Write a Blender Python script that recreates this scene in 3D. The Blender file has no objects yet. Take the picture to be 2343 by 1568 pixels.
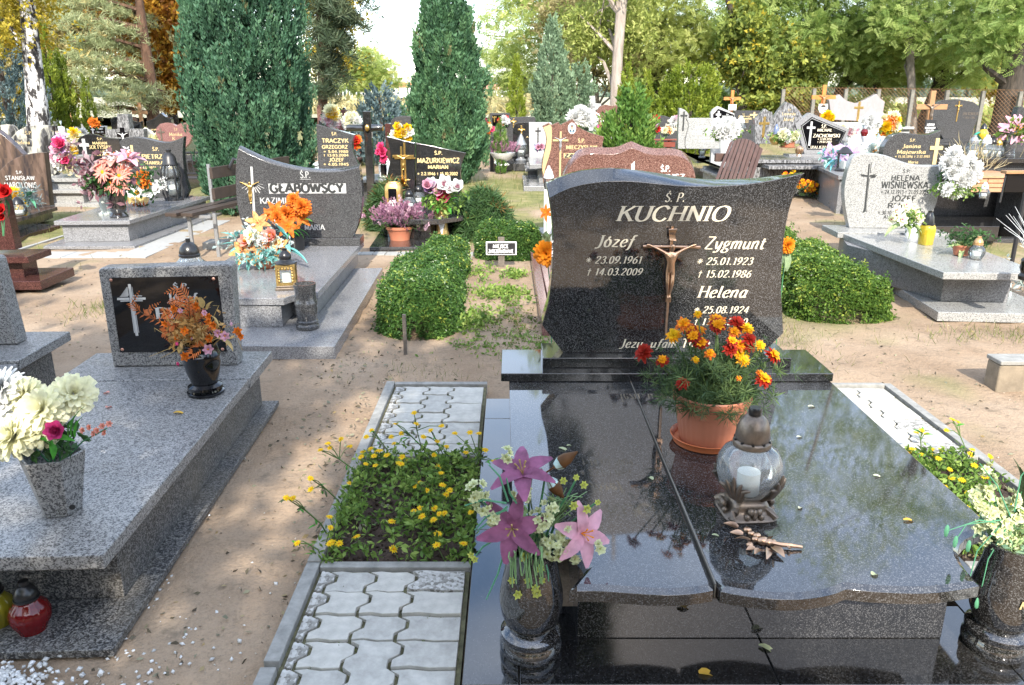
import bpy,math,random
import numpy as np
from mathutils import Vector,Matrix
random.seed(7); RNG=np.random.default_rng(7)
R=math.radians; PI=math.pi
SC=bpy.context.scene; COL=SC.collection

# ------------------------------------------------------------------ camera, sky, sun, exposure
CAM_H=1.75; FPX=1786.0; PITCH=math.atan((784-226)/FPX)
cd=bpy.data.cameras.new('camera'); cd.sensor_fit='HORIZONTAL'; cd.sensor_width=23.6
cd.lens=FPX/2342*23.6; cd.clip_start=0.05; cd.clip_end=3000
cam=bpy.data.objects.new('camera',cd); COL.objects.link(cam)
cam.location=(0,0,CAM_H); cam.rotation_euler=(PI/2-PITCH,0,0); SC.camera=cam
SUN_EL=R(36); SUN_AZ=R(4)          # azimuth: 0 = straight behind the camera, + = to its right
W=bpy.data.worlds.new('World'); SC.world=W; W.use_nodes=True
nt=W.node_tree; bg=nt.nodes['Background']; sk=nt.nodes.new('ShaderNodeTexSky')
sk.sky_type='NISHITA'; sk.sun_disc=False; sk.sun_elevation=SUN_EL; sk.sun_rotation=PI-SUN_AZ
sk.air_density=1.1; sk.dust_density=1.0; sk.ozone_density=1.2
tcw=nt.nodes.new('ShaderNodeTexCoord'); mpw=nt.nodes.new('ShaderNodeMapping'); mpw.inputs['Scale'].default_value=(1,1,2.2); cn=nt.nodes.new('ShaderNodeTexNoise')
cn.inputs['Scale'].default_value=1.9; cn.inputs['Detail'].default_value=7; crm=nt.nodes.new('ShaderNodeValToRGB'); crm.color_ramp.elements[0].position=.39; crm.color_ramp.elements[1].position=.72; crm.color_ramp.elements[1].color=(.7,.7,.7,1)
cmx=nt.nodes.new('ShaderNodeMix'); cmx.data_type='RGBA'; cmx.inputs[7].default_value=(6.5,6.7,7.0,1)     # thin white cloud over the clear sky
nt.links.new(tcw.outputs['Generated'],mpw.inputs[0]); nt.links.new(mpw.outputs[0],cn.inputs['Vector']); nt.links.new(cn.outputs['Fac'],crm.inputs[0]); nt.links.new(crm.outputs[0],cmx.inputs[0]); nt.links.new(sk.outputs[0],cmx.inputs[6])
nt.links.new(cmx.outputs[2],bg.inputs[0]); bg.inputs[1].default_value=0.15
sl=bpy.data.lights.new('sun','SUN'); sl.energy=2.5; sl.angle=R(0.53); sl.color=(1.0,0.93,0.82)
sun=bpy.data.objects.new('sun',sl); COL.objects.link(sun)
sdir=Vector((math.sin(SUN_AZ)*math.cos(SUN_EL),-math.cos(SUN_AZ)*math.cos(SUN_EL),math.sin(SUN_EL)))
sun.rotation_euler=sdir.to_track_quat('Z','Y').to_euler(); sun.location=sdir*40
SC.view_settings.view_transform='Standard'; SC.view_settings.look='None'
SC.view_settings.exposure=1.85; SC.view_settings.gamma=1.0; SC.view_settings.use_curve_mapping=False

# ------------------------------------------------------------------ measuring helpers (photo measurements -> metres)
_c,_s=math.cos(PITCH),math.sin(PITCH)
def ray(u,v):
    a=(u-1171)/FPX; b=(784-v)/FPX
    return Vector((a,_c+b*_s,-_s+b*_c))
def G(u,v,z=0.0):
    d=ray(u,v); t=(z-CAM_H)/d.z
    return Vector((d.x*t,d.y*t,z))
def AT(u,v,Y):
    d=ray(u,v); t=Y/d.y
    return Vector((d.x*t,Y,CAM_H+d.z*t))
class Frame:
    """local frame of a grave: x along its width, y away from the path, z up"""
    def __init__(s,x,y,yaw=0.0,z=0.0):
        s.o=Vector((x,y,z)); s.yaw=yaw; s.ca,s.sa=math.cos(yaw),math.sin(yaw)
    def px(s,u,v,ly=0.0):
        d=ray(u,v); n=Vector((-s.sa,s.ca,0)); p=s.o+n*ly
        t=n.dot(p-Vector((0,0,CAM_H)))/n.dot(d)
        w=Vector((0,0,CAM_H))+d*t-s.o
        return (w.x*s.ca+w.y*s.sa,w.z)
    def loc(s,p):
        w=Vector(p)-s.o
        return Vector((w.x*s.ca+w.y*s.sa,-w.x*s.sa+w.y*s.ca,w.z))
    def world(s,x,y,z):
        return Vector((s.o.x+x*s.ca-y*s.sa,s.o.y+x*s.sa+y*s.ca,s.o.z+z))

# ------------------------------------------------------------------ mesh helpers
class MB:
    def __init__(s):s.v=[]; s.f=[]; s.m=[]; s.cur=0
    def add(s,vs,fs):
        b=len(s.v); s.v += [tuple(p) for p in vs]
        for f in fs:s.f.append(tuple(b+i for i in f)); s.m.append(s.cur)
        return s
    def box(s,x0,x1,y0,y1,z0,z1):
        v=[(x0,y0,z0),(x1,y0,z0),(x1,y1,z0),(x0,y1,z0),(x0,y0,z1),(x1,y0,z1),(x1,y1,z1),(x0,y1,z1)]
        return s.add(v,[(3,2,1,0),(4,5,6,7),(0,1,5,4),(1,2,6,5),(2,3,7,6),(3,0,4,7)])
    def prism(s,pts,a0,a1,axis='y'):
        """outline of 2-D points extruded along an axis; 'y': points are (x, z); 'z': points are (x, y)"""
        ar=sum(pts[i][0]*pts[(i+1) % len(pts)][1]-pts[(i+1) % len(pts)][0]*pts[i][1] for i in range(len(pts)))
        if ar < 0:pts=pts[::-1]
        n=len(pts)
        if axis == 'y':
            v=[(p[0],a0,p[1]) for p in pts]+[(p[0],a1,p[1]) for p in pts]
            f=[tuple(range(n)),tuple(range(2*n-1,n-1,-1))]+[(i,n+i,n+(i+1) % n,(i+1) % n) for i in range(n)]
        else:
            v=[(p[0],p[1],a0) for p in pts]+[(p[0],p[1],a1) for p in pts]
            f=[tuple(range(n-1,-1,-1)),tuple(range(n,2*n))]+[(i,(i+1) % n,n+(i+1) % n,n+i) for i in range(n)]
        return s.add(v,f)
    def lathe(s,prof,seg=24,c=(0,0,0),flute=0.0,nfl=0,cap=True,sq=None):
        """profile of (radius, height); flute ripples the radius; sq = superellipse exponent for square-ish bodies"""
        n=len(prof); v=[]
        for (r,z) in prof:
            for k in range(seg):
                a=2*PI*k/seg; rr=r
                if flute:rr=r*(1+flute*math.cos(nfl*a))
                if sq:rr=r/(abs(math.cos(a)) ** sq+abs(math.sin(a)) ** sq) ** (1/sq)
                v.append((c[0]+rr*math.cos(a),c[1]+rr*math.sin(a),c[2]+z))
        f=[]
        for i in range(n-1):
            for k in range(seg):
                k2=(k+1) % seg
                f.append((i*seg+k,i*seg+k2,(i+1)*seg+k2,(i+1)*seg+k))
        if cap:
            if prof[0][0] > 1e-4:f.append(tuple(range(seg-1,-1,-1)))
            if prof[-1][0] > 1e-4:f.append(tuple((n-1)*seg+k for k in range(seg)))
        return s.add(v,f)
    def tube(s,pts,rad,seg=6):
        pts=[Vector(p) for p in pts]; n=len(pts)
        rad=list(rad) if isinstance(rad,(list,tuple)) else [rad]*n
        if len(rad) != n:rad=[rad[min(len(rad)-1,int(i*(len(rad)-1)/(n-1)+.5))] for i in range(n)]
        v=[]; ref=Vector((0.13,0.31,0.94))
        for i,p in enumerate(pts):
            t=(pts[min(i+1,n-1)]-pts[max(i-1,0)])
            t=t.normalized() if t.length > 1e-9 else Vector((0,0,1))
            if abs(t.dot(ref)) > .97:ref=Vector((1,0,0))
            a=t.cross(ref).normalized(); b=a.cross(t); 
            for k in range(seg):
                q=2*PI*k/seg; v.append(p+(a*math.cos(q)+b*math.sin(q))*rad[i])
        f=[(i*seg+k,(i+1)*seg+k,(i+1)*seg+(k+1) % seg,i*seg+(k+1) % seg) for i in range(n-1) for k in range(seg)]
        f += [tuple(range(seg)),tuple((n-1)*seg+k for k in range(seg-1,-1,-1))]
        return s.add(v,f)
    def blob(s,c,r,seg=8,rings=5):
        r=r if isinstance(r,(tuple,list)) else (r,r,r)
        prof=[(math.sin(PI*i/rings),-math.cos(PI*i/rings)) for i in range(rings+1)]
        b=len(s.v); s.lathe([(max(p[0],1e-3),p[1]) for p in prof],seg)
        for i in range(b,len(s.v)):
            p=s.v[i]; s.v[i]=(c[0]+p[0]*r[0],c[1]+p[1]*r[1],c[2]+p[2]*r[2])
        return s
    def xf(s,M,start=0):
        for i in range(start,len(s.v)):s.v[i]=tuple(M @ Vector(s.v[i]))
        return s
    def mesh(s,name,mats,smooth=35):
        me=bpy.data.meshes.new(name); me.from_pydata(s.v,[],s.f)
        for m in (mats if isinstance(mats,(list,tuple)) else [mats]):me.materials.append(m)
        if any(s.m):me.polygons.foreach_set('material_index',s.m)
        if smooth:
            me.polygons.foreach_set('use_smooth',[True]*len(s.f)); me.set_sharp_from_angle(angle=R(smooth))
        me.update(); return me
    def build(s,name,mats,parent=None,bev=0.0,smooth=35,loc=None,rot=None,label=None,seg=2):
        return link(name,s.mesh(name,mats,smooth),parent,bev,loc,rot,label,seg)
def link(name,me,parent=None,bev=0.0,loc=None,rot=None,label=None,seg=2):
    o=bpy.data.objects.new(name,me); COL.objects.link(o)
    if parent is not None:o.parent=parent
    if loc is not None:o.location=loc
    if rot is not None:o.rotation_euler=rot
    if bev:
        b=o.modifiers.new('bevel','BEVEL'); b.width=bev; b.segments=seg; b.limit_method='ANGLE'; b.angle_limit=R(40)
        b.harden_normals=True
    if label:o['label']=label
    return o
def tag(o,label=None,cat=None,group=None,kind=None):
    if label:o['label']=label
    if cat:o['category']=cat
    if group:o['group']=group
    if kind:o['kind']=kind
    return o
def T(name,label,cat,loc=(0,0,0),rz=0.0,group=None):
    o=bpy.data.objects.new(name,None); COL.objects.link(o); o.empty_display_size=.1
    o.location=loc; o.rotation_euler=(0,0,rz)
    return tag(o,label,cat,group)
def TF(name,label,cat,fr,group=None):return T(name,label,cat,fr.o,fr.yaw,group)
def dup(root,loc,rz=0.0,label=None,scale=1.0):
    c=root.copy(); COL.objects.link(c); c.location=loc; c.rotation_euler=(0,0,rz); c.scale=(scale,)*3
    if label:c['label']=label
    def rec(a,b):
        for ch in a.children:
            d=ch.copy(); COL.objects.link(d); d.parent=b; rec(ch,d)
    rec(root,c); return c
def npmesh(name,V,F,mats,rnd=None,smooth=False):
    me=bpy.data.meshes.new(name); n=len(V); k=F.shape[1]
    me.vertices.add(n); me.vertices.foreach_set('co',np.ascontiguousarray(V,dtype=np.float32).ravel())
    me.loops.add(F.size); me.loops.foreach_set('vertex_index',np.ascontiguousarray(F,dtype=np.int32).ravel())
    me.polygons.add(len(F)); me.polygons.foreach_set('loop_start',np.arange(0,F.size,k,dtype=np.int32))
    if smooth:me.polygons.foreach_set('use_smooth',np.ones(len(F),dtype=bool))
    me.update(calc_edges=True)
    for m in (mats if isinstance(mats,(list,tuple)) else [mats]):me.materials.append(m)
    if rnd is not None:
        a=me.attributes.new('rnd','FLOAT','POINT'); a.data.foreach_set('value',np.ascontiguousarray(rnd,dtype=np.float32))
    me.validate(); return me
def frames(d,spin=None,rng=RNG):
    """rotation matrices whose z column is d, spun at random about it"""
    d=np.asarray(d,float); d=d/(np.linalg.norm(d,axis=1,keepdims=True)+1e-9); n=len(d)
    ref=np.where(np.abs(d[:,2:3]) < .95,np.array([[0,0,1.]]),np.array([[1.,0,0]]))
    x=np.cross(ref,d); x/=np.linalg.norm(x,axis=1,keepdims=True); y=np.cross(d,x)
    a=rng.uniform(0,2*PI,n) if spin is None else np.broadcast_to(spin,(n,))
    ca,sa=np.cos(a)[:,None],np.sin(a)[:,None]
    return np.stack([x*ca+y*sa,-x*sa+y*ca,d],axis=2)
def scat(name,tmpl,pos,M,size,mats,parent=None,smooth=False,rng=RNG,rnd=None):
    tv,tf=tmpl; tv=np.asarray(tv,float); tf=np.asarray(tf,int); n=len(pos)
    size=np.broadcast_to(np.asarray(size,float),(n,))
    V=np.einsum('nij,kj->nki',M,tv)*size[:,None,None]+np.asarray(pos)[:,None,:]
    F=tf[None]+(np.arange(n)*len(tv))[:,None,None]
    r=rng.uniform(0,1,n) if rnd is None else rnd
    me=npmesh(name,V.reshape(-1,3),F.reshape(-1,tf.shape[1]),mats,np.repeat(r,len(tv)),smooth)
    return link(name,me,parent)
def udirs(n,rng=RNG):
    d=rng.normal(size=(n,3)); return d/np.linalg.norm(d,axis=1,keepdims=True)
# leaf templates lie in x-z: the leaf grows along z, its face looks along y
LEAF=([(0,0,0),(.22,.04,.35),(0,0,.5),(-.22,.04,.35),(0,-.06,1.0)],[(0,1,2,3),(3,2,1,4)])
LEAF=([(0,0,0),(.24,.05,.45),(0,-.04,1.0),(-.24,.05,.45)],[(0,1,2,3)])
NEEDLE=([(-.03,0,0),(.03,0,0),(.02,.0,1.0),(-.02,0,1.0)],[(0,1,2,3)])
BLADE=([(-.03,0,0),(.03,0,0),(.022,.12,.6),(-.022,.12,.6),(0.002,.35,1.0),(-.002,.35,1.0)],[(0,1,2,3),(3,2,4,5)])
def plume(n=26,spread=.24,rng=None,L=.30,w=.05):
    """feathery upright conifer spray, unit length along z"""
    rng=rng or np.random.default_rng(3); V=[]; F=[]
    for i in range(n):
        z=rng.uniform(0,.85); a=rng.uniform(0,2*PI); r=spread*(1-z)*.5
        b=np.array([r*math.cos(a)*.6,r*math.sin(a)*.6,z])
        d=np.array([math.cos(a)*.55,math.sin(a)*.55,1.0]); d/=np.linalg.norm(d)
        t=np.cross(d,rng.normal(size=3)); t/=np.linalg.norm(t); l=L*rng.uniform(.7,1.2)
        k=len(V); V += [b,b+d*l*.5+t*w,b+d*l,b+d*l*.5-t*w]; F.append((k,k+1,k+2,k+3))
    return (np.array(V),np.array(F))
def cluster(n=6,rng=None,asp=.5,flat=.6):
    """a sprig of several leaves"""
    rng=rng or np.random.default_rng(5); V=[]; F=[]
    for i in range(n):
        d=rng.normal(size=3)*np.array([1,1,flat]); d/=np.linalg.norm(d)
        t=np.cross(d,rng.normal(size=3)); t/=np.linalg.norm(t); k=len(V)
        o=d*.12
        V += [o,o+d*.45+t*asp*.45,o+d*.9,o+d*.45-t*asp*.45]; F.append((k,k+1,k+2,k+3))
    return (np.array(V),np.array(F))
def pinna(n=7):
    """one pinnate leaf: pairs of leaflets along a stalk"""
    V=[]; F=[]
    for i in range(n):
        for sgn in (-1,1):
            z=.08+.85*i/n; l=.30*(1-.45*i/n); k=len(V)
            b=np.array([0,0,z]); d=np.array([sgn*.9,.15*((i % 2)-.5),.45]); d/=np.linalg.norm(d); t=np.array([-.4*sgn,0,.9]) 
            V += [b,b+d*l*.5+t*.055,b+d*l,b+d*l*.5-t*.055]; F.append((k,k+1,k+2,k+3))
    return (np.array(V),np.array(F))
def vnoise(x,y,seed=0):
    xi=np.floor(x).astype(int); yi=np.floor(y).astype(int); fx=x-xi; fy=y-yi
    fx=fx*fx*(3-2*fx); fy=fy*fy*(3-2*fy)
    def h(a,b):
        n=(a*374761393+b*668265263+seed*1442695) & 0x7fffffff
        n=((n ^ (n >> 13))*1274126177) & 0x7fffffff
        return ((n ^ (n >> 16)) & 0xffff)/65535.0
    return (h(xi,yi)*(1-fx)+h(xi+1,yi)*fx)*(1-fy)+(h(xi,yi+1)*(1-fx)+h(xi+1,yi+1)*fx)*fy

# ------------------------------------------------------------------ materials
def mat(name):
    m=bpy.data.materials.new(name); m.use_nodes=True
    n=m.node_tree.nodes; return m,n,m.node_tree.links,n['Principled BSDF']
def ramp(n,stops,mode='LINEAR'):
    r=n.new('ShaderNodeValToRGB'); r.color_ramp.interpolation=mode; e=r.color_ramp.elements
    e[0].position,e[0].color=stops[0][0],(*stops[0][1],1); e[1].position,e[1].color=stops[-1][0],(*stops[-1][1],1)
    for p,c in stops[1:-1]:
        q=e.new(p); q.color=(*c,1)
    return r
def tex(n,l,kind,scale,coord='Object',**kw):
    tc=n.new('ShaderNodeTexCoord'); t=n.new(kind); l.new(tc.outputs[coord],t.inputs['Vector'])
    t.inputs['Scale'].default_value=scale
    for k,v in kw.items():
        if k in t.inputs:t.inputs[k].default_value=v
        else:setattr(t,k,v)
    return t
def g3(v):return (v,v,v*1.02)
def plain(name,col,rough=.5,metal=0.0,var=.12,scale=30,bump=0.0,spec=.5):
    m,n,l,p=mat(name); p.inputs['Roughness'].default_value=rough; p.inputs['Metallic'].default_value=metal
    p.inputs['Specular IOR Level'].default_value=spec
    t=tex(n,l,'ShaderNodeTexNoise',scale,Detail=6.0,Roughness=.65)
    a=tuple(c*(1-var) for c in col); b=tuple(min(1,c*(1+var)) for c in col)
    r=ramp(n,[(.3,a),(.7,b)]); l.new(t.outputs['Fac'],r.inputs[0]); l.new(r.outputs[0],p.inputs['Base Color'])
    if bump:
        bn=n.new('ShaderNodeBump'); bn.inputs['Strength'].default_value=bump; bn.inputs['Distance'].default_value=.01
        l.new(t.outputs['Fac'],bn.inputs['Height']); l.new(bn.outputs[0],p.inputs['Normal'])
    return m
def granite(name,stops,scale,rough=.12,big=0.25,spec=.5,dirt=0.0,stretch=None,coat=0.0,ior=1.5):
    """polished stone: crystal grains (Voronoi cells) over a softer cloud of tone"""
    m,n,l,p=mat(name)
    tc=n.new('ShaderNodeTexCoord'); mp=n.new('ShaderNodeMapping'); l.new(tc.outputs['Object'],mp.inputs[0])
    if stretch:mp.inputs['Scale'].default_value=stretch; mp.inputs['Rotation'].default_value=(0,R(35),0)
    vo=n.new('ShaderNodeTexVoronoi'); vo.inputs['Scale'].default_value=scale; l.new(mp.outputs[0],vo.inputs['Vector'])
    sx=n.new('ShaderNodeSeparateColor'); l.new(vo.outputs['Color'],sx.inputs[0])
    no=n.new('ShaderNodeTexNoise'); no.inputs['Scale'].default_value=scale*.35; no.inputs['Detail'].default_value=3; l.new(mp.outputs[0],no.inputs['Vector'])
    mx=n.new('ShaderNodeMix'); mx.data_type='FLOAT'; mx.inputs[0].default_value=big
    l.new(sx.outputs[0],mx.inputs[2]); l.new(no.outputs['Fac'],mx.inputs[3])
    r=ramp(n,stops); l.new(mx.outputs[0],r.inputs[0]); out=r.outputs[0]
    d=n.new('ShaderNodeTexNoise'); d.inputs['Scale'].default_value=3.0; d.inputs['Detail'].default_value=8; l.new(tc.outputs['Object'],d.inputs['Vector'])
    if dirt:
        dr=ramp(n,[(.45,(0,0,0)),(.75,(dirt,)*3)]); l.new(d.outputs['Fac'],dr.inputs[0])
        mc=n.new('ShaderNodeMix'); mc.data_type='RGBA'; l.new(dr.outputs[0],mc.inputs[0]); l.new(out,mc.inputs[6]); mc.inputs[7].default_value=(.16,.13,.09,1); out=mc.outputs[2]
    l.new(out,p.inputs['Base Color'])
    rr=ramp(n,[(.3,(rough*.75,)*3),(.75,(rough*1.5+.02,)*3)]); l.new(d.outputs['Fac'],rr.inputs[0]); l.new(rr.outputs[0],p.inputs['Roughness'])
    p.inputs['IOR'].default_value=ior; p.inputs['Specular IOR Level'].default_value=spec; p.inputs['Coat Weight'].default_value=coat; p.inputs['Coat Roughness'].default_value=.03
    return m
def leafmat(name,stops,transl=.35,rough=.55,tcol=None):
    m,n,l,p=mat(name); at=n.new('ShaderNodeAttribute'); at.attribute_name='rnd'
    r=ramp(n,stops); l.new(at.outputs['Fac'],r.inputs[0]); l.new(r.outputs[0],p.inputs['Base Color'])
    p.inputs['Roughness'].default_value=rough; p.inputs['Specular IOR Level'].default_value=.3
    if transl:
        tr=n.new('ShaderNodeBsdfTranslucent'); mx=n.new('ShaderNodeMixShader'); mx.inputs[0].default_value=transl
        l.new(r.outputs[0],tr.inputs[0]); l.new(p.outputs[0],mx.inputs[1]); l.new(tr.outputs[0],mx.inputs[2])
        l.new(mx.outputs[0],n['Material Output'].inputs[0])
    return m
def glassmat(name,col=(1,1,1),tint=.0,rough=.03,alpha=.8):
    """thin blown glass: fresnel reflections over a tinted see-through wall"""
    m,n,l,p=mat(name); n.remove(p)
    tr=n.new('ShaderNodeBsdfTransparent'); tr.inputs[0].default_value=(*[1-(1-c)*1 for c in col],1)
    gl=n.new('ShaderNodeBsdfGlossy'); gl.inputs['Roughness'].default_value=rough
    df=n.new('ShaderNodeBsdfDiffuse'); df.inputs[0].default_value=(*col,1)
    m1=n.new('ShaderNodeMixShader'); m1.inputs[0].default_value=1-alpha; l.new(tr.outputs[0],m1.inputs[1]); l.new(df.outputs[0],m1.inputs[2])
    fr=n.new('ShaderNodeFresnel'); fr.inputs[0].default_value=1.6
    m2=n.new('ShaderNodeMixShader'); l.new(fr.outputs[0],m2.inputs[0]); l.new(m1.outputs[0],m2.inputs[1]); l.new(gl.outputs[0],m2.inputs[2])
    l.new(m2.outputs[0],n['Material Output'].inputs[0]); return m
def barkmat(name,a,b,scale=14,birch=False):
    m,n,l,p=mat(name); tc=n.new('ShaderNodeTexCoord'); mp=n.new('ShaderNodeMapping'); l.new(tc.outputs['Object'],mp.inputs[0])
    mp.inputs['Scale'].default_value=(1,1,.45) if birch else (1,1,.18)
    t=n.new('ShaderNodeTexNoise'); t.inputs['Scale'].default_value=scale; t.inputs['Detail'].default_value=8; t.inputs['Roughness'].default_value=.7
    l.new(mp.outputs[0],t.inputs[0]); r=ramp(n,[(.47,a),(.53,b)] if birch else [(.35,a),(.65,b)]); l.new(t.outputs['Fac'],r.inputs[0])
    l.new(r.outputs[0],p.inputs['Base Color']); p.inputs['Roughness'].default_value=.9
    bn=n.new('ShaderNodeBump'); bn.inputs['Strength'].default_value=.8; bn.inputs['Distance'].default_value=.04
    l.new(t.outputs['Fac'],bn.inputs['Height']); l.new(bn.outputs[0],p.inputs['Normal']); return m
M={}
M['black']=granite('black_granite',[(.25,g3(.006)),(.5,g3(.013)),(.68,g3(.036)),(.85,g3(.115))],360,.035,.3,ior=1.95,coat=.0,dirt=.05)
M['black_fine']=granite('black_granite_fine',[(.3,g3(.005)),(.6,g3(.012)),(.9,g3(.055))],320,.045,.3,ior=1.95,coat=.0,dirt=.05)
M['jet']=plain('jet_black_glass',(.004,.004,.005),.04,spec=.55)
M['terrazzo']=granite('speckled_terrazzo',[(.37,g3(.04)),(.45,g3(.15)),(.54,(.25,.245,.235)),(.8,(.34,.33,.315))],230,.38,.62,dirt=.22)
M['terr_dark']=granite('speckled_terrazzo_weathered',[(.42,g3(.02)),(.52,g3(.10)),(.7,(.24,.23,.21))],215,.5,.62,dirt=.5)
M['grey']=granite('grey_granite',[(.25,g3(.09)),(.5,g3(.21)),(.75,g3(.30))],260,.16,.45)
M['greyrough']=granite('grey_granite_side',[(.25,g3(.07)),(.5,g3(.19)),(.75,g3(.30))],200,.3,.5)
M['dgrey']=granite('dark_grey_granite',[(.25,g3(.022)),(.55,g3(.055)),(.8,g3(.11))],260,.10,.35)
M['light']=granite('pale_granite',[(.22,g3(.10)),(.4,(.25,.25,.24)),(.7,(.35,.35,.335))],190,.2,.45)
M['white_st']=granite('white_marble',[(.3,(.30,.30,.30)),(.7,(.44,.44,.43))],60,.25,.7)
M['red']=granite('red_granite',[(.22,(.03,.018,.015)),(.42,(.125,.062,.048)),(.7,(.22,.122,.095))],150,.14,.45)
M['redfine']=granite('red_brown_granite',[(.25,(.065,.03,.023)),(.6,(.145,.070,.054)),(.92,(.31,.20,.165))],220,.14,.3)
M['pink']=granite('dusky_pink_granite',[(.25,(.12,.055,.05)),(.6,(.22,.11,.10)),(.9,(.3,.19,.17))],200,.15,.4)
M['maroon']=granite('maroon_granite',[(.25,(.025,.01,.009)),(.6,(.07,.026,.022)),(.9,(.13,.06,.05))],220,.14,.35)
M['brown']=granite('brown_streaked_granite',[(.36,(.035,.028,.028)),(.5,(.085,.058,.044)),(.64,(.13,.088,.07))],26,.14,.85,stretch=(1.0,1.0,.28))
M['veined']=granite('black_and_white_veined_stone',[(.40,g3(.02)),(.47,g3(.08)),(.55,(.34,.33,.28)),(.7,(.44,.43,.38))],22,.2,.8,stretch=(.7,1.2,.3))
M['lilac']=granite('pale_lilac_marble',[(.35,(.30,.26,.26)),(.6,(.26,.235,.23)),(.75,(.31,.285,.28))],24,.2,.8,stretch=(1,1,.5))
M['sprk']=granite('grey_flecked_granite',[(.3,g3(.05)),(.5,g3(.14)),(.7,g3(.26))],70,.2,.6,stretch=(1,1,.35))
M['gold']=plain('gold_paint',(.52,.40,.19),.45,0,.1,60)
M['goldm']=plain('gilt_metal',(.72,.48,.16),.28,1,.1,40)
M['bronze']=plain('polished_bronze',(.58,.37,.24),.30,1,.18,55,.15)
M['brass_old']=plain('old_bronze_plastic',(.17,.135,.105),.35,.6,.3,35,.2)
M['cream']=plain('cream_letter_paint',(.60,.53,.40),.5,0,.06,60)
M['silver']=plain('silver_letter_paint',(.42,.42,.41),.4,0,.08,60)
M['steel']=plain('galvanised_steel',(.32,.33,.34),.42,.6,.15,20)
M['wht']=plain('white_paint',(.7,.7,.69),.5,0,.05)
M['letdark']=plain('dark_letter_paint',(.02,.022,.022),.5)
M['blk']=plain('black_plastic',(.012,.012,.013),.28)
M['blkmetal']=plain('black_painted_metal',(.02,.02,.022),.4)
M['terra']=plain('terracotta_plastic',(.40,.145,.08),.5,0,.07,8)
M['terra_d']=plain('terracotta_saucer',(.52,.14,.045),.42,0,.05,8)
M['soil']=plain('dark_potting_soil',(.048,.031,.021),.95,0,.5,45,1.0)
M['candle']=plain('white_wax',(.82,.80,.74),.4,0,.03)
M['wood_d']=plain('dark_stained_wood',(.042,.028,.020),.6,0,.3,12,.3)
M['wood_g']=plain('weathered_grey_wood',(.13,.11,.09),.85,0,.35,14,.5)
M['wood_b']=plain('brown_stained_plank',(.075,.040,.031),.55,0,.2,12,.2)
M['wood_o']=plain('orange_varnished_wood',(.52,.17,.035),.45,0,.15,12)
M['wood_m']=plain('mid_brown_wood',(.30,.16,.07),.55,0,.2,12)
M['mahog']=plain('mahogany_paint',(.17,.038,.022),.4,0,.15,12)
M['conc']=plain('grey_concrete',(.25,.245,.225),.9,0,.28,18,.35)
M['paver']=plain('pale_concrete_paver',(.43,.415,.37),.9,0,.22,14,.5)
M['paver2']=plain('pale_concrete_paver_cool',(.375,.365,.33),.9,0,.24,18,.5)
M['paver_w']=granite('washed_aggregate_paver',[(.3,(.16,.15,.13)),(.5,(.36,.35,.32)),(.8,(.5,.49,.46))],85,.85,.5)
M['tile']=plain('pale_paving_tile',(.33,.33,.315),.7,0,.08,14)
M['brickpv']=plain('grey_paving_brick',(.27,.27,.25),.9,0,.2,20,.4)
M['brick']=plain('orange_brick',(.42,.22,.12),.85,0,.18,20,.4)
M['glass']=glassmat('clear_glass',(.90,.94,.95),alpha=.95)
M['glass_r']=glassmat('red_glass',(.17,.005,.007),alpha=.35)
M['glass_y']=glassmat('yellow_glass',(.80,.62,.06),alpha=.55)
M['glass_o']=glassmat('olive_glass',(.30,.26,.02),alpha=.35)
M['plate']=plain('brushed_gold_strip',(.50,.40,.20),.4,.3,.1,40)
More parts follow.
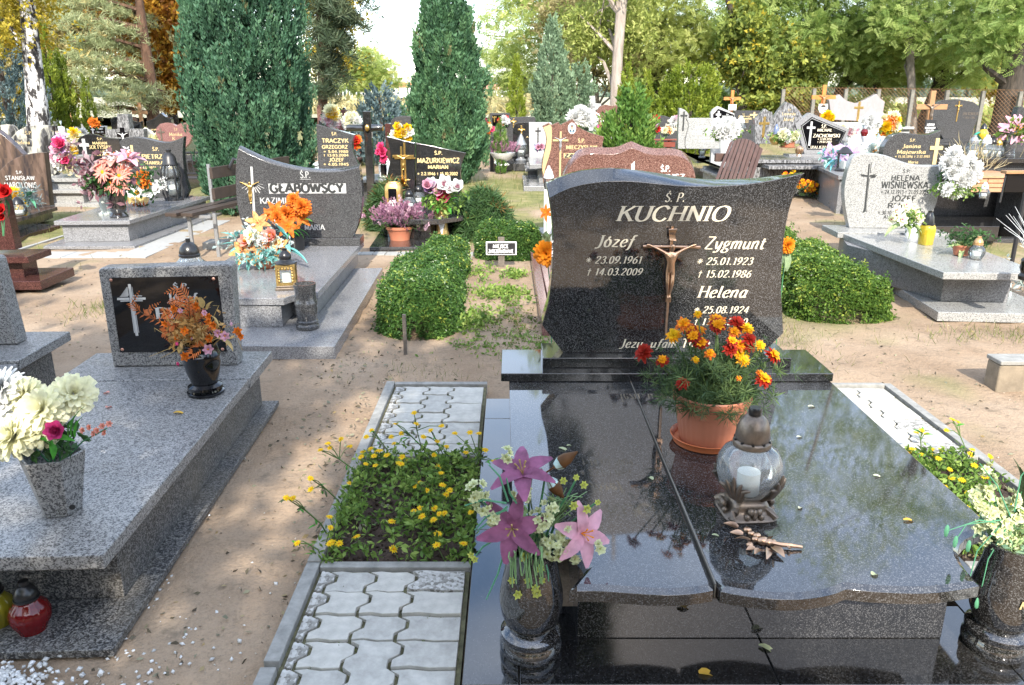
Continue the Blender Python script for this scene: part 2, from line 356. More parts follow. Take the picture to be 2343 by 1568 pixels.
# ------------------------------------------------------------------ lettering: broad-nib strokes laid as thin ribbons
GL={
'A':(.70,'L0,0 .35,1;L.35,1 .70,0;L.13,.34 .57,.34','0,0 .7,0'),
'B':(.60,'L.1,0 .1,1;C.1,1 .36,.99 .50,.88 .48,.64 .32,.54 .1,.53;C.1,.53 .40,.52 .57,.38 .55,.12 .36,.01 .1,0',''),
'C':(.68,'C.64,.80 .52,.96 .34,1.0 .12,.84 .04,.50 .12,.16 .34,.0 .52,.03 .65,.20',''),
'D':(.70,'L.1,0 .1,1;C.1,1 .40,.98 .62,.80 .67,.50 .62,.20 .40,.02 .1,0',''),
'E':(.56,'L.1,0 .1,1;L.1,1 .53,1;L.1,.53 .44,.53;L.1,0 .55,0',''),
'F':(.54,'L.1,0 .1,1;L.1,1 .53,1;L.1,.52 .43,.52','.1,0'),
'G':(.72,'C.65,.80 .52,.96 .34,1.0 .12,.84 .04,.50 .12,.16 .34,.0 .52,.03 .64,.14;L.64,.10 .64,.46;L.42,.46 .64,.46',''),
'H':(.72,'L.1,0 .1,1;L.62,0 .62,1;L.1,.52 .62,.52','.1,0 .1,1 .62,0 .62,1'),
'I':(.24,'L.12,0 .12,1','.12,0 .12,1'),
'J':(.42,'C.30,1 .30,.5 .29,.14 .20,-.06 .06,-.12 -.02,-.06','.3,1'),
'K':(.68,'L.1,0 .1,1;L.62,1 .12,.46;L.28,.62 .66,0','.1,0 .1,1 .62,1 .66,0'),
'L':(.54,'L.1,1 .1,0;L.1,0 .53,0','.1,1'),
'M':(.84,'L.08,0 .12,1;L.12,1 .42,.12;L.42,.12 .72,1;L.72,1 .76,0','.08,0 .76,0'),
'N':(.74,'L.1,0 .1,1;L.1,1 .64,0;L.64,0 .64,1','.1,0 .64,1'),
'O':(.76,'C.38,1.0 .14,.88 .05,.50 .14,.12 .38,.0 .62,.12 .71,.50 .62,.88 .38,1.0',''),
'P':(.58,'L.1,0 .1,1;C.1,1 .38,.99 .54,.84 .50,.58 .34,.48 .1,.48','.1,0'),
'R':(.66,'L.1,0 .1,1;C.1,1 .38,.99 .54,.84 .50,.60 .34,.52 .1,.52;L.32,.52 .64,0','.1,0 .64,0'),
'S':(.54,'C.48,.84 .38,.97 .26,1.0 .10,.90 .09,.70 .28,.53 .46,.38 .50,.18 .38,.03 .22,-.01 .06,.16',''),
'T':(.62,'L.31,0 .31,1;L.02,1 .60,1','.31,0'),
'U':(.72,'C.1,1 .1,.55 .11,.22 .22,.04 .38,-.01 .52,.06 .62,.25 .63,.6 .63,1','.1,1 .63,1'),
'V':(.68,'L.02,1 .34,0;L.34,0 .66,1','.02,1 .66,1'),
'W':(.96,'L.02,1 .25,0;L.25,0 .48,.95;L.48,.95 .71,0;L.71,0 .94,1','.02,1 .94,1'),
'X':(.66,'L.03,1 .62,0;L.03,0 .62,1','.03,1 .62,1 .03,0 .62,0'),
'Y':(.64,'L.02,1 .32,.45;L.62,1 .32,.45;L.32,.45 .32,0','.02,1 .62,1 .32,0'),
'Z':(.62,'L.05,1 .58,1;L.58,1 .04,0;L.04,0 .60,0',''),
'a':(.52,'C.42,.52 .30,.64 .12,.52 .05,.24 .14,.02 .26,.02 .40,.22;L.44,.64 .38,.10;C.38,.10 .42,.01 .52,.06',''),
'b':(.52,'L.1,1 .08,.06;C.08,.42 .22,.64 .40,.60 .46,.36 .36,.08 .20,-.01 .08,.10',''),
'c':(.44,'C.42,.54 .28,.64 .10,.50 .06,.22 .16,.02 .30,.0 .43,.12',''),
'd':(.54,'C.42,.50 .28,.64 .12,.52 .05,.24 .14,.02 .26,.02 .40,.22;L.46,1 .40,.02',''),
'e':(.46,'C.07,.30 .30,.36 .42,.46 .36,.62 .22,.62 .08,.44 .06,.18 .16,.01 .30,.0 .43,.12',''),
'f':(.38,'C.46,.92 .38,1.0 .28,.92 .22,.5 .16,.0 .08,-.24 -.04,-.26;L.06,.62 .40,.62',''),
'g':(.52,'C.40,.56 .24,.64 .10,.48 .12,.30 .26,.24 .40,.38 .38,.58 .52,.62;C.22,.24 .08,.12 .26,.04 .44,-.06 .40,-.24 .20,-.30 .02,-.22 .08,-.04 .26,.04',''),
'h':(.54,'L.1,1 .06,0;C.08,.40 .24,.62 .38,.62 .42,.48 .38,.06 .50,.04',''),
'i':(.26,'L.12,.64 .10,.08;C.10,.08 .14,.0 .24,.06;D.13,.86',''),
'j':(.26,'C.14,.64 .12,.1 .06,-.22 -.06,-.26;D.15,.86',''),
'k':(.50,'L.1,1 .06,0;L.44,.62 .10,.28;L.20,.36 .46,0',''),
'l':(.26,'L.14,1 .10,.08;C.10,.08 .14,.0 .24,.06',''),
'm':(.80,'L.08,.62 .06,0;C.08,.40 .22,.62 .34,.62 .38,.48 .35,0;C.37,.40 .52,.62 .64,.62 .68,.48 .64,.06 .76,.04',''),
'n':(.54,'L.08,.62 .06,0;C.08,.40 .24,.62 .38,.62 .42,.48 .38,.06 .50,.04',''),
'o':(.50,'C.26,.64 .10,.54 .06,.30 .12,.06 .25,.0 .38,.08 .44,.33 .38,.57 .26,.64',''),
'p':(.52,'L.12,.62 .06,-.28;C.1,.42 .24,.64 .40,.60 .46,.36 .36,.08 .20,-.01 .09,.08','.06,-.28'),
'r':(.40,'L.08,.62 .06,0;C.08,.38 .20,.60 .38,.60',''),
's':(.40,'C.36,.54 .22,.64 .10,.52 .20,.34 .34,.18 .24,.0 .04,.08',''),
't':(.34,'L.18,.86 .12,.12;C.12,.12 .18,-.01 .32,.08;L.02,.62 .34,.62',''),
'u':(.54,'C.08,.62 .07,.2 .14,.01 .28,.06 .42,.30;L.44,.62 .40,.08;C.40,.08 .44,.0 .54,.06',''),
'w':(.72,'C.04,.62 .10,.3 .14,.01 .28,.2 .38,.6;C.38,.6 .40,.2 .46,.01 .60,.22 .68,.62',''),
'y':(.50,'C.06,.62 .10,.3 .16,.04 .28,.10 .40,.32;C.46,.62 .40,.1 .28,-.22 .10,-.28 .02,-.22',''),
'z':(.46,'L.06,.61 .42,.61;L.42,.61 .04,.01;L.04,.01 .44,.01',''),
'0':(.54,'C.27,1.0 .11,.86 .06,.50 .11,.14 .27,.0 .43,.14 .48,.50 .43,.86 .27,1.0',''),
'1':(.40,'L.12,.82 .24,1;L.24,1 .24,0','.24,0'),
'2':(.54,'C.07,.78 .14,.96 .30,1.0 .45,.88 .42,.62 .24,.34 .05,.03;L.05,.02 .50,.02',''),
'3':(.52,'C.08,.86 .20,.99 .38,.96 .44,.76 .34,.57 .20,.53;C.20,.53 .42,.48 .48,.26 .38,.04 .20,-.01 .05,.12',''),
'4':(.56,'L.38,0 .38,1;L.38,1 .04,.28;L.04,.28 .54,.28',''),
'5':(.52,'L.14,.99 .46,.99;L.14,.99 .11,.56;C.11,.56 .28,.63 .44,.50 .46,.24 .34,.03 .18,-.01 .05,.10',''),
'6':(.54,'C.46,.98 .26,.84 .10,.54 .08,.24 .18,.02 .34,.0 .47,.18 .46,.44 .32,.58 .12,.42',''),
'7':(.50,'L.05,.98 .47,.98;L.47,.98 .18,0',''),
'8':(.54,'C.28,.54 .11,.68 .12,.90 .28,1.0 .43,.90 .43,.68 .28,.54 .08,.34 .08,.10 .28,.0 .47,.10 .47,.34 .28,.54',''),
'9':(.54,'C.08,.02 .28,.16 .44,.46 .46,.76 .36,.98 .20,1.0 .07,.82 .08,.56 .22,.42 .42,.58',''),
'.':(.22,'D.10,.07',''),' ':(.30,'',''),'-':(.4,'L.05,.4 .35,.4',''),
'*':(.62,'L.30,.12 .30,.88;L-.02,.50 .62,.50;L.08,.24 .52,.76;L.08,.76 .52,.24',''),
'+':(.46,'L.22,-.05 .22,.98;L.02,.66 .42,.66',''),
}
ACC={'Ś':'S','Ó':'O','Ń':'N','Ć':'C','Ź':'Z','ó':'o','ń':'n','ś':'s','ć':'c'}
def _catmull(P,k):
    out=[]; n=len(P)
    for i in range(n-1):
        p0,p1,p2,p3=P[max(i-1,0)],P[i],P[i+1],P[min(i+2,n-1)]
        for j in range(k):
            t=j/k; out.append(tuple(.5*((2*p1[q])+(-p0[q]+p2[q])*t+(2*p0[q]-5*p1[q]+4*p2[q]-p3[q])*t*t+(-p0[q]+3*p1[q]-3*p2[q]+p3[q])*t**3) for q in (0,1)))
    out.append(P[-1]); return out
def text_width(s,h,track=.1):
    return sum(GL[ACC.get(c,{'Ł':'L','ł':'l'}.get(c,c))][0]+track for c in s)*h
def text(mb,s,x,z,h,y=0.0,style='serif',weight=.15,shear=0.0,align='c',track=.10,fine=3,width=None,raised=False):
    """lay the string on a plane at local y (facing -y), baseline z, cap height h; returns its width"""
    w=text_width(s,h,track); sx=1.0
    if width:sx=width/w; w=width
    cx=x-(w/2 if align == 'c' else 0); lay=0
    tmin,tmax,phi=(weight,weight,0) if style == 'sans' else (weight*.34,weight,R(12))
    def put(P):
        nonlocal lay,tmin,tmax
        L=[]; Rr=[]; n=len(P)
        closed=n > 4 and abs(P[0][0]-P[-1][0]) < 1e-6 and abs(P[0][1]-P[-1][1]) < 1e-6
        for i,p in enumerate(P):
            a=P[max(i-1,0)]; b=P[min(i+1,n-1)]
            if closed and i in (0,n-1):a=P[-2]; b=P[1]
            d=math.atan2(b[1]-a[1],b[0]-a[0]); wd=tmin+(tmax-tmin)*abs(math.sin(d-phi))
            nx,ny=-math.sin(d)*wd/2,math.cos(d)*wd/2
            L.append((p[0]+nx,p[1]+ny)); Rr.append((p[0]-nx,p[1]-ny))
        vs=[]
        for q in L+Rr:
            vs.append((cx+(q[0]+shear*q[1])*h*sx,y-.0004-lay*.00012,z+q[1]*h))
        mb.add(vs,[(i,n+i,n+i+1,i+1) for i in range(n-1)]); lay += 1
    w_all=weight,tmin,tmax
    for ch in s:
        weight,tmin,tmax=(w_all[0]*.5,)*3 if ch == '*' else (w_all[0]*.62,)*3 if ch == '+' else w_all
        base={'Ł':'L','ł':'l'}.get(ch,ACC.get(ch,ch)); adv,st,sf=GL[base]; lay=0
        off=cx; 
        for q in st.split(';'):
            if not q:continue
            pts=[tuple(float(t) for t in e.split(',')) for e in q[1:].split()]
            if q[0] == 'D':
                c=pts[0]; rr=weight*.55; put([(c[0]-rr,c[1]),(c[0]+rr,c[1])]) if False else None
                k=6; vs=[(cx+(c[0]+rr*math.cos(2*PI*i/k)+shear*c[1])*h*sx,y-.0004-lay*.00012,z+(c[1]+rr*math.sin(2*PI*i/k))*h) for i in range(k)]
                mb.add(vs,[tuple(range(k))]); lay += 1
            elif q[0] == 'L':
                if len(pts) == 2:put([pts[0],pts[1]])
            else:put(_catmull(pts,fine))
        if style == 'serif' and sf:
            for e in sf.split():
                a,b=(float(t) for t in e.split(',')); b += .018 if b < .5 else -.018
                put([(a-.13,b),(a+.13,b)]) if False else None
                hw,th=.135,.02
                vs=[(cx+(a+i*hw+shear*(b+j*th))*h*sx,y-.0004-lay*.00012,z+(b+j*th)*h) for i,j in ((-1,-1),(1,-1),(1,1),(-1,1))]
                mb.add(vs,[(0,1,2,3)]); lay += 1
        if ch in ACC:
            top=1.0 if base.isupper() else .64
            put([(adv*.42,top+.06),(adv*.62,top+.26)])
        if ch in 'Łł':put([(-.04,.36),(.34 if ch == 'Ł' else .26,.66)])
        cx += (adv+track)*h*sx
    return w
def inscription(parent,lines,material,y=0.0,name='inscription',**kw):
    """lines: (string, x, z, cap height[, dict])"""
    mb=MB()
    for ln in lines:
        k=dict(kw); 
        if len(ln) > 4:k.update(ln[4])
        text(mb,ln[0],ln[1],ln[2],ln[3],y=y,**k)
    return mb.build(name,material,parent,smooth=0)
# ------------------------------------------------------------------ small builders shared by many graves
def smooth_outline(P,k=4,corners=()):
    """Catmull-Rom through the points, keeping the listed corner indices sharp; closed outline"""
    n=len(P); cs=sorted(corners)
    if not cs:return _catmull(P+[P[0]],k)[:-1]
    out=[]
    for i,a in enumerate(cs):
        b=cs[(i+1) % len(cs)]; seg=[]
        j=a
        while True:
            seg.append(P[j])
            if j == b and len(seg) > 1:break
            j=(j+1) % n
        out += (seg if len(seg) == 2 else _catmull(seg,k))[:-1]
    return out
def stone(parent,fr,PX,thick,material,corners=(),bev=.006,name='headstone',ly=0.0,k=4,lean=0.0):
    P=[fr.px(u,v,ly) for u,v in PX]
    P=smooth_outline(P,k,corners)
    o=MB().prism(P,ly,ly+thick).build(name,material,parent,bev)
    return o
def block(parent,name,x0,x1,y0,y1,z0,z1,material,bev=.005,label=None):
    return MB().box(x0,x1,y0,y1,z0,z1).build(name,material,parent,bev,label=label)
def corpus_mesh(h,material,gold=None):
    """crucified figure h tall (finger tips to feet), facing -y, grown with skin"""
    V=[(0,0,.62),(0,-.01,.74),(0,-.02,.86),(0,-.01,.96),(.02,-.035,1.06),(.02,-.05,1.13),
         (-.10,0,.93),(-.26,.01,1.02),(-.44,.02,1.10),(-.50,.02,1.11),(.10,0,.93),(.26,.01,1.02),(.44,.02,1.10),(.50,.02,1.11),
         (-.055,0,.56),(-.05,-.05,.32),(-.03,-.01,.08),(-.02,-.045,0),(.055,0,.56),(.04,-.06,.33),(.01,-.02,.09),(.01,-.055,.01)]
    E=[(0,1),(1,2),(2,3),(3,4),(4,5),(2,6),(6,7),(7,8),(8,9),(2,10),(10,11),(11,12),(12,13),(0,14),(14,15),(15,16),(16,17),(0,18),(18,19),(19,20),(20,21)]
    Rd=[.085,.075,.09,.035,.06,.05,.05,.036,.026,.022,.05,.036,.026,.022,.06,.05,.03,.03,.06,.05,.03,.03]
    me=bpy.data.meshes.new('corpus'); me.from_pydata([Vector(v)*h/1.15 for v in V],E,[])
    o=bpy.data.objects.new('corpus',me); COL.objects.link(o)
    sm=o.modifiers.new('skin','SKIN'); sm.use_smooth_shade=True
    for i,r in enumerate(Rd):me.skin_vertices[0].data[i].radius=(r*h/1.15,r*.85*h/1.15)
    me.skin_vertices[0].data[0].use_root=True
    o.modifiers.new('sub','SUBSURF').levels=1
    dg=bpy.context.evaluated_depsgraph_get(); m2=bpy.data.meshes.new_from_object(o.evaluated_get(dg)); m2.name='corpus'
    bpy.data.objects.remove(o); m2.materials.clear(); m2.materials.append(material)
    m2.polygons.foreach_set('use_smooth',[True]*len(m2.polygons)); return m2
CORP={}
def corpus(parent,x,z,h,material,y=0.0):
    """feet at (x, z)"""
    key=material.name
    if key not in CORP:CORP[key]=corpus_mesh(1.0,material)
    o=link('corpus',CORP[key],parent,loc=(x,y,z)); o.scale=(h,h,h); return o
def cross_mb(mb,x,z0,z1,arm_z,half,w,y=0.0,t=.012,shear=0.0):
    mb.prism([(x-w/2,z0),(x+w/2,z0),(x+w/2+shear*(z1-z0),z1),(x-w/2+shear*(z1-z0),z1)],y-t,y-.0005)
    sx=x+shear*(arm_z-z0)
    mb.box(sx-half,sx-w/2-.0002,y-t*.9,y-.0006,arm_z-w/2,arm_z+w/2)
    mb.box(sx+w/2+.0002,sx+half,y-t*.9,y-.0006,arm_z-w/2,arm_z+w/2); return mb
# ------------------------------------------------------------------ terrain
def sstep(a,b,x):t=np.clip((x-a)/(b-a),0,1); return t*t*(3-2*t)
def rise(x,y):return .6*sstep(15,29,np.asarray(y,float))*sstep(2.5,10,np.asarray(x,float))+.0*np.asarray(x)
def gz(x,y):return float(rise(x,y))
def axis(lo,hi,step,far):
    a=list(np.arange(lo,hi+1e-6,step)); s=step; v=hi
    while v < far:s *= 1.25; v += s; a.append(v)
    return np.array(a)
gx=axis(0,9,.07,900); gx=np.concatenate([-gx[:0:-1],gx]); gy=np.concatenate([[-60,-30,-15,-8,-4,-2,-.5,.3],axis(.8,14,.07,1500)])
XX,YY=np.meshgrid(gx,gy); near=np.exp(-np.maximum(0,np.hypot(XX*.8,YY)-12)/8)
ZZ=rise(XX,YY)+near*(.022*(vnoise(XX*1.3,YY*1.3,1)-.5)+.026*(vnoise(XX*4,YY*4,2)-.5)+.014*(vnoise(XX*11,YY*11,3)-.5))
def inbox(x0,x1,y0,y1,m=.12):return sstep(x0-m,x0,XX)*(1-sstep(x1,x1+m,XX))*sstep(y0-m,y0,YY)*(1-sstep(y1,y1+m,YY))
flat=np.maximum(inbox(-.85,2.45,1.2,4.7),inbox(-3.0,-1.35,1.2,4.6)); ZZ=ZZ*(1-flat)-.012*flat
def grassiness(x,y):
    n=.55*vnoise(x*.55,y*.55,11)+.3*vnoise(x*1.7,y*1.7,12)+.15*vnoise(x*5,y*5,13)
    w=.30*sstep(4.5,8,y)+.18*sstep(9,14,y)+.30*sstep(22,34,y)
    w=w+.22*np.exp(-(((x+.0)/1.2)**2+((y-13)/3.0)**2))+.25*np.exp(-(((x-3.0)/.7)**2+((y-8.0)/2.4)**2))+.35*sstep(8,11,x)*sstep(20,24,y)+.2*np.exp(-(((x+6.2)/1.2)**2+((y-12.5)/2)**2))
    w=w-.25*np.exp(-(((x+.9)/.6)**2+((y-4)/3.)**2))
    return sstep(.56,.72,n*.72+w*.62)
GR=grassiness(XX,YY)
nx_,ny_=len(gx),len(gy); idx=np.arange(nx_*ny_).reshape(ny_,nx_)
FF=np.stack([idx[:-1,:-1],idx[:-1,1:],idx[1:,1:],idx[1:,:-1]],-1).reshape(-1,4)
m,n,l,p=mat('sandy_cemetery_ground')
tc=n.new('ShaderNodeTexCoord'); at=n.new('ShaderNodeAttribute'); at.attribute_name='rnd'
def nz(sc,det=8,ro=.65):
    t=n.new('ShaderNodeTexNoise'); t.inputs['Scale'].default_value=sc; t.inputs['Detail'].default_value=det; t.inputs['Roughness'].default_value=ro
    l.new(tc.outputs['Object'],t.inputs[0]); return t
n1,n2,n3,n4=nz(1.1),nz(9),nz(70,4),nz(3.1)
sandr=ramp(n,[(.30,(.225,.158,.104)),(.5,(.305,.224,.153)),(.72,(.365,.28,.20))]); l.new(n1.outputs[0],sandr.inputs[0])
fin=ramp(n,[(.25,(.7,.7,.7)),(.5,(1,1,1)),(.78,(1.15,1.13,1.1))]); l.new(n3.outputs[0],fin.inputs[0])
mm=n.new('ShaderNodeMix'); mm.data_type='RGBA'; mm.blend_type='MULTIPLY'; mm.inputs[0].default_value=.75; l.new(sandr.outputs[0],mm.inputs[6]); l.new(fin.outputs[0],mm.inputs[7])
deb=ramp(n,[(.56,(0,0,0)),(.68,(.55,.55,.55))]); l.new(n2.outputs[0],deb.inputs[0])
m2=n.new('ShaderNodeMix'); m2.data_type='RGBA'; l.new(deb.outputs[0],m2.inputs[0]); l.new(mm.outputs[2],m2.inputs[6]); m2.inputs[7].default_value=(.13,.105,.075,1)
grr=ramp(n,[(.3,(.085,.11,.03)),(.5,(.15,.17,.05)),(.7,(.30,.26,.12))]); l.new(n4.outputs[0],grr.inputs[0])
m3=n.new('ShaderNodeMix'); m3.data_type='RGBA'
gm=n.new('ShaderNodeMath'); gm.operation='MULTIPLY'; gm.inputs[1].default_value=.8; l.new(at.outputs['Fac'],gm.inputs[0])
l.new(gm.outputs[0],m3.inputs[0]); l.new(m2.outputs[2],m3.inputs[6]); l.new(grr.outputs[0],m3.inputs[7]); l.new(m3.outputs[2],p.inputs['Base Color'])
p.inputs['Roughness'].default_value=.95; p.inputs['Specular IOR Level'].default_value=.15
bn=n.new('ShaderNodeBump'); bn.inputs['Strength'].default_value=.55; bn.inputs['Distance'].default_value=.014
n5=nz(26,3); ad0=n.new('ShaderNodeMath'); ad0.operation='MULTIPLY_ADD'; ad0.inputs[1].default_value=1.6; l.new(n5.outputs[0],ad0.inputs[0]); l.new(n3.outputs[0],ad0.inputs[2])
ad=n.new('ShaderNodeMath'); ad.operation='ADD'; l.new(ad0.outputs[0],ad.inputs[0]); l.new(n2.outputs[0],ad.inputs[1]); l.new(ad.outputs[0],bn.inputs['Height']); l.new(bn.outputs[0],p.inputs['Normal'])
ground=link('ground',npmesh('ground',np.stack([XX,YY,ZZ],-1).reshape(-1,3),FF,m,GR.ravel(),True)); ground['kind']='structure'
# ------------------------------------------------------------------ foliage kit
LM={}
LM['thuja']=leafmat('blue_green_conifer_sprays',[(0,(.022,.060,.034)),(.5,(.052,.130,.070)),(.96,(.10,.20,.105)),(1,(.13,.13,.06))],.15,.6)
LM['thuja2']=leafmat('green_conifer_sprays',[(0,(.026,.068,.034)),(.5,(.062,.145,.066)),(.96,(.125,.23,.10)),(1,(.15,.14,.06))],.15,.6)
LM['ygreen']=leafmat('yellow_green_conifer_sprays',[(0,(.10,.15,.015)),(.5,(.19,.25,.025)),(1,(.30,.34,.05))],.3)
LM['pale']=leafmat('pale_grey_green_conifer_sprays',[(0,(.09,.15,.085)),(.5,(.16,.24,.14)),(1,(.24,.33,.20))],.2)
LM['juniper']=leafmat('bright_green_juniper_sprays',[(0,(.05,.12,.022)),(.5,(.10,.20,.035)),(1,(.22,.33,.07))],.25)
LM['blue']=leafmat('blue_spruce_needles',[(0,(.05,.09,.10)),(.5,(.11,.17,.18)),(1,(.20,.27,.28))],.1)
LM['dwarf']=leafmat('dwarf_spruce_needles',[(0,(.022,.055,.018)),(.6,(.045,.10,.03)),(.95,(.07,.13,.035)),(1,(.22,.11,.03))],.12)
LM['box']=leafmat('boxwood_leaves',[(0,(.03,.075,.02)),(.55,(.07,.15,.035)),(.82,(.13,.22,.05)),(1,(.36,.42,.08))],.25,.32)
LM['box2']=leafmat('boxwood_leaves_sunlit_copy',[(0,(.045,.10,.02)),(.55,(.12,.21,.04)),(.82,(.22,.31,.055)),(1,(.42,.46,.09))],.3,.32)  # brighter copy of the boxwood, with sunlight put into its colour
LM['robinia']=leafmat('pale_green_tree_leaves',[(0,(.20,.28,.07)),(.5,(.37,.45,.125)),(.9,(.53,.58,.22)),(1,(.62,.54,.14))],.5)
LM['green']=leafmat('mid_green_tree_leaves',[(0,(.14,.23,.06)),(.5,(.28,.38,.105)),(1,(.46,.54,.19))],.5)
LM['olive']=leafmat('olive_tree_leaves',[(0,(.22,.27,.07)),(.5,(.38,.44,.12)),(1,(.57,.58,.22))],.5)
LM['yellow']=leafmat('yellowing_leaves',[(0,(.13,.13,.02)),(.4,(.34,.28,.03)),(1,(.58,.42,.04))],.45)
LM['orange']=leafmat('orange_autumn_leaves',[(0,(.12,.05,.015)),(.35,(.32,.13,.02)),(.7,(.52,.28,.03)),(1,(.55,.40,.07))],.45)
LM['ivy']=leafmat('yellow_green_ivy_leaves',[(0,(.08,.12,.03)),(.5,(.20,.25,.05)),(.85,(.34,.36,.07)),(1,(.55,.42,.05))],.4)
LM['straw']=leafmat('pale_autumn_leaves',[(0,(.26,.23,.10)),(.5,(.44,.38,.18)),(1,(.60,.52,.28))],.4)
LM['pine']=leafmat('pale_pine_needles',[(0,(.16,.19,.08)),(.5,(.29,.33,.16)),(.9,(.40,.43,.24)),(1,(.48,.36,.13))],.3)
LM['pined']=leafmat('dark_pine_needles',[(0,(.03,.05,.025)),(.6,(.06,.09,.045)),(1,(.10,.12,.06))],.15)
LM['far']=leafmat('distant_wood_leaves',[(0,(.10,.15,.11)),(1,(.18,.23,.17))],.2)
LM['grass']=leafmat('grass_blades',[(0,(.07,.11,.022)),(.5,(.13,.17,.04)),(.8,(.26,.23,.09)),(1,(.38,.31,.16))],.3)
LM['litter']=leafmat('dry_fallen_leaves',[(0,(.06,.045,.03)),(.35,(.15,.13,.09)),(.7,(.24,.24,.16)),(1,(.34,.25,.12))],.1,.8)
LM['weed']=leafmat('fresh_weed_leaves',[(0,(.09,.17,.03)),(.6,(.20,.31,.06)),(1,(.34,.42,.12))],.3)
BARK=barkmat('brown_bark',(.022,.018,.014),(.075,.058,.045)); BARKG=barkmat('grey_bark',(.10,.085,.07),(.24,.205,.175))
BARKP=barkmat('pale_smooth_bark',(.20,.165,.14),(.38,.32,.275),8); BIRCH=barkmat('birch_bark',(.025,.022,.022),(.62,.60,.58),7,True)
BARKR=barkmat('red_pine_bark',(.05,.025,.014),(.14,.075,.045))
PL_A=plume(26); PL_B=plume(20,.34,np.random.default_rng(8),.34,.07); NEED=plume(14,.5,np.random.default_rng(9),.5,.03)
CLU=cluster(5); CLU2=cluster(7,np.random.default_rng(12),.42,.8); PIN=pinna(6)
SPIKE=(lambda r:(lambda d:(np.array([q for k in range(12) for q in ((0,0,0),tuple(d[k]*.5+np.cross(d[k],d[(k+1)%12])*.05),tuple(d[k]),tuple(d[k]*.5-np.cross(d[k],d[(k+1)%12])*.05))]),np.array([(4*k,4*k+1,4*k+2,4*k+3) for k in range(12)])))(udirs(12,r)*np.array([1,1,.7])+np.array([0,0,.3])))(np.random.default_rng(21))
def conifer(name,label,cat,loc,prof,n,size,lm,seed,out=.28,bulge=.25,tmpl=None,trunk=True,group=None,sq=1.0,bark=None):
    """upright conifer: sprays over a body of revolution given by (radius, height) pairs"""
    rng=np.random.default_rng(seed); t=T(name,label,cat,loc,0,group)
    pr=np.array(prof); zs=np.linspace(0,pr[-1,1],60); rs=np.interp(zs,pr[:,1],pr[:,0])
    z=rng.choice(zs,n*2,p=(rs+.02)/(rs+.02).sum())+rng.uniform(-.02,.02,n*2); a=rng.uniform(0,2*PI,n*2)
    keep=np.arange(n*2)[(np.sin(a) < .35) | (rng.uniform(size=n*2) < .45)][:n]; z=z[keep]; a=a[keep]; n=len(z)
    r=np.interp(z,pr[:,1],pr[:,0]); lump=vnoise(a*1.9+seed,z*1.6/max(.3,pr[:,0].max()),seed)-.5
    deep=rng.uniform(0,1,n); k=np.where(deep < .3,rng.uniform(.55,.85,n),np.where(deep > .96,rng.uniform(1.05,1.16,n),rng.uniform(.86,1.05,n)))*(1+bulge*2*lump)
    P=np.stack([np.cos(a)*r*k,np.sin(a)*r*k*sq,np.maximum(z-size*.35,.02)],1)
    D=np.stack([np.cos(a)*out,np.sin(a)*out,np.ones(n)],1)+rng.normal(size=(n,3))*.10
    scat('foliage',tmpl or PL_A,P,frames(D,rng=rng),size*rng.uniform(.65,1.25,n),lm,t,rng=rng,rnd=np.clip(rng.normal(.45,.22,n)+lump*.5,0,1))
    if trunk:
        h=pr[-1,1]; rm=pr[:,0].max()
        MB().tube([(0,0,-.1),(0.02,0,h*.3),(-.01,0,h*.6),(0,0,h*.9)],[rm*.16+.02,rm*.12+.015,rm*.08+.01,.012],8).build('trunk',bark or BARK,t)
    return t
def clumps(center,radii,K,per,rng,sig=.42,flat=.5):
    d=udirs(K,rng)*(rng.uniform(.25,1,(K,1)) ** .55); c=np.array(center)+d*np.array(radii)
    P=np.repeat(c,per,0)+rng.normal(size=(K*per,3))*sig*np.array([1,1,flat]); tone=np.repeat(rng.uniform(-.25,.25,K),per)
    return c,P,tone
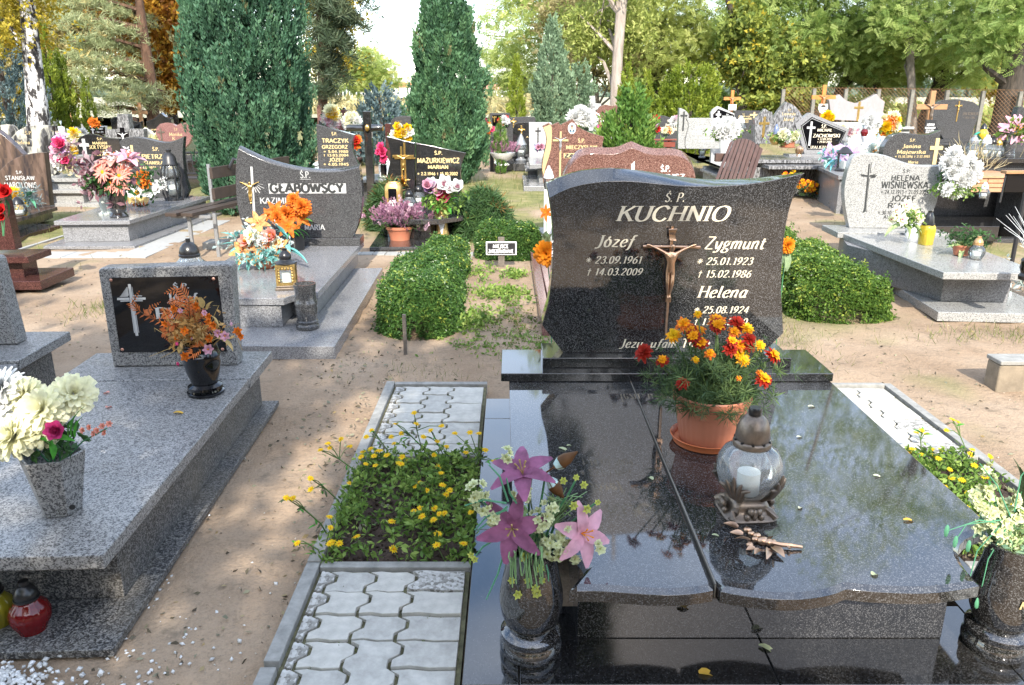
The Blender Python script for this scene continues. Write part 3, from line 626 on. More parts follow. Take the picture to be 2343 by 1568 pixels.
def tree(name,label,trunk,rad,crowns,lm,bark,seed,leaf=PIN,lsize=.34,group=None,cat='tree',sig=.42,droop=-.5,limbs=10,gaps=None):
    """trunk: world points from the ground up; crowns: (center, radii, clumps, leaves per clump)"""
    rng=np.random.default_rng(seed); base=Vector(trunk[0]); t=T(name,label,cat,base,0,group)
    tp=[Vector(p)-base for p in trunk]; mb=MB(); nT=len(tp)
    rr=[rad[min(len(rad)-1,int(i*(len(rad)-1)/(nT-1)+.5))] for i in range(nT)] if isinstance(rad,list) else [rad*(1-.72*i/(nT-1)) for i in range(nT)]; rr[0] *= 1.2
    mb.tube(tp,rr,10); PP=[]; TT=[]; CC=[]
    for c in crowns:
        cc,P,tn=clumps(np.array(c[0])-np.array(base),c[1],c[2],c[3],rng,sig if len(c) < 5 else c[4]); PP.append(P); TT.append(tn); CC.append(cc)
    P=np.concatenate(PP); tn=np.concatenate(TT); CC=np.concatenate(CC)
    if gaps:
        sd=np.array(sdir); w=P+np.array(base); h=w-sd*(w[:,2:3]/sd[2]); keep=np.ones(len(P),bool)
        for gx_,gy_,rx,ry,an in gaps:
            dx,dy=h[:,0]-gx_,h[:,1]-gy_; a_=dx*math.cos(an)+dy*math.sin(an); b_=-dx*math.sin(an)+dy*math.cos(an); keep &= (a_/rx)**2+(b_/ry)**2 > 1+rng.normal(size=len(P))*.12
        P=P[keep]; tn=tn[keep]
    for i in rng.choice(len(CC),min(limbs,len(CC)),replace=False):
        e=Vector(CC[i]); best=min(range(1,nT),key=lambda q:(tp[q]-e).length+(2.5 if tp[q].z > e.z-.2 else 0)); s=tp[best]*.8+tp[best-1]*.2
        mid=s.lerp(e,.5)+Vector(rng.normal(size=3)*.18)+Vector((0,0,.12*(e-s).length))
        r0=max(.012,rr[best]*.45); mb.tube([s,mid,e],[r0,r0*.6,r0*.2],5)
        for q in range(2):
            k2=CC[rng.integers(len(CC))]; k2=Vector(k2)
            if (k2-mid).length < 2.2:mb.tube([mid,mid.lerp(k2,.5)+Vector(rng.normal(size=3)*.1),k2],[r0*.4,r0*.28,r0*.1],4)
    mb.build('trunk',bark,t,smooth=60)
    D=rng.normal(size=(len(P),3))*np.array([1,1,.5])+np.array([0,0,droop])
    scat('crown',leaf,P,frames(D,rng=rng),lsize*rng.uniform(.6,1.25,len(P)),lm,t,rng=rng,rnd=np.clip(rng.uniform(0,1,len(P))*.75+.12+tn,0,1))
    return t
def cr(u,v,Y,ru,rv,ry,K,per):
    """crown blob from its photo centre and pixel radii, at distance Y"""
    c=AT(u,v,Y); s=Y/FPX; return ((c.x,c.y,c.z),(ru*s,ry,rv*s),K,per)
def tr(Y,*uv,up=()):
    """trunk through photo points at distance Y, starting on the ground"""
    P=[AT(u,v,Y) for u,v in uv]; a=P[0]; g=Vector((a.x,Y,gz(a.x,Y)-.1)); 
    P=[g]+[q for q in P if q.z > g.z+.3]; e=P[-1]; d=(e-P[-2]).normalized()
    for k in up:P.append(e+d*k)
    return P
# ------------------------------------------------------------------ woodland beyond the fence
YW=31
tree('poplar','tall tree with a pale straight trunk rising behind the bright green juniper',tr(27,(1406,285),(1409,200),(1414,108),(1421,20),up=(3,8,12)),[.24,.21,.18,.17,.16,.12,.06],
     [cr(1375,70,28.5,75,70,.8,34,34),cr(1440,60,28.5,50,50,.8,16,30),cr(1410,-250,27,150,230,2,60,40)],LM['olive'],BARKP,31,CLU2,.17,'woodland trees',limbs=16)
tree('robinia','large pale green tree whose hanging crown fills the gap behind the grey green juniper',tr(38,(1342,260),(1338,150),(1345,60),up=(4,9)),.26,
     [cr(1230,70,38,130,110,3,110,34),cr(1150,150,38,50,60,2,30,28),cr(1270,-170,38,180,180,4,130,30)],LM['robinia'],BARKG,32,PIN,.42,'woodland trees')
tree('robinia','olive green tree with a forked dark trunk behind the round thuja bush',tr(33,(1497,250),(1502,190),(1512,130),(1500,60),up=(4,9)),.22,
     [cr(1560,110,33,130,75,2.4,120,36),cr(1500,20,33,120,70,2.4,90,36),cr(1560,-200,33,190,210,4,140,30)],LM['olive'],BARK,33,PIN,.36,'woodland trees')
tree('robinia','thin trunked pale tree between the poplar and the grey green juniper',tr(35,(1364,232),(1360,165),(1352,90),up=(5,9)),.15,
     [cr(1330,60,35,80,110,2,70,34),cr(1440,150,35,60,50,2,40,30)],LM['straw'],BARKG,34,CLU2,.22,'woodland trees')
tree('ivy_clad_tree','tree wrapped in yellow green ivy behind the orange wooden cross',tr(29,(1700,240),(1712,170),(1690,90),up=(3,6)),.20,
     [cr(1775,195,29,70,62,1.4,80,40),cr(1705,110,29,45,90,1.4,46,40),cr(1825,160,29,34,80,1.2,36,38)],LM['ivy'],BARK,35,CLU,.20,'woodland trees',sig=.3)
tree('robinia','dark green tree with two thick upright trunks beyond the chain link fence',tr(30,(1872,255),(1868,130),(1860,40),up=(4,8)),.30,
     [cr(1790,50,30,140,80,2.2,130,38),cr(1770,120,29.6,60,40,1.2,30,34),cr(1930,90,30,110,60,2,90,38),cr(1880,-200,30,220,210,4,150,30),cr(1800,-600,33,230,300,5,120,28)],LM['green'],BARK,36,PIN,.36,'woodland trees')
tree('robinia','tree with a V shaped pair of dark stems behind the pale lilac headstone',tr(31,(1915,240),(1922,205),(1950,160),(1968,110),up=(3,7)),.26,
     [cr(1990,90,31,120,60,2,80,34),cr(2010,170,31,60,35,1.5,34,30),cr(2000,-160,31,160,180,3,110,30)],LM['green'],BARK,37,PIN,.36,'woodland trees')
tree('robinia','tree with crooked thin dark stems growing against the chain link fence',tr(30,(2010,230),(2003,190),(1985,160),(2030,120),up=(2,4)),.13,
     [cr(2050,140,30,90,50,1.6,70,34)],LM['robinia'],BARK,38,PIN,.32,'woodland trees')
tree('pine','slender tree with a straight tan trunk just behind the brown wooden cross',tr(27,(2087,280),(2084,180),(2080,80),(2078,0),up=(4,8)),.17,
     [cr(2090,50,27,90,60,1.5,60,34),cr(2070,-180,27,120,150,2.5,80,30)],LM['green'],BARKG,39,PIN,.34,'woodland trees')
tree('robinia','big leaning dark trunk tree spreading thin branches over the brown wooden cross',tr(29,(2122,270),(2150,200),(2172,110),(2206,0),up=(5,9)),.36,
     [cr(2150,120,29,100,70,2,54,30),cr(2230,140,29,70,60,2,30,26),cr(2200,-180,29,190,200,4,120,30),cr(2100,-650,31,330,330,5,170,28)],LM['robinia'],BARK,40,PIN,.34,'woodland trees')
tree('oak','massive dark trunk at the fence beside the yellow shrub',tr(25,(2300,285),(2316,180),(2325,60),up=(4,8)),.48,
     [cr(2300,30,25,80,60,2,60,34),cr(2260,90,25,50,60,1.5,40,28),cr(2340,-160,25,170,190,3,100,30),cr(2400,-560,27,250,300,4,110,28)],LM['green'],BARK,41,PIN,.32,'woodland trees')
tree('shrub','yellow leaved shrub beyond the fence beside the massive dark trunk',tr(31,(2285,260),(2282,200)),.05,[cr(2283,175,31,38,50,1,40,36)],LM['yellow'],BARK,42,CLU,.20,cat='shrub',sig=.3)
tree('robinia','small pale tree standing alone in the gap between the two tall conifers',tr(48,(893,240),(880,205),(862,180),(850,150)),.14,
     [cr(845,150,48,55,35,2,50,34),cr(815,185,48,40,25,2,30,30),cr(880,190,48,35,20,2,22,30)],LM['robinia'],BARKG,43,PIN,.42,'woodland trees',droop=0)
# left side
tree('birch','white barked birch trunk with black patches beside the yellow green conifers',tr(17,(88,280),(80,190),(70,90),(62,0),up=(3,6)),[.26,.225,.185,.16,.14,.10,.05],
     [cr(20,40,17,70,90,1.2,40,30),cr(70,-260,17,160,180,2,80,30)],LM['yellow'],BIRCH,44,CLU,.10,'trees on the west side',sig=.3)
tree('birch','slim birch behind the white barked birch with pale straw foliage',tr(30,(115,260),(118,150),(112,40),up=(3,7)),.14,
     [cr(130,70,30,80,80,2,80,40),cr(30,60,30,70,120,2,80,40),cr(100,-150,30,180,130,3,90,34)],LM['straw'],BIRCH,45,CLU2,.22,'trees on the west side')
tree('birch','yellow foliage tree filling the upper corner behind the birch trunks',tr(36,(30,250),(25,150),(20,40),up=(4,8)),.2,
     [cr(40,60,36,110,120,3,120,36),cr(60,200,36,90,60,2,50,30)],LM['yellow'],BIRCH,46,CLU2,.24,'trees on the west side')
tree('beech','orange autumn tree beside the tall blue green conifer',tr(29,(395,270),(392,180),(388,60),up=(4,8)),.2,
     [cr(370,40,29,75,70,2,110,44),cr(385,140,29,55,70,1.6,90,44),cr(400,210,29,35,40,1.4,36,40),cr(340,-150,29,150,140,3,100,34)],LM['orange'],BARK,47,CLU2,.20,'trees on the west side')
def pine(label,trunk,rad,tiers,lm,seed,size,group):
    """tiers: (u, v, half width px, half height px, Y)"""
    rng=np.random.default_rng(seed); base=Vector(trunk[0]); t=T('pine',label,'tree',base,0,group); mb=MB()
    tp=[Vector(p)-base for p in trunk]; mb.tube(tp,[rad*(1-.7*i/(len(tp)-1)) for i in range(len(tp))],10); P=[]
    for u,v,ru,rv,Y in tiers:
        c=AT(u,v,Y)-base; s=Y/FPX; k=int(ru*rv/5.5)+14
        q=rng.normal(size=(k,3))*np.array([ru*s*.5,.55,rv*s*.42])+np.array(c); q[:,2] +=-.32*((q[:,0]-c.x)/(ru*s))**2; P.append(q)
        zt=min(max(c.z-.2,.5),tp[-1].z); b=next((tp[i].lerp(tp[i+1],(zt-tp[i].z)/(tp[i+1].z-tp[i].z)) for i in range(len(tp)-1) if tp[i].z <= zt <= tp[i+1].z),tp[-1])
        for e in (-.8,.1,.8):mb.tube([b,b.lerp(c,.6)+Vector((0,0,.12)),c+Vector((e*ru*s,0,-.05))],[rad*.35,rad*.22,.015],5)
    mb.build('trunk',BARKR,t,smooth=60); P=np.concatenate(P)
    scat('crown',SPIKE,P,frames(rng.normal(size=(len(P),3))*.6+np.array([0,-.2,1]),rng=rng),size*rng.uniform(.7,1.2,len(P)),lm,t,rng=rng); return t
pine('pale needled pine with layered drooping boughs beside the orange autumn tree',tr(25,(352,285),(344,180),(330,90),(318,0),up=(2,5)),.22,
     [(215,8,75,13,25),(290,30,50,10,25.6),(190,46,60,12,24.6),(262,64,62,12,24.8),(215,92,64,12,24.4),(285,104,40,10,25.4),(190,128,50,11,24),(262,140,60,12,24.2),(310,160,30,9,25),(212,168,48,10,23.8),(300,192,48,11,24.5),(240,196,50,10,24),(285,224,60,11,23.8),(345,226,30,9,25),(235,248,40,8,23.6),(345,205,36,9,24.2),(180,-20,70,18,26),(250,-60,110,24,25)],LM['pine'],51,.20,'trees on the west side')
pine('dark pine showing ragged boughs past the edge of the tall blue green conifer',tr(21,(740,330),(738,200),(732,60),up=(3,6)),.16,
     [(760,20,50,26,21),(800,40,36,14,21),(752,75,44,22,21),(775,100,30,14,20.6),(748,140,36,20,21),(765,170,26,12,20.6),(742,205,22,16,20.6),(750,-40,80,40,21)],LM['pined'],52,.24,'trees on the west side')
tree('beech','small golden tree glimpsed between the dark pine and the sky',tr(26,(742,260),(748,120),(750,40),up=(2,)),.1,[cr(755,30,26,32,40,1.0,24,26),cr(748,120,26,20,40,1.0,16,24)],LM['yellow'],BARK,53,CLU2,.16)
conifer('spruce','grey green spruce on bare stems at the west edge beside the birch','tree',AT(28,300,19).to_2d().to_3d(),[(.15,.9),(.62,1.15),(.72,1.7),(.6,2.3),(.3,3.0),(.05,3.4)],700,.22,LM['blue'],54,.5,.3,PL_B)
# tall conifers
def con(name,label,Y,u,prof,n,size,lm,seed,group='columnar conifers',**k):
    a=AT(u,226,Y); return conifer(name,label,'conifer',(a.x,Y,gz(a.x,Y)),prof,n,size,lm,seed,group=group,**k)
con('columnar_conifer','huge blue green columnar conifer towering behind the dark grey curved headstone',12.7,574,[(.55,.0),(.70,.4),(.77,1.2),(.79,2.0),(.77,2.9),(.70,3.8),(.52,4.8),(.2,5.6)],5600,.25,LM['thuja'],61,out=.22)
con('columnar_conifer','dark green pointed conifer behind the black slanted headstone with the gold cross',17.2,1024,[(.45,.0),(.62,.4),(.70,1.0),(.70,1.5),(.64,2.1),(.56,2.8),(.44,3.4),(.26,4.0),(.06,4.5)],3000,.30,LM['thuja2'],62,out=.2,bulge=.3)
con('columnar_conifer','broad pale grey green conifer behind the red brown headstone with a portrait',24,1262,[(.4,.2),(.50,.7),(.52,1.4),(.44,2.2),(.29,3.0),(.12,3.5),(.03,3.8)],900,.34,LM['pale'],63,bulge=.35)
con('columnar_conifer','lower pale grey green conifer leaning on the broad pale one',24.3,1325,[(.4,.2),(.46,.8),(.42,1.6),(.3,2.2),(.08,2.7)],420,.32,LM['pale'],64,bulge=.35)
con('columnar_conifer','slim yellow green cone shaped conifer in the sunny gap beside the dark pointed conifer',28,1181,[(.18,.2),(.27,.8),(.26,1.4),(.19,2.1),(.09,2.7),(.02,3.1)],420,.26,LM['ygreen'],65,bulge=.1,out=.15)
con('columnar_conifer','yellow green column conifer right beside the pale straight trunk',25,1432,[(.2,.2),(.26,.8),(.27,1.4),(.2,2.0),(.1,2.4),(.02,2.75)],380,.24,LM['ygreen'],66,bulge=.1,out=.15)
con('columnar_conifer','yellow green column conifer between the bright juniper and the round thuja bush',25,1478,[(.2,.2),(.26,.8),(.24,1.4),(.16,1.9),(.02,2.45)],340,.24,LM['ygreen'],67,bulge=.1,out=.15)
con('juniper','bright green feathery juniper standing behind the reddish brown wavy headstone',14.5,1445,[(.28,.1),(.40,.4),(.43,.8),(.38,1.2),(.18,1.55),(.08,1.8)],700,.30,LM['juniper'],68,out=.35,bulge=.5,group=None)
con('juniper','round trimmed thuja bush with bronzed tips behind the pale grey two part headstone',24,1577,[(.55,.2),(.75,.6),(.80,1.2),(.74,1.8),(.5,2.3),(.1,2.55)],800,.28,LM['ygreen'],69,out=.6,bulge=.15,tmpl=PL_B,group=None)
con('columnar_conifer','tallest yellow green conifer beside the birch trunk',21,122,[(.16,.3),(.24,.8),(.25,1.6),(.18,2.5),(.08,3.2),(.02,3.5)],480,.24,LM['ygreen'],70,bulge=.15,out=.15)
con('columnar_conifer','second yellow green conifer, half shaded, leaning against the tallest one',21.4,150,[(.16,.3),(.24,.8),(.22,1.6),(.14,2.3),(.02,2.9)],380,.24,LM['ygreen'],71,bulge=.15,out=.15)
con('columnar_conifer','short slim yellow green conifer in front of the pale pine',21,200,[(.12,.3),(.15,.8),(.14,1.5),(.02,2.25)],260,.20,LM['ygreen'],72,bulge=.1,out=.15)
con('columnar_conifer','small yellow green conifer hidden partly by the birch trunk',21.5,58,[(.12,.3),(.14,.8),(.10,1.4),(.02,2.1)],220,.20,LM['ygreen'],73,bulge=.1,out=.15)
con('spruce','squat blue spruce behind the black granite cross',22,868,[(.45,.1),(.64,.5),(.60,1.0),(.42,1.5),(.2,1.8),(.04,2.1)],520,.30,LM['blue'],74,out=.7,bulge=.35,tmpl=PL_B,group=None)
con('spruce','small green conifer peeping out beside the squat blue spruce',24,907,[(.2,.2),(.24,.8),(.2,1.3),(.04,1.75)],150,.24,LM['thuja2'],75,group=None)
con('spruce','dwarf cone conifer planted in the white bowl',19.3,1145,[(.10,.55),(.19,.66),(.15,.85),(.07,1.1),(.01,1.28)],240,.12,LM['juniper'],76,out=.3,bulge=.15,group=None)
def mound(label,c,r,n,size,lm,seed,tmpl,name='shrub',cat='shrub',group=None,zc=.5,out=1.0):
    """low dense bush: sprigs over a lumpy dome"""
    rng=np.random.default_rng(seed); t=T(name,label,cat,(c[0],c[1],gz(c[0],c[1])),0,group)
    d=udirs(n,rng); d[:,2]=np.abs(d[:,2])*1.0-.15; lump=vnoise(np.arctan2(d[:,1],d[:,0])*2.6+9,d[:,2]*3.4,seed)-.5
    k=np.where(rng.uniform(size=n) < .3,rng.uniform(.6,.85,n),rng.uniform(.88,1.04,n))*(1+.35*lump)
    P=d*np.array(r)*k[:,None]; P[:,2]=np.maximum(P[:,2]+.12*r[2],.02)
    scat('foliage',tmpl,P,frames(d*out+rng.normal(size=(n,3))*.35+np.array([0,0,.35]),rng=rng),size*rng.uniform(.7,1.3,n),lm,t,rng=rng,rnd=np.clip(rng.uniform(0,1,n)+lump*.4,0,1))
    mb=MB()
    for q in range(7):
        a=q*.9; mb.tube([(0,0,-.02),(math.cos(a)*r[0]*.3,math.sin(a)*r[1]*.3,r[2]*.4),(math.cos(a)*r[0]*.65,math.sin(a)*r[1]*.65,r[2]*.75)],[.02,.014,.005],5)
    mb.build('stem',BARK,t); return t
mound('dwarf spruce bush between the dark grey curved headstone and the black slanted one',(-1.72,10.9),(.27,.3,.62),900,.11,LM['dwarf'],81,SPIKE,group='dwarf spruces')
mound('dense rounded dwarf spruce bush at the corner of the black grave',(-.42,10.3),(.42,.42,.60),1400,.11,LM['dwarf'],82,SPIKE,group='dwarf spruces')
mound('small dwarf spruce just in front of the black granite cross',(-1.28,11.4),(.16,.18,.75),420,.10,LM['dwarf'],83,SPIKE,group='dwarf spruces')
mound('small trimmed green ball bush beside the five sided black plaque',(7.0,15.3),(.30,.3,.92),700,.09,LM['juniper'],84,CLU,zc=.3)
# ------------------------------------------------------------------ clipped box hedges
def hedge(label,a,b,hw,h,n,lm,seed,group='clipped box hedges'):
    rng=np.random.default_rng(seed); A=np.array(a,float); B=np.array(b,float); L=np.linalg.norm(B-A); ax=(B-A)/L; sd=np.array([-ax[1],ax[0]])
    ctr=(A+B)/2; t=T('box_hedge',label,'hedge',(ctr[0],ctr[1],gz(*ctr)),0,group)
    s=rng.uniform(-L/2,L/2,n); th=rng.uniform(-.15,PI+.15,n); e=1/3.2
    cy=np.sign(np.cos(th))*np.abs(np.cos(th)) ** (2*e*1.3)*hw; cz=np.maximum(np.sin(th),-.05); cz=np.sign(cz)*np.abs(cz) ** (2*e*1.3)*h
    endt=np.clip((np.abs(s)-(L/2-hw*.9))/(hw*.9),0,1); sh=np.sqrt(np.clip(1-endt**2.6,.02,1)); cy=cy*sh; cz=cz*(.35+.65*sh)
    lump=.7*vnoise(s*3.2+50,th*2.4,seed)+.3*vnoise(s*9+5,th*6,seed+1)-.5; k=(1+.42*lump)*np.where(rng.uniform(size=n) < .28,rng.uniform(.65,.9,n),np.where(rng.uniform(size=n) < .04,rng.uniform(1.05,1.16,n),rng.uniform(.92,1.05,n)))
    P=np.zeros((n,3)); P[:,:2]=s[:,None]*ax+(cy*k)[:,None]*sd; P[:,2]=np.maximum(cz*k,.01)
    D=np.zeros((n,3)); D[:,:2]=(np.cos(th)*.8)[:,None]*sd+(np.sign(s)*endt)[:,None]*ax; D[:,2]=np.maximum(np.sin(th),0)*.8+.45; D += rng.normal(size=(n,3))*.3
    top=np.clip(D[:,2],0,1)
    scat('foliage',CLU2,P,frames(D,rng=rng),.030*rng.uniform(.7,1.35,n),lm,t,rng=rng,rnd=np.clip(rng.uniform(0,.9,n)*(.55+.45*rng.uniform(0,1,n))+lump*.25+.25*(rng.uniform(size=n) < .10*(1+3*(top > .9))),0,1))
    mb=MB()
    for q in range(int(L*9)):
        u=rng.uniform(-L/2*.85,L/2*.85); w=rng.uniform(-.5,.5)*hw; p0=ax*u+sd*w; 
        mb.tube([(p0[0],p0[1],-.03),(p0[0]+rng.normal()*.04,p0[1]+rng.normal()*.04,h*.45),(p0[0]+rng.normal()*.08,p0[1]+rng.normal()*.08,h*.85)],[.010,.008,.004],4)
    mb.build('stem',BARK,t); return t
hedge('long clipped box hedge running away beside the bare reserved plot',(-.75,5.68),(-.78,7.6),.315,.375,15000,LM['box'],91)
hedge('lower continuation of the long box hedge towards the black slanted grave',(-.74,7.66),(-.72,8.62),.25,.31,5200,LM['box'],94)
hedge('short box hedge closing the far side of the reserved plot behind the little sign',(-.42,8.95),(.34,8.98),.26,.40,7500,LM['box'],92)
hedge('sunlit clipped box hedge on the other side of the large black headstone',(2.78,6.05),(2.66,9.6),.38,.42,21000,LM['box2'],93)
# ------------------------------------------------------------------ far ground beyond the fence
def strip(label,name,Y,u0,u1,v0,n,size,lm,seed,hh):
    rng=np.random.default_rng(seed); a=AT(u0,226,Y).x; b=AT(u1,226,Y).x
    x=rng.uniform(a,b,n); h=hh*(.5+vnoise(x*.09,x*0,seed)); P=np.stack([x,Y+rng.normal(size=n)*(8 if Y > 50 else .7),rng.uniform(0,1,n)*h],1)
    o=scat(name,CLU2,P,frames(rng.normal(size=(n,3)),rng=rng),size*rng.uniform(.6,1.4,n),lm,rng=rng); o['kind']='stuff'; return o
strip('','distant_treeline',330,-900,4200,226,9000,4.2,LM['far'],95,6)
strip('','field_hedgerow',70,650,1300,226,1800,.7,LM['straw'],96,1.3)
strip('','field_hedgerow',62,1600,3600,226,2200,.7,LM['olive'],97,.9)
strip('','undergrowth',33.5,1440,1960,226,2600,.30,LM['green'],98,2.3); strip('','undergrowth',34,1960,2700,226,1100,.30,LM['olive'],99,1.5)
fm=plain('dry_meadow',(.33,.30,.19),.95,0,.2,.12)
fld=MB().add([(-400,52,.55),(400,52,.62),(400,300,2.2),(-400,300,2.2)],[(0,1,2,3)]).build('meadow',fm); fld['kind']='structure'
t=T('warehouse','long white industrial building with a red roof on the horizon','building',(AT(925,226,240).x,240,1.5))
block(t,'wall',-12,12,-5,5,0,3.4,M['wht'],0); MB().prism([(-12.5,3.41),(12.5,3.41),(12,4.6),(-12,4.6)],-5.5,5.5).build('roof',plain('red_roof',(.42,.14,.09),.8),t)
t=T('warehouse','pale low building in the bright gap beside the slim yellow green conifer','building',(AT(1135,226,230).x,230,1.5))
block(t,'wall',-7,7,-4,4,0,2.6,M['wht'],0); MB().prism([(-7.4,2.61),(7.4,2.61),(6,4.0),(-6,4.0)],-4.4,4.4).build('roof',plain('pale_red_roof',(.5,.25,.2),.8),t)
lp=T('street_lamp','pale arched street lamp far beyond the cemetery','street lamp',(AT(752,226,170).x,170,1.0),0,'street lamps along the distant road')
MB().tube([(0,0,0),(0,0,3.2),(.15,0,3.8),(.6,0,4.05),(1.0,0,4.05)],[.12,.10,.09,.08,.08],6).build('pole',M['wht'],lp); MB().box(.8,1.5,-.15,.15,3.95,4.12).build('lamp_head',M['wht'],lp)
for u,s in ((768,1.0),(785,1.05),(800,1.1),(806,.9),(816,1.0),(775,1.3),(794,1.35)):dup(lp,(AT(u,226,170+s*8).x,170+s*8,1.0),0,None,s)
# ------------------------------------------------------------------ chain link fence
ft=T('chain_link_fence','rusty chain link fence on concrete posts along the wood','fence',(0,0,0))
FA=Vector((7.0,25.5)); FB=Vector((19.5,24.0)); FA=Vector((AT(1790,226,27.3).x,27.3)); FB=Vector((AT(2420,226,24).x,24)); nP=9; fh=1.5
rust=plain('rusty_wire',(.22,.12,.06),.7,.3,.2)
pm=MB().box(-.055,.055,-.055,.055,-.2,1.5).mesh('post',plain('weathered_post',(.17,.16,.14),.9,0,.3,9)); wire=MB()
for i in range(nP):
    q=FA.lerp(FB,i/(nP-1)); link('post',pm,ft,.006,(q.x,q.y,gz(q.x,q.y)))
Lf=(FB-FA).length; dr=(FB-FA)/Lf; pitch=.11; nW=int(Lf/pitch)+int(fh/pitch)
for sgn in (1,-1):
    for i in range(nW):
        s0=(i-int(fh/pitch))*pitch if sgn > 0 else i*pitch; a,b=(s0,0),(s0+sgn*fh,fh)
        if sgn > 0 and a[0] < 0:a=(0,-s0)
        if sgn > 0 and b[0] > Lf:b=(Lf,Lf-s0)
        if sgn < 0 and b[0] < 0:b=(0,s0)
        if sgn < 0 and a[0] > Lf:a=(Lf,s0-Lf)
        if b[1] <= a[1]:continue
        p0=FA+dr*a[0]; p1=FA+dr*b[0]
        wire.tube([(p0.x,p0.y+.03*sgn*.2,gz(p0.x,p0.y)+.05+a[1]),(p1.x,p1.y+.006*sgn,gz(p1.x,p1.y)+.05+b[1])],.0045,3)
for zz in (.06,.8,1.55):wire.tube([(FA.x,FA.y-.02,gz(FA.x,FA.y)+zz),(FB.x,FB.y-.02,gz(FB.x,FB.y)+zz)],.006,4)
w=wire.build('wire_mesh',rust,ft); w['kind']='stuff'
# ------------------------------------------------------------------ shade trees standing behind the photographer
def shade(label,x,y,crowns,seed):
    tree('lime_tree',label,[(x,y,-.1),(x+.1,y,2.5),(x,y+.2,5),(x+.2,y,8.5)],.22,crowns,LM['green'],BARK,seed,CLU2,.26,'lime trees behind the path',sig=.45,droop=-.3,gaps=[(-1.02,3.2,.22,.78,R(8)),(-.85,4.1,.30,.55,R(-20)),(-.27,2.28,.09,.38,R(-14)),(-1.15,7.0,.35,1.0,0),(2.5,4.5,1.9,9,0),(-.6,7.0,.35,1.6,0),(-4.0,5.6,.6,.4,0),(-1.78,3.4,.32,.36,0),(-5.5,13.5,2.5,2.2,0)])
rng=np.random.default_rng(7); n=9000; x=rng.uniform(-30,30,n); P=np.stack([x,-14+rng.normal(size=n)*1.2,rng.uniform(0,1,n)**.8*(5.2+2.2*vnoise(x*.35,x*0,4))],1)
o=scat('unseen_added_woods',CLU2,P,frames(rng.normal(size=(n,3)),rng=rng),.55*rng.uniform(.6,1.4,n),LM['dwarf'],rng=rng); o['kind']='stuff'  # unseen leaf wall, added behind the camera to darken reflections in polished stone
SHADE=True
if SHADE:
    shade('tall lime tree behind the path shading the speckled grave',-4.6,-6.5,[((-3.7,-6.6,6.4),(2.2,3.6,1.8),60,26),((-1.6,-5.8,6.2),(1.5,2.8,1.4),34,24),((-6.2,-6.0,7.0),(2.4,3.4,2.0),50,24),((.55,-4.3,5.6),(.8,2.0,.8),40,28),((.75,-5.3,5.6),(.6,.5,.5),16,28)],101)
    shade('second lime tree behind the path with a gap in its crown',-9.5,-5.0,[((-9.5,-5.0,7.0),(2.8,3.6,2.2),56,24)],102)
# ------------------------------------------------------------------ flowers
def petal(L,w,cup=.25,curl=.2,nz=4,tip=.0,ex=.7):
    """grid petal growing along +x from the origin, face up (+z)"""
    V=[]; F=[]
    for i in range(nz+1):
        t=i/nz; ww=w*(math.sin(PI*min(1,(t*.88+.08))) ** ex)*(1-tip*t); x=L*t; z=L*(cup*t-curl*t*t*2)
        for j in (-1,0,1):V.append((x,j*ww/2,z+abs(j)*ww*.18))
    for i in range(nz):
        for j in (0,1):a=i*3+j; F.append((a,a+3,a+4,a+1))
    return V,F
def ring(mb,n,L,w,tilt,cup=.2,curl=.2,z=0.0,r0=0.0,jit=.1,rng=random,nz=3,ph=0.0,tip=0.0,ex=.7):
    for k in range(n):
        V,F=petal(L*rng.uniform(1-jit,1+jit),w*rng.uniform(1-jit,1+jit),cup,curl,nz,tip,ex)
        a=2*PI*k/n+ph+rng.uniform(-jit,jit)
        Mx=Matrix.Rotation(a,4,'Z') @ Matrix.Translation((r0,0,z)) @ Matrix.Rotation(-(tilt+rng.uniform(-jit,jit)),4,'Y')
        mb.add([Mx @ Vector(v) for v in V],F)
FC={}
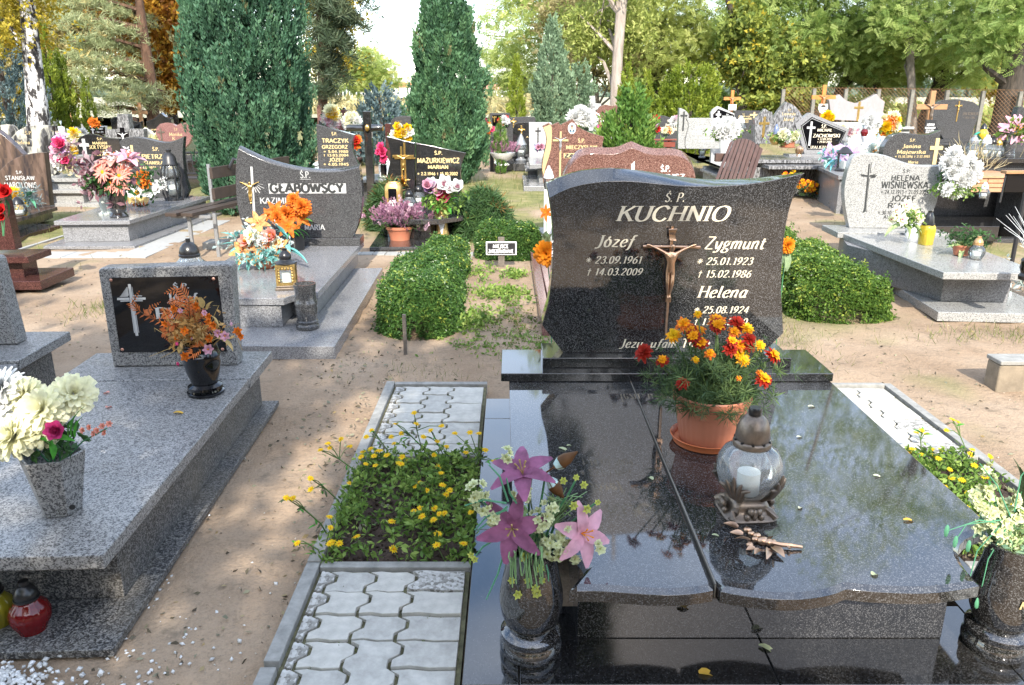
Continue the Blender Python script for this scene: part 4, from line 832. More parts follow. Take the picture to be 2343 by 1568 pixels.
def flower_mesh(kind,m1,m2=None,m3=None):
    """unit flower (radius about 1) opening along +z"""
    key=(kind,m1.name,m2.name if m2 else '',m3.name if m3 else '')
    if key in FC:return FC[key]
    rg=random.Random(len(FC)+3); mb=MB(); ms=[m1,m2 or m1,m3 or m2 or m1]
    if kind == 'lily':
        ring(mb,3,1.05,.64,R(30),.15,.34,-.35,.02,.05,rg,5,0,.1); ring(mb,3,1.05,.54,R(33),.15,.34,-.34,.02,.05,rg,5,PI/3,.1)
        mb.cur=1; mb.tube([(0,0,-.35),(0,0,-.75),(0.02,0,-1.1)],[.16,.07,.04],6)
        mb.cur=2
        for k in range(5):a=k*1.25; mb.tube([(0,0,-.3),(.1*math.cos(a),.1*math.sin(a),.05),(.2*math.cos(a),.2*math.sin(a),.22)],[.018,.014,.035],4)
    elif kind == 'daisy':
        ring(mb,16,1.0,.26,R(8),.1,.08,0,.12,.12,rg,2); ring(mb,12,.8,.24,R(22),.1,.08,.02,.1,.12,rg,2,.2)
        mb.cur=1; mb.blob((0,0,.03),(.24,.24,.12),8,4)
    elif kind == 'zinnia':
        ring(mb,11,.98,.46,R(6),.05,.05,0,.12,.1,rg,2)
        mb.cur=1; mb.blob((0,0,.05),(.32,.32,.16),7,4)
    elif kind == 'mum':
        for q,(n,L,tl,z) in enumerate([(22,1.0,-.35,-.05),(24,1.0,0,0),(22,.95,.35,.02),(18,.88,.7,.05),(14,.8,1.0,.08),(8,.72,1.3,.1)]):ring(mb,n,L,.27,tl,.15,-.12,z,.03,.14,rg,3,q*.37)
    elif kind == 'ball':
        for q,(n,L,tl,z) in enumerate([(18,1.0,-.5,-.05),(20,1.02,-.1,0),(20,1.0,.25,0),(16,.98,.6,.02),(12,.95,.95,.03),(7,.9,1.3,.04)]):ring(mb,n,L,.42,tl,.10,.16,z,.03,.12,rg,3,q*.37,0,.42)
    elif kind == 'marigold':
        for q,(n,L,tl,z,c) in enumerate([(13,1.0,-.12,0,0),(12,.88,.25,.03,0),(10,.72,.6,.06,1),(7,.52,.95,.1,1)]):
            mb.cur=c; ring(mb,n,L,.52,tl,.1,.12,z,.05,.16,rg,2,q*.31)
        mb.cur=2; mb.lathe([(.10,-.5),(.24,-.32),(.26,-.02)],7)
    elif kind == 'rose':
        for q,(n,L,w,tl,z) in enumerate([(6,1.0,.85,.35,-.1),(6,.85,.78,.75,-.1),(5,.72,.66,1.05,-.1),(4,.62,.5,1.3,-.08)]):mb.cur=0 if q < 2 else 1; ring(mb,n,L,w,tl,.25,-.12,z,.04,.08,rg,3,q*.5)
        mb.cur=2; mb.lathe([(.05,-.5),(.2,-.25),(.22,-.05)],6)
    elif kind == 'open':
        ring(mb,6,1.0,.72,R(28),.2,.16,-.1,.04,.1,rg,3); ring(mb,5,.75,.6,R(52),.2,.1,-.06,.04,.1,rg,3,.4)
        mb.cur=1; mb.blob((0,0,.06),(.2,.2,.14),7,4)
    elif kind == 'bud':
        mb.lathe([(.04,-1.1),(.05,-.5),(.20,-.35),(.34,0),(.30,.35),(.14,.7),(.02,.95)],7)
        mb.cur=1; mb.lathe([(.21,-.36),(.35,-.05),(.05,-.5)],6,cap=False)
    FC[key]=mb.mesh(kind,ms,60); return FC[key]
def put_flower(parent,name,me,p,d,size,spin=None,label=None):
    q=Vector(d).normalized().to_track_quat('Z','Y').to_matrix().to_4x4() @ Matrix.Rotation(random.uniform(0,6.28) if spin is None else spin,4,'Z')
    o=link(name,me,parent); o.location=p; o.rotation_euler=q.to_euler(); o.scale=(size,)*3
    if label:o['label']=label
    return o
def stems(mb,base,tips,r=.004,sag=.02,seg=4):
    for t in tips:
        b=Vector(base)+Vector((random.uniform(-1,1)*.02,random.uniform(-1,1)*.02,0)); t=Vector(t)
        mb.tube([b,b.lerp(t,.55)+Vector((0,0,sag)),t],[r*1.2,r,r*.8],seg)
fm_={}
def FP(name,col,tr=.35,var=.18):
    """petal material; the varied tone runs over the petals by a soft noise"""
    if name in fm_:return fm_[name]
    m,n,l,p=mat(name); t=tex(n,l,'ShaderNodeTexNoise',2.2,Detail=3.0); r=ramp(n,[(.35,tuple(c*(1-var) for c in col)),(.65,tuple(min(1,c*(1+var)) for c in col))])
    l.new(t.outputs['Fac'],r.inputs[0]); l.new(r.outputs[0],p.inputs['Base Color']); p.inputs['Roughness'].default_value=.6; p.inputs['Specular IOR Level'].default_value=.25
    tn=n.new('ShaderNodeBsdfTranslucent'); l.new(r.outputs[0],tn.inputs[0]); mx=n.new('ShaderNodeMixShader'); mx.inputs[0].default_value=tr
    l.new(p.outputs[0],mx.inputs[1]); l.new(tn.outputs[0],mx.inputs[2]); l.new(mx.outputs[0],n['Material Output'].inputs[0]); fm_[name]=m; return m
P_=dict(yel=FP('yellow_petals',(.78,.52,.01)),gold=FP('golden_yellow_petals',(.80,.36,.008)),oran=FP('orange_petals',(.66,.17,.018),.35,.4),redo=FP('rust_red_petals',(.30,.016,.006)),
          cream=FP('cream_petals',(.82,.80,.56)),white=FP('white_petals',(.80,.80,.78)),mag=FP('magenta_petals',(.55,.05,.20)),lily=FP('mauve_lily_petals',(.27,.095,.185),.3,.3),
          pink=FP('pale_pink_petals',(.66,.36,.45)),salm=FP('salmon_petals',(.76,.33,.26)),hot=FP('hot_pink_petals',(.75,.08,.22)),lil=FP('lilac_petals',(.55,.36,.62)),red=FP('red_petals',(.55,.02,.02)),
          lime=FP('pale_lime_blossom',(.62,.66,.40)),limey=FP('lime_yellow_blossom',(.50,.54,.12)),stem=FP('green_plastic_stem',(.06,.20,.09),.1),leafg=FP('olive_leaf',(.07,.095,.04),.2),
          teal=FP('teal_fabric_leaf',(.16,.42,.38),.3),teald=FP('blue_green_stem',(.09,.28,.16),.1),silv=FP('silvery_leaf',(.30,.33,.33),.2),plum=FP('dusky_plum_leaf',(.22,.10,.12),.25,.5),grn=FP('bright_green_leaf',(.06,.26,.03),.25),dk=FP('dark_green_leaf',(.03,.09,.025),.2),
          brn=FP('brown_bud',(.10,.045,.015),.1),pbl=FP('pale_blue_bud',(.45,.62,.60),.1),fern=FP('orange_fern',(.74,.20,.06),.4,.5),tan=FP('tan_leaf',(.46,.33,.13),.3),peach=FP('peach_orchid_petals',(.72,.36,.13),.35,.45),heath=FP('heather_blossom',(.36,.14,.24),.3),gr2=FP('grass_green_stem',(.10,.16,.05),.15))
LMf={k:leafmat(k+'_tuft',st,.3,.6) for k,st in dict(lime=[(0,(.40,.46,.16)),(1,(.72,.74,.42))],marig=[(0,(.03,.06,.025)),(.6,(.07,.12,.04)),(1,(.13,.19,.06))],wire=[(0,(.20,.34,.24)),(1,(.36,.50,.20))],heath=[(0,(.20,.09,.13)),(.6,(.38,.18,.28)),(1,(.55,.36,.42))],zin=[(0,(.07,.14,.025)),(.6,(.17,.28,.055)),(1,(.32,.43,.11))],teal=[(0,(.10,.30,.28)),(.6,(.22,.46,.42)),(1,(.42,.60,.55))],dk=[(0,(.02,.06,.02)),(1,(.06,.14,.04))],dry=[(0,(.30,.24,.12)),(1,(.55,.48,.30))],mist=[(0,(.30,.38,.36)),(1,(.55,.62,.60))],wht=[(0,(.7,.7,.66)),(1,(.82,.82,.80))],plum=[(0,(.12,.05,.06)),(.6,(.26,.14,.16)),(1,(.46,.36,.38))],tan=[(0,(.40,.20,.05)),(1,(.60,.42,.18))]).items()}
def tuft(parent,name,c,r,n,size,lm,tmpl=CLU2,up=.5,seed=1,zmin=None):
    rng=np.random.default_rng(seed); P=rng.normal(size=(n,3))*np.array(r)*.55+np.array(c)
    if zmin is not None:P[:,2]=np.maximum(P[:,2],zmin)
    D=(P-np.array(c))/np.array(r)*.8+np.array([0,0,up])+rng.normal(size=(n,3))*.3
    return scat(name,tmpl,P,frames(D,rng=rng),size*rng.uniform(.6,1.3,n),lm,parent,rng=rng)
def bigleaf(parent,name,material,p,d,L,w,droop=.25,me_cache={}):
    key=(material.name,round(w/L,1),droop)
    if key not in me_cache:
        mb=MB(); V,F=petal(1.0,w/L,.3,droop,5,.55); mb.add(V,F); me_cache[key]=mb.mesh(name,material,80)
    o=link(name,me_cache[key],parent); o.location=p; d=Vector(d).normalized()
    o.rotation_euler=(d.to_track_quat('X','Z').to_matrix().to_4x4() @ Matrix.Rotation(random.uniform(-.6,.6),4,'X')).to_euler(); o.scale=(L,)*3; return o
# ------------------------------------------------------------------ the large black double grave
FM=Frame(.78,3.83)
tomb=TF('grave','large polished black granite double grave with a tall headstone and bronze crucifix','grave',FM)
X=lambda x:x-.78
Y=lambda y:y-3.83
for (a,b,c,d) in ((-.15,.02,1.92,2.80),(-.15,.02,2.803,3.95),(1.54,1.71,1.92,2.80),(1.54,1.71,2.803,3.95),(-.15,1.71,3.953,4.25),(.023,.80,1.92,2.30),(.803,1.537,1.92,2.30)):
    block(tomb,'base',X(a),X(b),Y(c),Y(d),0 if True else 0,.08,M['black_fine'],.003)
block(tomb,'plinth',X(.21),X(1.39),Y(2.13),Y(2.60),.0805,.349,M['black'],.003)
block(tomb,'plinth',X(.06),X(1.52),Y(2.603),Y(3.70),.0805,.348,M['black'],.003)
def q2(u,v,z=.40):g=G(u,v,z); return (X(g.x),Y(g.y))
arcL=[(X(-.005+.235*math.cos(a)),Y(2.02+.25*math.sin(a))) for a in np.linspace(R(88),R(8),8)]
arcR=[(X(1.605-.235*math.cos(a)),Y(2.02+.25*math.sin(a))) for a in np.linspace(R(8),R(88),8)]
frontL=_catmull([q2(1301.9,1344.7),q2(1372.6,1344.7),q2(1449,1350),q2(1525.7,1354),q2(1590,1350),q2(1632.8,1342.7)],3)
frontR=_catmull([q2(1648,1346),q2(1704,1356),q2(1769.7,1362.8),q2(1835,1362.8),q2(1901,1352.9),q2(1932,1341)],3)+_catmull([q2(1940,1339.8),q2(1999.6,1346),q2(2098,1349.6),q2(2170,1345),q2(2242.6,1333)],3)
gx0,gx1=X(.592),X(.597)
def cover(pts,nb):
    """slab whose shaped front edge (all points but the nb plain back ones at each end) carries a wide polished chamfer"""
    n=len(pts); ins=[]
    for k,(x,y) in enumerate(pts):
        a,b=pts[k-1],pts[(k+1) % n]; t=Vector((b[0]-a[0],b[1]-a[1])).normalized(); nv=Vector((-t.y,t.x)); ins.append((x+nv.x*.017,y+nv.y*.017) if 1 <= k < n-1 else (x,y))
    ins[1]=(pts[1][0],ins[1][1]) if pts[1][0] < 0 else ins[1]
    mb=MB(); mb.add([(x,y,.35) for x,y in pts]+[(x,y,.387) for x,y in pts]+[(x,y,.40) for x,y in ins],[tuple(range(n-1,-1,-1)),tuple(range(2*n,3*n))]+[(k,(k+1)%n,n+(k+1)%n,n+k) for k in range(n)]+[(n+k,n+(k+1)%n,2*n+(k+1)%n,2*n+k) for k in range(n)])
    return mb.build('cover_slab',M['black'],tomb,.0015,seg=1,smooth=25)
cover([(X(-.015),Y(3.70))]+arcL+frontL+[(gx0,Y(1.985)),(gx0,Y(3.70))],1)
cover([(gx1,Y(3.70)),(gx1,Y(1.985))]+frontR+arcR+[(X(1.592),Y(3.70))],1)
block(tomb,'joint_sealant',gx0+.0003,gx1-.0003,Y(1.965),Y(3.655),.352,.3985,plain('pale_sealant',(.16,.145,.12),.8),0)
block(tomb,'ledge',X(-.055),X(1.60),Y(3.66),Y(4.05),.402,.445,M['black_fine'],.004)
block(tomb,'pedestal',X(.155),X(1.415),Y(3.745),Y(4.0),.4455,.498,M['black_fine'],.004)
def V7(x,y):return (x*.3098+1179.6,y*.3098+362.9)
fr_out=[(250,290),(320,250),(400,215),(500,190),(600,175),(700,167),(800,165),(900,170),(1000,180),(1100,190),(1200,199),(1320,204),(1450,205),(1580,199),(1700,190),(1800,177),(1900,160),(2010,136),(2108,112)]
bk_out=[(222,180),(310,138),(400,105),(500,82),(600,72),(700,68),(800,75),(900,86),(1000,100),(1100,115),(1200,131),(1320,146),(1450,154),(1580,153),(1700,148),(1800,141),(1900,129),(2010,116),(2112,102)]
side=[(2080,200),(2048,290),(2020,380),(2000,470),(1985,560),(1973,660),(1965,760),(1961,860),(1960,950),(1963,1050),(1970,1150),(1976,1290),(1830,1440),(350,1440),(196,1235),(196,1222),(215,1150),(237,1075),(251,985),(262,900),(270,800),(275,700),(277,630),(275,560),(271,490),(265,420)]
TH=.13
fp=[FM.px(*V7(*q)) for q in fr_out+side]; bp=[FM.px(*V7(*q),TH) for q in bk_out]+[FM.px(*V7(*q)) for q in side]
for i,q in enumerate(fp):
    if abs(q[1]-.5) < .02:fp[i]=(q[0],.4985); bp[i]=(bp[i][0],.4985)
nn=len(fp); mb=MB(); mb.add([(a,0,b) for a,b in fp]+[(a,.05+TH*.3,b) for a,b in bp]+[(a,TH,b) for a,b in bp],
    [tuple(range(nn-1,-1,-1)),tuple(range(2*nn,3*nn))]+[(i,(i+1) % nn,nn+(i+1) % nn,nn+i) for i in range(nn)]+[(nn+i,nn+(i+1) % nn,2*nn+(i+1) % nn,2*nn+i) for i in range(nn)])
hs=mb.build('headstone',M['black'],tomb,.004,smooth=28)
GL[',']=(.22,'C.10,.08 .12,.02 .04,-.14',''); GL['/']=(.4,'L0,-.1 .36,1.05','')
def lines(fr,conv,items,ly=0.0):
    out=[]
    for s,x0,x1,yb,yt in items:
        a=fr.px(*conv(x0,yb),ly); b=fr.px(*conv(x1,yb),ly); c=fr.px(*conv((x0+x1)/2,yt),ly); m=fr.px(*conv((x0+x1)/2,yb),ly)
        out.append((s,(a[0]+b[0])/2,m[1],c[1]-m[1],dict(width=abs(b[0]-a[0]))))
    return out
inscription(hs,lines(FM,V7,[('Ś. P.',1098,1250,320,256),('KUCHNIO',742,1572,462,352),('Józef',590,872,652,568),('Zygmunt',1392,1838,668,580),('* 23.09.1961',512,930,775,724),('+ 14.03.2009',520,934,862,812),
    ('* 25.01.1923',1332,1748,785,733),('+ 15.02.1986',1338,1736,878,827),('Helena',1340,1708,1026,942),('* 25.08.1924',1310,1718,1142,1093),('+ 17.04.2010',1310,1706,1230,1182),('Jezu, ufam Tobie',768,1428,1396,1334)]),M['cream'],weight=.16,shear=.24)
cru=T('crucifix',None,None); cru.parent=tomb; del_keys=[k for k in list(cru.keys())]
for k in del_keys:del cru[k]
a=FM.px(*V7(1152,497)); b=FM.px(*V7(1102,1305)); c0=FM.px(*V7(934,646)); c1=FM.px(*V7(1356,652)); hx=(a[0]+b[0])/2
mb=MB(); mb.tube([(hx,-.018,a[1]),(hx,-.018,(a[1]+b[1])/2),(hx,-.016,b[1]+.02),(hx,-.012,b[1])],[.0075,.008,.0065,.003],8); mb.tube([(c0[0],-.018,c0[1]),(c1[0],-.018,c1[1])],[.008,.008],8)
f0=FM.px(*V7(1118,1020)); mb.box(hx-.013,hx+.013,-.03,-.004,f0[1]-.022,f0[1]+.008); mb.build('cross',M['bronze'],cru)
mb=MB(); s0=FM.px(*V7(1135,600)); s1=FM.px(*V7(1188,520)); hh=s1[1]-s0[1]
mb.add([(hx-.018,-.030,s1[1]-.004),(hx+.018,-.034,s1[1]),(hx+.014,-.026,s1[1]-hh*.5),(hx-.016,-.030,s1[1]-hh*.5),(hx+.020,-.036,s0[1]),(hx-.012,-.032,s0[1]+.004)],[(0,1,2,3),(3,2,4,5)]); mb.tube([(hx-.02,-.032,s1[1]),(hx+.02,-.034,s1[1]+.002)],.005,6)
sc_=mb.build('scroll',M['bronze'],cru); inscription(None,[('INRI',hx,s1[1]-hh*.45,.012)],M['letdark'],y=-.036).parent=cru
fh_=c0[1]+.012-f0[1]; corpus(cru,hx,f0[1]-.004,fh_*1.05,M['bronze'],-.030)
# bronze spray lying on the slab
def P4(x,y):return (x*.3284+1572.7,y*.3284+1149.3)
br=T('bronze_spray','cast bronze rose spray lying on the black cover slab in front of the lantern','ornament',G(1745,1248,.40)); bo=br.location
def on(x,y,h=.012):g=G(*P4(x,y),.40)-bo; return Vector((g.x,g.y,h))
mb=MB(); mb.tube([on(560,300),on(640,318),on(720,325),on(795,328,.008)],[.006,.008,.007,.005],6); mb.tube([on(690,322),on(710,345)],[.005,.004],5); mb.build('stem',M['bronze'],br)
for (x0,y0,x1,y1,w) in ((350,195,262,165,.034),(385,240,305,225,.028),(440,285,338,272,.030),(560,340,545,405,.030),(590,330,662,392,.040),(470,340,415,345,.030),(560,290,600,255,.026),(500,345,470,372,.026)):
    a,b=on(x0,y0,.010),on(x1,y1,.006); bigleaf(br,'leaf',M['bronze'],a,b-a,(b-a).length*1.12,w,.12)
for (x,y,r) in ((415,215,.014),(440,240,.012),(480,255,.014),(520,290,.020),(470,280,.013),(560,300,.016),(430,320,.012),(590,300,.013)):
    mb=MB().blob(on(x,y,.012),(r,r*.9,r*.7),7,5); mb.build('bud' if r < .015 else 'rose',M['bronze'],br,smooth=70)
# ------------------------------------------------------------------ vases
def vase(name,label,prof,material,p,seg=28,group=None,cat='vase',**k):
    t=T(name,label,cat,p,random.uniform(0,1),group); MB().lathe(prof,seg,**k).build('body',material,t,smooth=40); return t
VP=[(.094,0),(.099,.012),(.099,.030),(.092,.042),(.090,.050),(.096,.058),(.096,.072),(.086,.082),(.074,.088),(.080,.10),(.094,.14),(.100,.185),(.098,.215),(.088,.265),(.080,.31),(.079,.345),(.086,.372),(.086,.376),(.074,.376),(.070,.30),(.0,.29)]
vL=vase('granite_vase','black granite vase of mauve lilies beside the paver path',VP,M['black'],(.06,2.085,.0805))
vR=vase('granite_vase','black granite vase with a gold letter beside the second flower bed',VP,M['black'],(1.545,2.10,.0805))
inscription(vR,[('K.',0,.205,.026)],M['gold'],y=-.1012,weight=.2,shear=.2); vR.rotation_euler=(0,0,R(-4))
def florets(parent,c,r,n,s,rg=random.Random(77)):
    me=flower_mesh('open',P_['lime'],P_['limey'])
    for _ in range(n):
        d=Vector((rg.gauss(0,1),rg.gauss(0,1)-.5,rg.gauss(0,1))).normalized(); put_flower(parent,'floret',me,c+d*r*rg.uniform(.5,1.0),d+Vector((0,-.4,.2)),s*rg.uniform(.8,1.25))
# ------------------------------------------------------------------ mauve lilies in the near vase
VB=lambda x,y:(x*.3826+1028.3,y*.3826+967.8)
def bouquet(name,label,at,Yd,cat='bouquet',group=None):
    t=T(name,label,cat,at,0,group)
    def L(u,v,dy=0.0):return AT(u,v,Yd+dy)-t.location
    return t,L
bq,L=bouquet('bouquet','artificial mauve and pink lilies with lime blossom in a black vase',(.06,2.085,.40),2.06)
ml=flower_mesh('lily',P_['lily'],P_['lily'],P_['tan']); mp=flower_mesh('lily',P_['pink'],P_['pink'],P_['gold'])
put_flower(bq,'lily',ml,L(*VB(372,640),-.06),(-.05,-.9,.35),.090,.3); put_flower(bq,'lily',ml,L(*VB(430,270),.0),(-.15,-.35,.9),.088,.9); put_flower(bq,'lily',mp,L(*VB(815,665),-.03),(.45,-.75,.35),.085,.5,'pale pink lily bloom')
mb=MB(); tips=[L(*VB(372,660),-.02),L(*VB(470,420)),L(*VB(800,690)),L(*VB(575,300)),L(*VB(690,450)),L(*VB(160,430),-.02),L(*VB(760,330),.05),L(*VB(870,480),.03)]
stems(mb,(0,0,-.05),tips,.004,.03,5); mb.build('stem',P_['stem'],bq,smooth=60)
bm=flower_mesh('bud',P_['brn'],P_['pbl'])
put_flower(bq,'bud',bm,L(*VB(670,235)),L(*VB(760,175))-L(*VB(580,295)),.060); put_flower(bq,'bud',bm,L(*VB(620,370)),L(*VB(690,455))-L(*VB(570,300)),.058)
for (a,b,w) in (((470,470),(430,380),.03),((500,530),(520,330),.045),((560,640),(700,530),.04),((520,560),(530,700),.04),((430,520),(380,600),.03)):
    p0,p1=L(*VB(*a)),L(*VB(*b)); bigleaf(bq,'leaf',P_['leafg'],p0,p1-p0,(p1-p0).length*1.25,w,.12)
mb=MB()
for pts in (((340,480),(200,460),(90,495)),((345,500),(250,580),(165,645)),((350,470),(300,320),(235,250)),((345,520),(220,560),(150,640)),((400,480),(360,420),(340,330)),((330,760),(290,900),(220,1055)),((560,780),(590,900),(590,1040)),((300,680),(200,740),(150,800))):mb.tube([L(*VB(*q),-.04) for q in pts],[.0032,.0030,.002],5)
mb.build('tendril',P_['teald'],bq,smooth=60)
for i,(x,y,r,n) in enumerate(((150,410,.035,26),(210,490,.03,20),(540,580,.035,24),(640,730,.05,44),(700,660,.03,18),(590,720,.03,18),(260,560,.03,20),(340,190,.02,8),(740,740,.028,14),(750,805,.02,8),(890,750,.018,6),(590,510,.03,14),(430,420,.03,14))):
    florets(bq,L(*VB(x,y),-.02),r,max(3,n//2),.015)
for i,(x,y) in enumerate(((755,325),(800,370),(885,475),(820,515),(680,345),(540,870),(465,940),(405,1025),(510,990),(370,940),(555,940),(520,1020),(445,800),(150,815),(130,790),(740,495))):
    put_flower(bq,'floret',flower_mesh('open',P_['limey'],P_['lime']),L(*VB(x,y),-.06 if y > 780 else 0),(random.uniform(-.4,.4),-1,.3),random.uniform(.010,.016))
wm=MB()
for i in range(26):
    x0=random.uniform(350,560); y1=random.uniform(820,1000); wm.tube([L(*VB(x0,740),-.05),L(*VB(x0+random.uniform(-15,15),(740+y1)/2),-.085),L(*VB(x0+random.uniform(-20,20),y1),-.085)],[.003,.0025,.002],3)
for i in range(24):
    a=random.uniform(560,640); wm.tube([L(*VB(600,620)),L(*VB(random.uniform(580,760),random.uniform(430,560))),L(*VB(random.uniform(560,830),random.uniform(380,520)),.03)],[.003,.002,.0015],3)
wm.build('trailing_stem',FP('grey_green_wiry_stem',(.22,.36,.16),.2),bq,smooth=60)
tuft(bq,'foliage',L(*VB(470,660),.05),(.06,.04,.06),60,.032,LMf['wire'],CLU2,.3,70)
# same vase across the grave: pale lime blossom, only its near side in view
bq2,L=bouquet('bouquet','artificial pale lime blossom with green ribbons in the vase with a gold letter',(1.545,2.10,.40),2.12)
for i,(u,v,r,n) in enumerate(((2262,1100,.03,12),(2245,1145,.035,20),(2270,1180,.045,36),(2290,1220,.05,44),(2262,1215,.04,24),(2320,1190,.05,34),(2300,1140,.035,20),(2335,1230,.05,30),(2330,1270,.03,14),(2255,1075,.02,6))):florets(bq2,L(u,v),r,max(3,n//2),.018)
mb=MB()
for pts in (((2300,1200),(2240,1190),(2165,1215)),((2290,1200),(2235,1260),(2205,1370)),((2300,1210),(2260,1280),(2235,1390)),((2310,1180),(2280,1110),(2240,1060)),((2320,1170),(2335,1090),(2350,1070)),((2290,1190),(2210,1200),(2180,1245))):mb.tube([L(*q,-.04) for q in pts],[.0022,.002,.0012],5)
for q in ((2165,1215),(2205,1330),(2235,1380),(2215,1250),(2185,1240)):p0=L(*q,-.04); mb.blob(p0,(.008,.006,.022),6,4)
mb.build('tendril',P_['teald'],bq2,smooth=60); mb=MB(); stems(mb,(0,0,-.05),[L(2262,1100),L(2270,1180),L(2320,1190),L(2335,1120)],.005); mb.build('stem',P_['stem'],bq2)
for (u,v,du,dv) in ((2330,1180,15,-90),(2325,1130,10,-60)):p0=L(u,v); p1=L(u+du,v+dv); bigleaf(bq2,'leaf',P_['leafg'],p0,p1-p0,(p1-p0).length*1.3,.05)
tuft(bq2,'foliage',L(2310,1220),(.07,.06,.06),60,.035,LMf['wire'],CLU2,.3,90)
# ------------------------------------------------------------------ marigolds in a terracotta pot
PX_,PY_=.812,2.96
pt=T('flower_pot','large ribbed terracotta flower pot of marigolds on the black cover slab','flower pot',(PX_,PY_,.4005))
MB().lathe([(.118,.012),(.122,.03),(.138,.135)],96,flute=.012,nfl=32,cap=False).build('ribbed_wall',M['terra'],pt,smooth=50)
MB().lathe([(.138,.1345),(.141,.145),(.145,.178),(.154,.180),(.158,.188),(.160,.215),(.156,.220),(.150,.218),(.146,.19)],48,cap=False).build('rim',M['terra'],pt,smooth=40)
MB().lathe([(.0,.013),(.117,.0125)],32,cap=False).build('pot_bottom',M['terra'],pt); MB().lathe([(.0,.196),(.148,.192)],32,cap=False).build('soil',M['soil'],pt)
sa=T('plant_saucer','orange plastic saucer under the large marigold pot','saucer',(PX_-.008,PY_,.4003)); MB().lathe([(.0,0.0),(.128,0),(.138,.004),(.147,.030),(.150,.032),(.147,.034),(.143,.030),(.133,.0095),(.0,.009)],48).build('dish',M['terra_d'],sa,smooth=40)
mg=T('marigold_plant','bushy marigold with rust red and yellow blooms in the terracotta pot','flowers',(PX_,PY_,.60))
def Lm(u,v,dy=0.0):return AT(u,v,PY_+dy)-mg.location
V5=lambda x,y:(x/1.7425*.6049+1391.3,y/1.7425*.6049+665.4)
MR=flower_mesh('marigold',P_['redo'],P_['gold'],P_['stem']); MY=flower_mesh('marigold',P_['gold'],P_['yel'],P_['stem']); MO=flower_mesh('marigold',P_['redo'],P_['redo'],P_['stem']); MX=flower_mesh('marigold',P_['oran'],P_['gold'],P_['stem'])
blooms=[(590,155,24,MY),(495,220,42,MX),(430,295,44,MY),(560,300,42,MR),(600,262,36,MX),(610,345,42,MR),(715,205,52,MX),(720,230,48,MR),(850,215,48,MO),(915,250,40,MY),(830,272,36,MX),(930,318,40,MO),(815,330,34,MR),(870,360,36,MX),(805,385,40,MO),(935,368,34,MO),(875,410,44,MY),(890,460,38,MY),(1000,360,32,MY),(1085,428,50,MR),(232,405,52,MO),(358,460,36,MR),(670,415,30,MX),(575,455,22,MY),(487,610,36,MO),(1025,585,48,MR),(860,575,16,MX),(540,265,40,MR),(1000,545,22,MX)]
mb=MB(); rg=random.Random(4)
for x,y,r,me in blooms:
    u,v=V5(x,y); ce=(x-680)/450; dy=-.12+.22*(640-y)/480*rg.uniform(.6,1.2); dy=max(-.19,min(.08,dy-.04)); p0=Lm(u,v,dy)
    put_flower(mg,'bloom',me,p0,(ce*.6+rg.uniform(-.2,.2),-.75+rg.uniform(-.2,.2),.85),r/1.7425*.6049*(PY_+.28)/FPX*1.18)
    b0=Vector((ce*.08,rg.uniform(-.06,.06),0)); mb.tube([b0,b0.lerp(p0,.5)+Vector((ce*.02,0,.02)),p0-Vector((0,0,.012))],[.004,.0035,.003],5)
mb.build('stem',P_['gr2'],mg,smooth=60)
tuft(mg,'foliage',(0,.02,.075),(.19,.15,.11),620,.042,LMf['marig'],SPIKE,.5,95,-.01); tuft(mg,'foliage',(0,-.03,.01),(.17,.15,.05),240,.045,LMf['marig'],SPIKE,.4,96,-.015)
# ------------------------------------------------------------------ big globe lantern
def lantern(label,p,stand=None,lid=None,globe=None,gm=None,lm_=None,candle=None,group=None,seg=20,flute=0.0,nfl=0,scale=1.0,extra=None,name='grave_lantern'):
    t=T(name,label,'grave lantern',p,random.uniform(0,.7),group); t.scale=(scale,)*3
    if stand:MB().lathe(stand,seg,cap=True).build('stand',lm_,t,smooth=40)
    if globe:MB().lathe(globe,max(seg,nfl*4),flute=flute,nfl=nfl,cap=False).build('glass',gm,t,smooth=50)
    if candle:MB().lathe([(.0,candle[1]),(candle[0],candle[1]),(candle[0],candle[2]),(.0,candle[2]-.004)],14).build('candle',M['candle'],t,smooth=40)
    if lid:MB().lathe(lid,seg).build('lid',lm_ if extra is None else extra,t,smooth=40)
    return t
lg=lantern('large clear globe lantern with bronze lid and ornate foot on the black slab',(.800,2.385,.4005),None,
    [(.058,.244),(.063,.248),(.063,.262),(.060,.267),(.055,.269),(.057,.280),(.053,.312),(.043,.338),(.028,.353),(.022,.355),(.0,.356)],
    [(.040,.062),(.072,.080),(.100,.118),(.110,.158),(.106,.198),(.086,.232),(.060,.246)],glassmat('bright_clear_glass',(.86,.90,.90),alpha=.82),M['brass_old'],(.038,.07,.150),None,28,.012,10)
mb=MB(); mb.lathe([(.088,.0),(.091,.006),(.083,.014),(.068,.022),(.062,.034),(.064,.044),(.056,.056),(.045,.066),(.040,.068)],40,sq=5.0)
for k in range(4):
    a=PI/4+k*PI/2; c,s=math.cos(a),math.sin(a); mb.tube([(.06*c,.06*s,.04),(.088*c,.088*s,.028),(.104*c,.104*s,.012),(.096*c,.096*s,.004)],[.010,.013,.014,.010],7)
    for q in (-1,1):b=a+q*.5; mb.blob((.084*math.cos(b),.084*math.sin(b),.020),(.012,.012,.013),7,5); mb.blob((.084*math.cos(b+q*.12),.084*math.sin(b+q*.12),.040),(.012,.012,.014),6,4)
    b=k*PI/2; mb.blob((.082*math.cos(b),.082*math.sin(b),.030),(.012,.012,.022),6,5)
mb.build('foot',M['brass_old'],lg,smooth=50); lg.rotation_euler=(0,0,R(4))
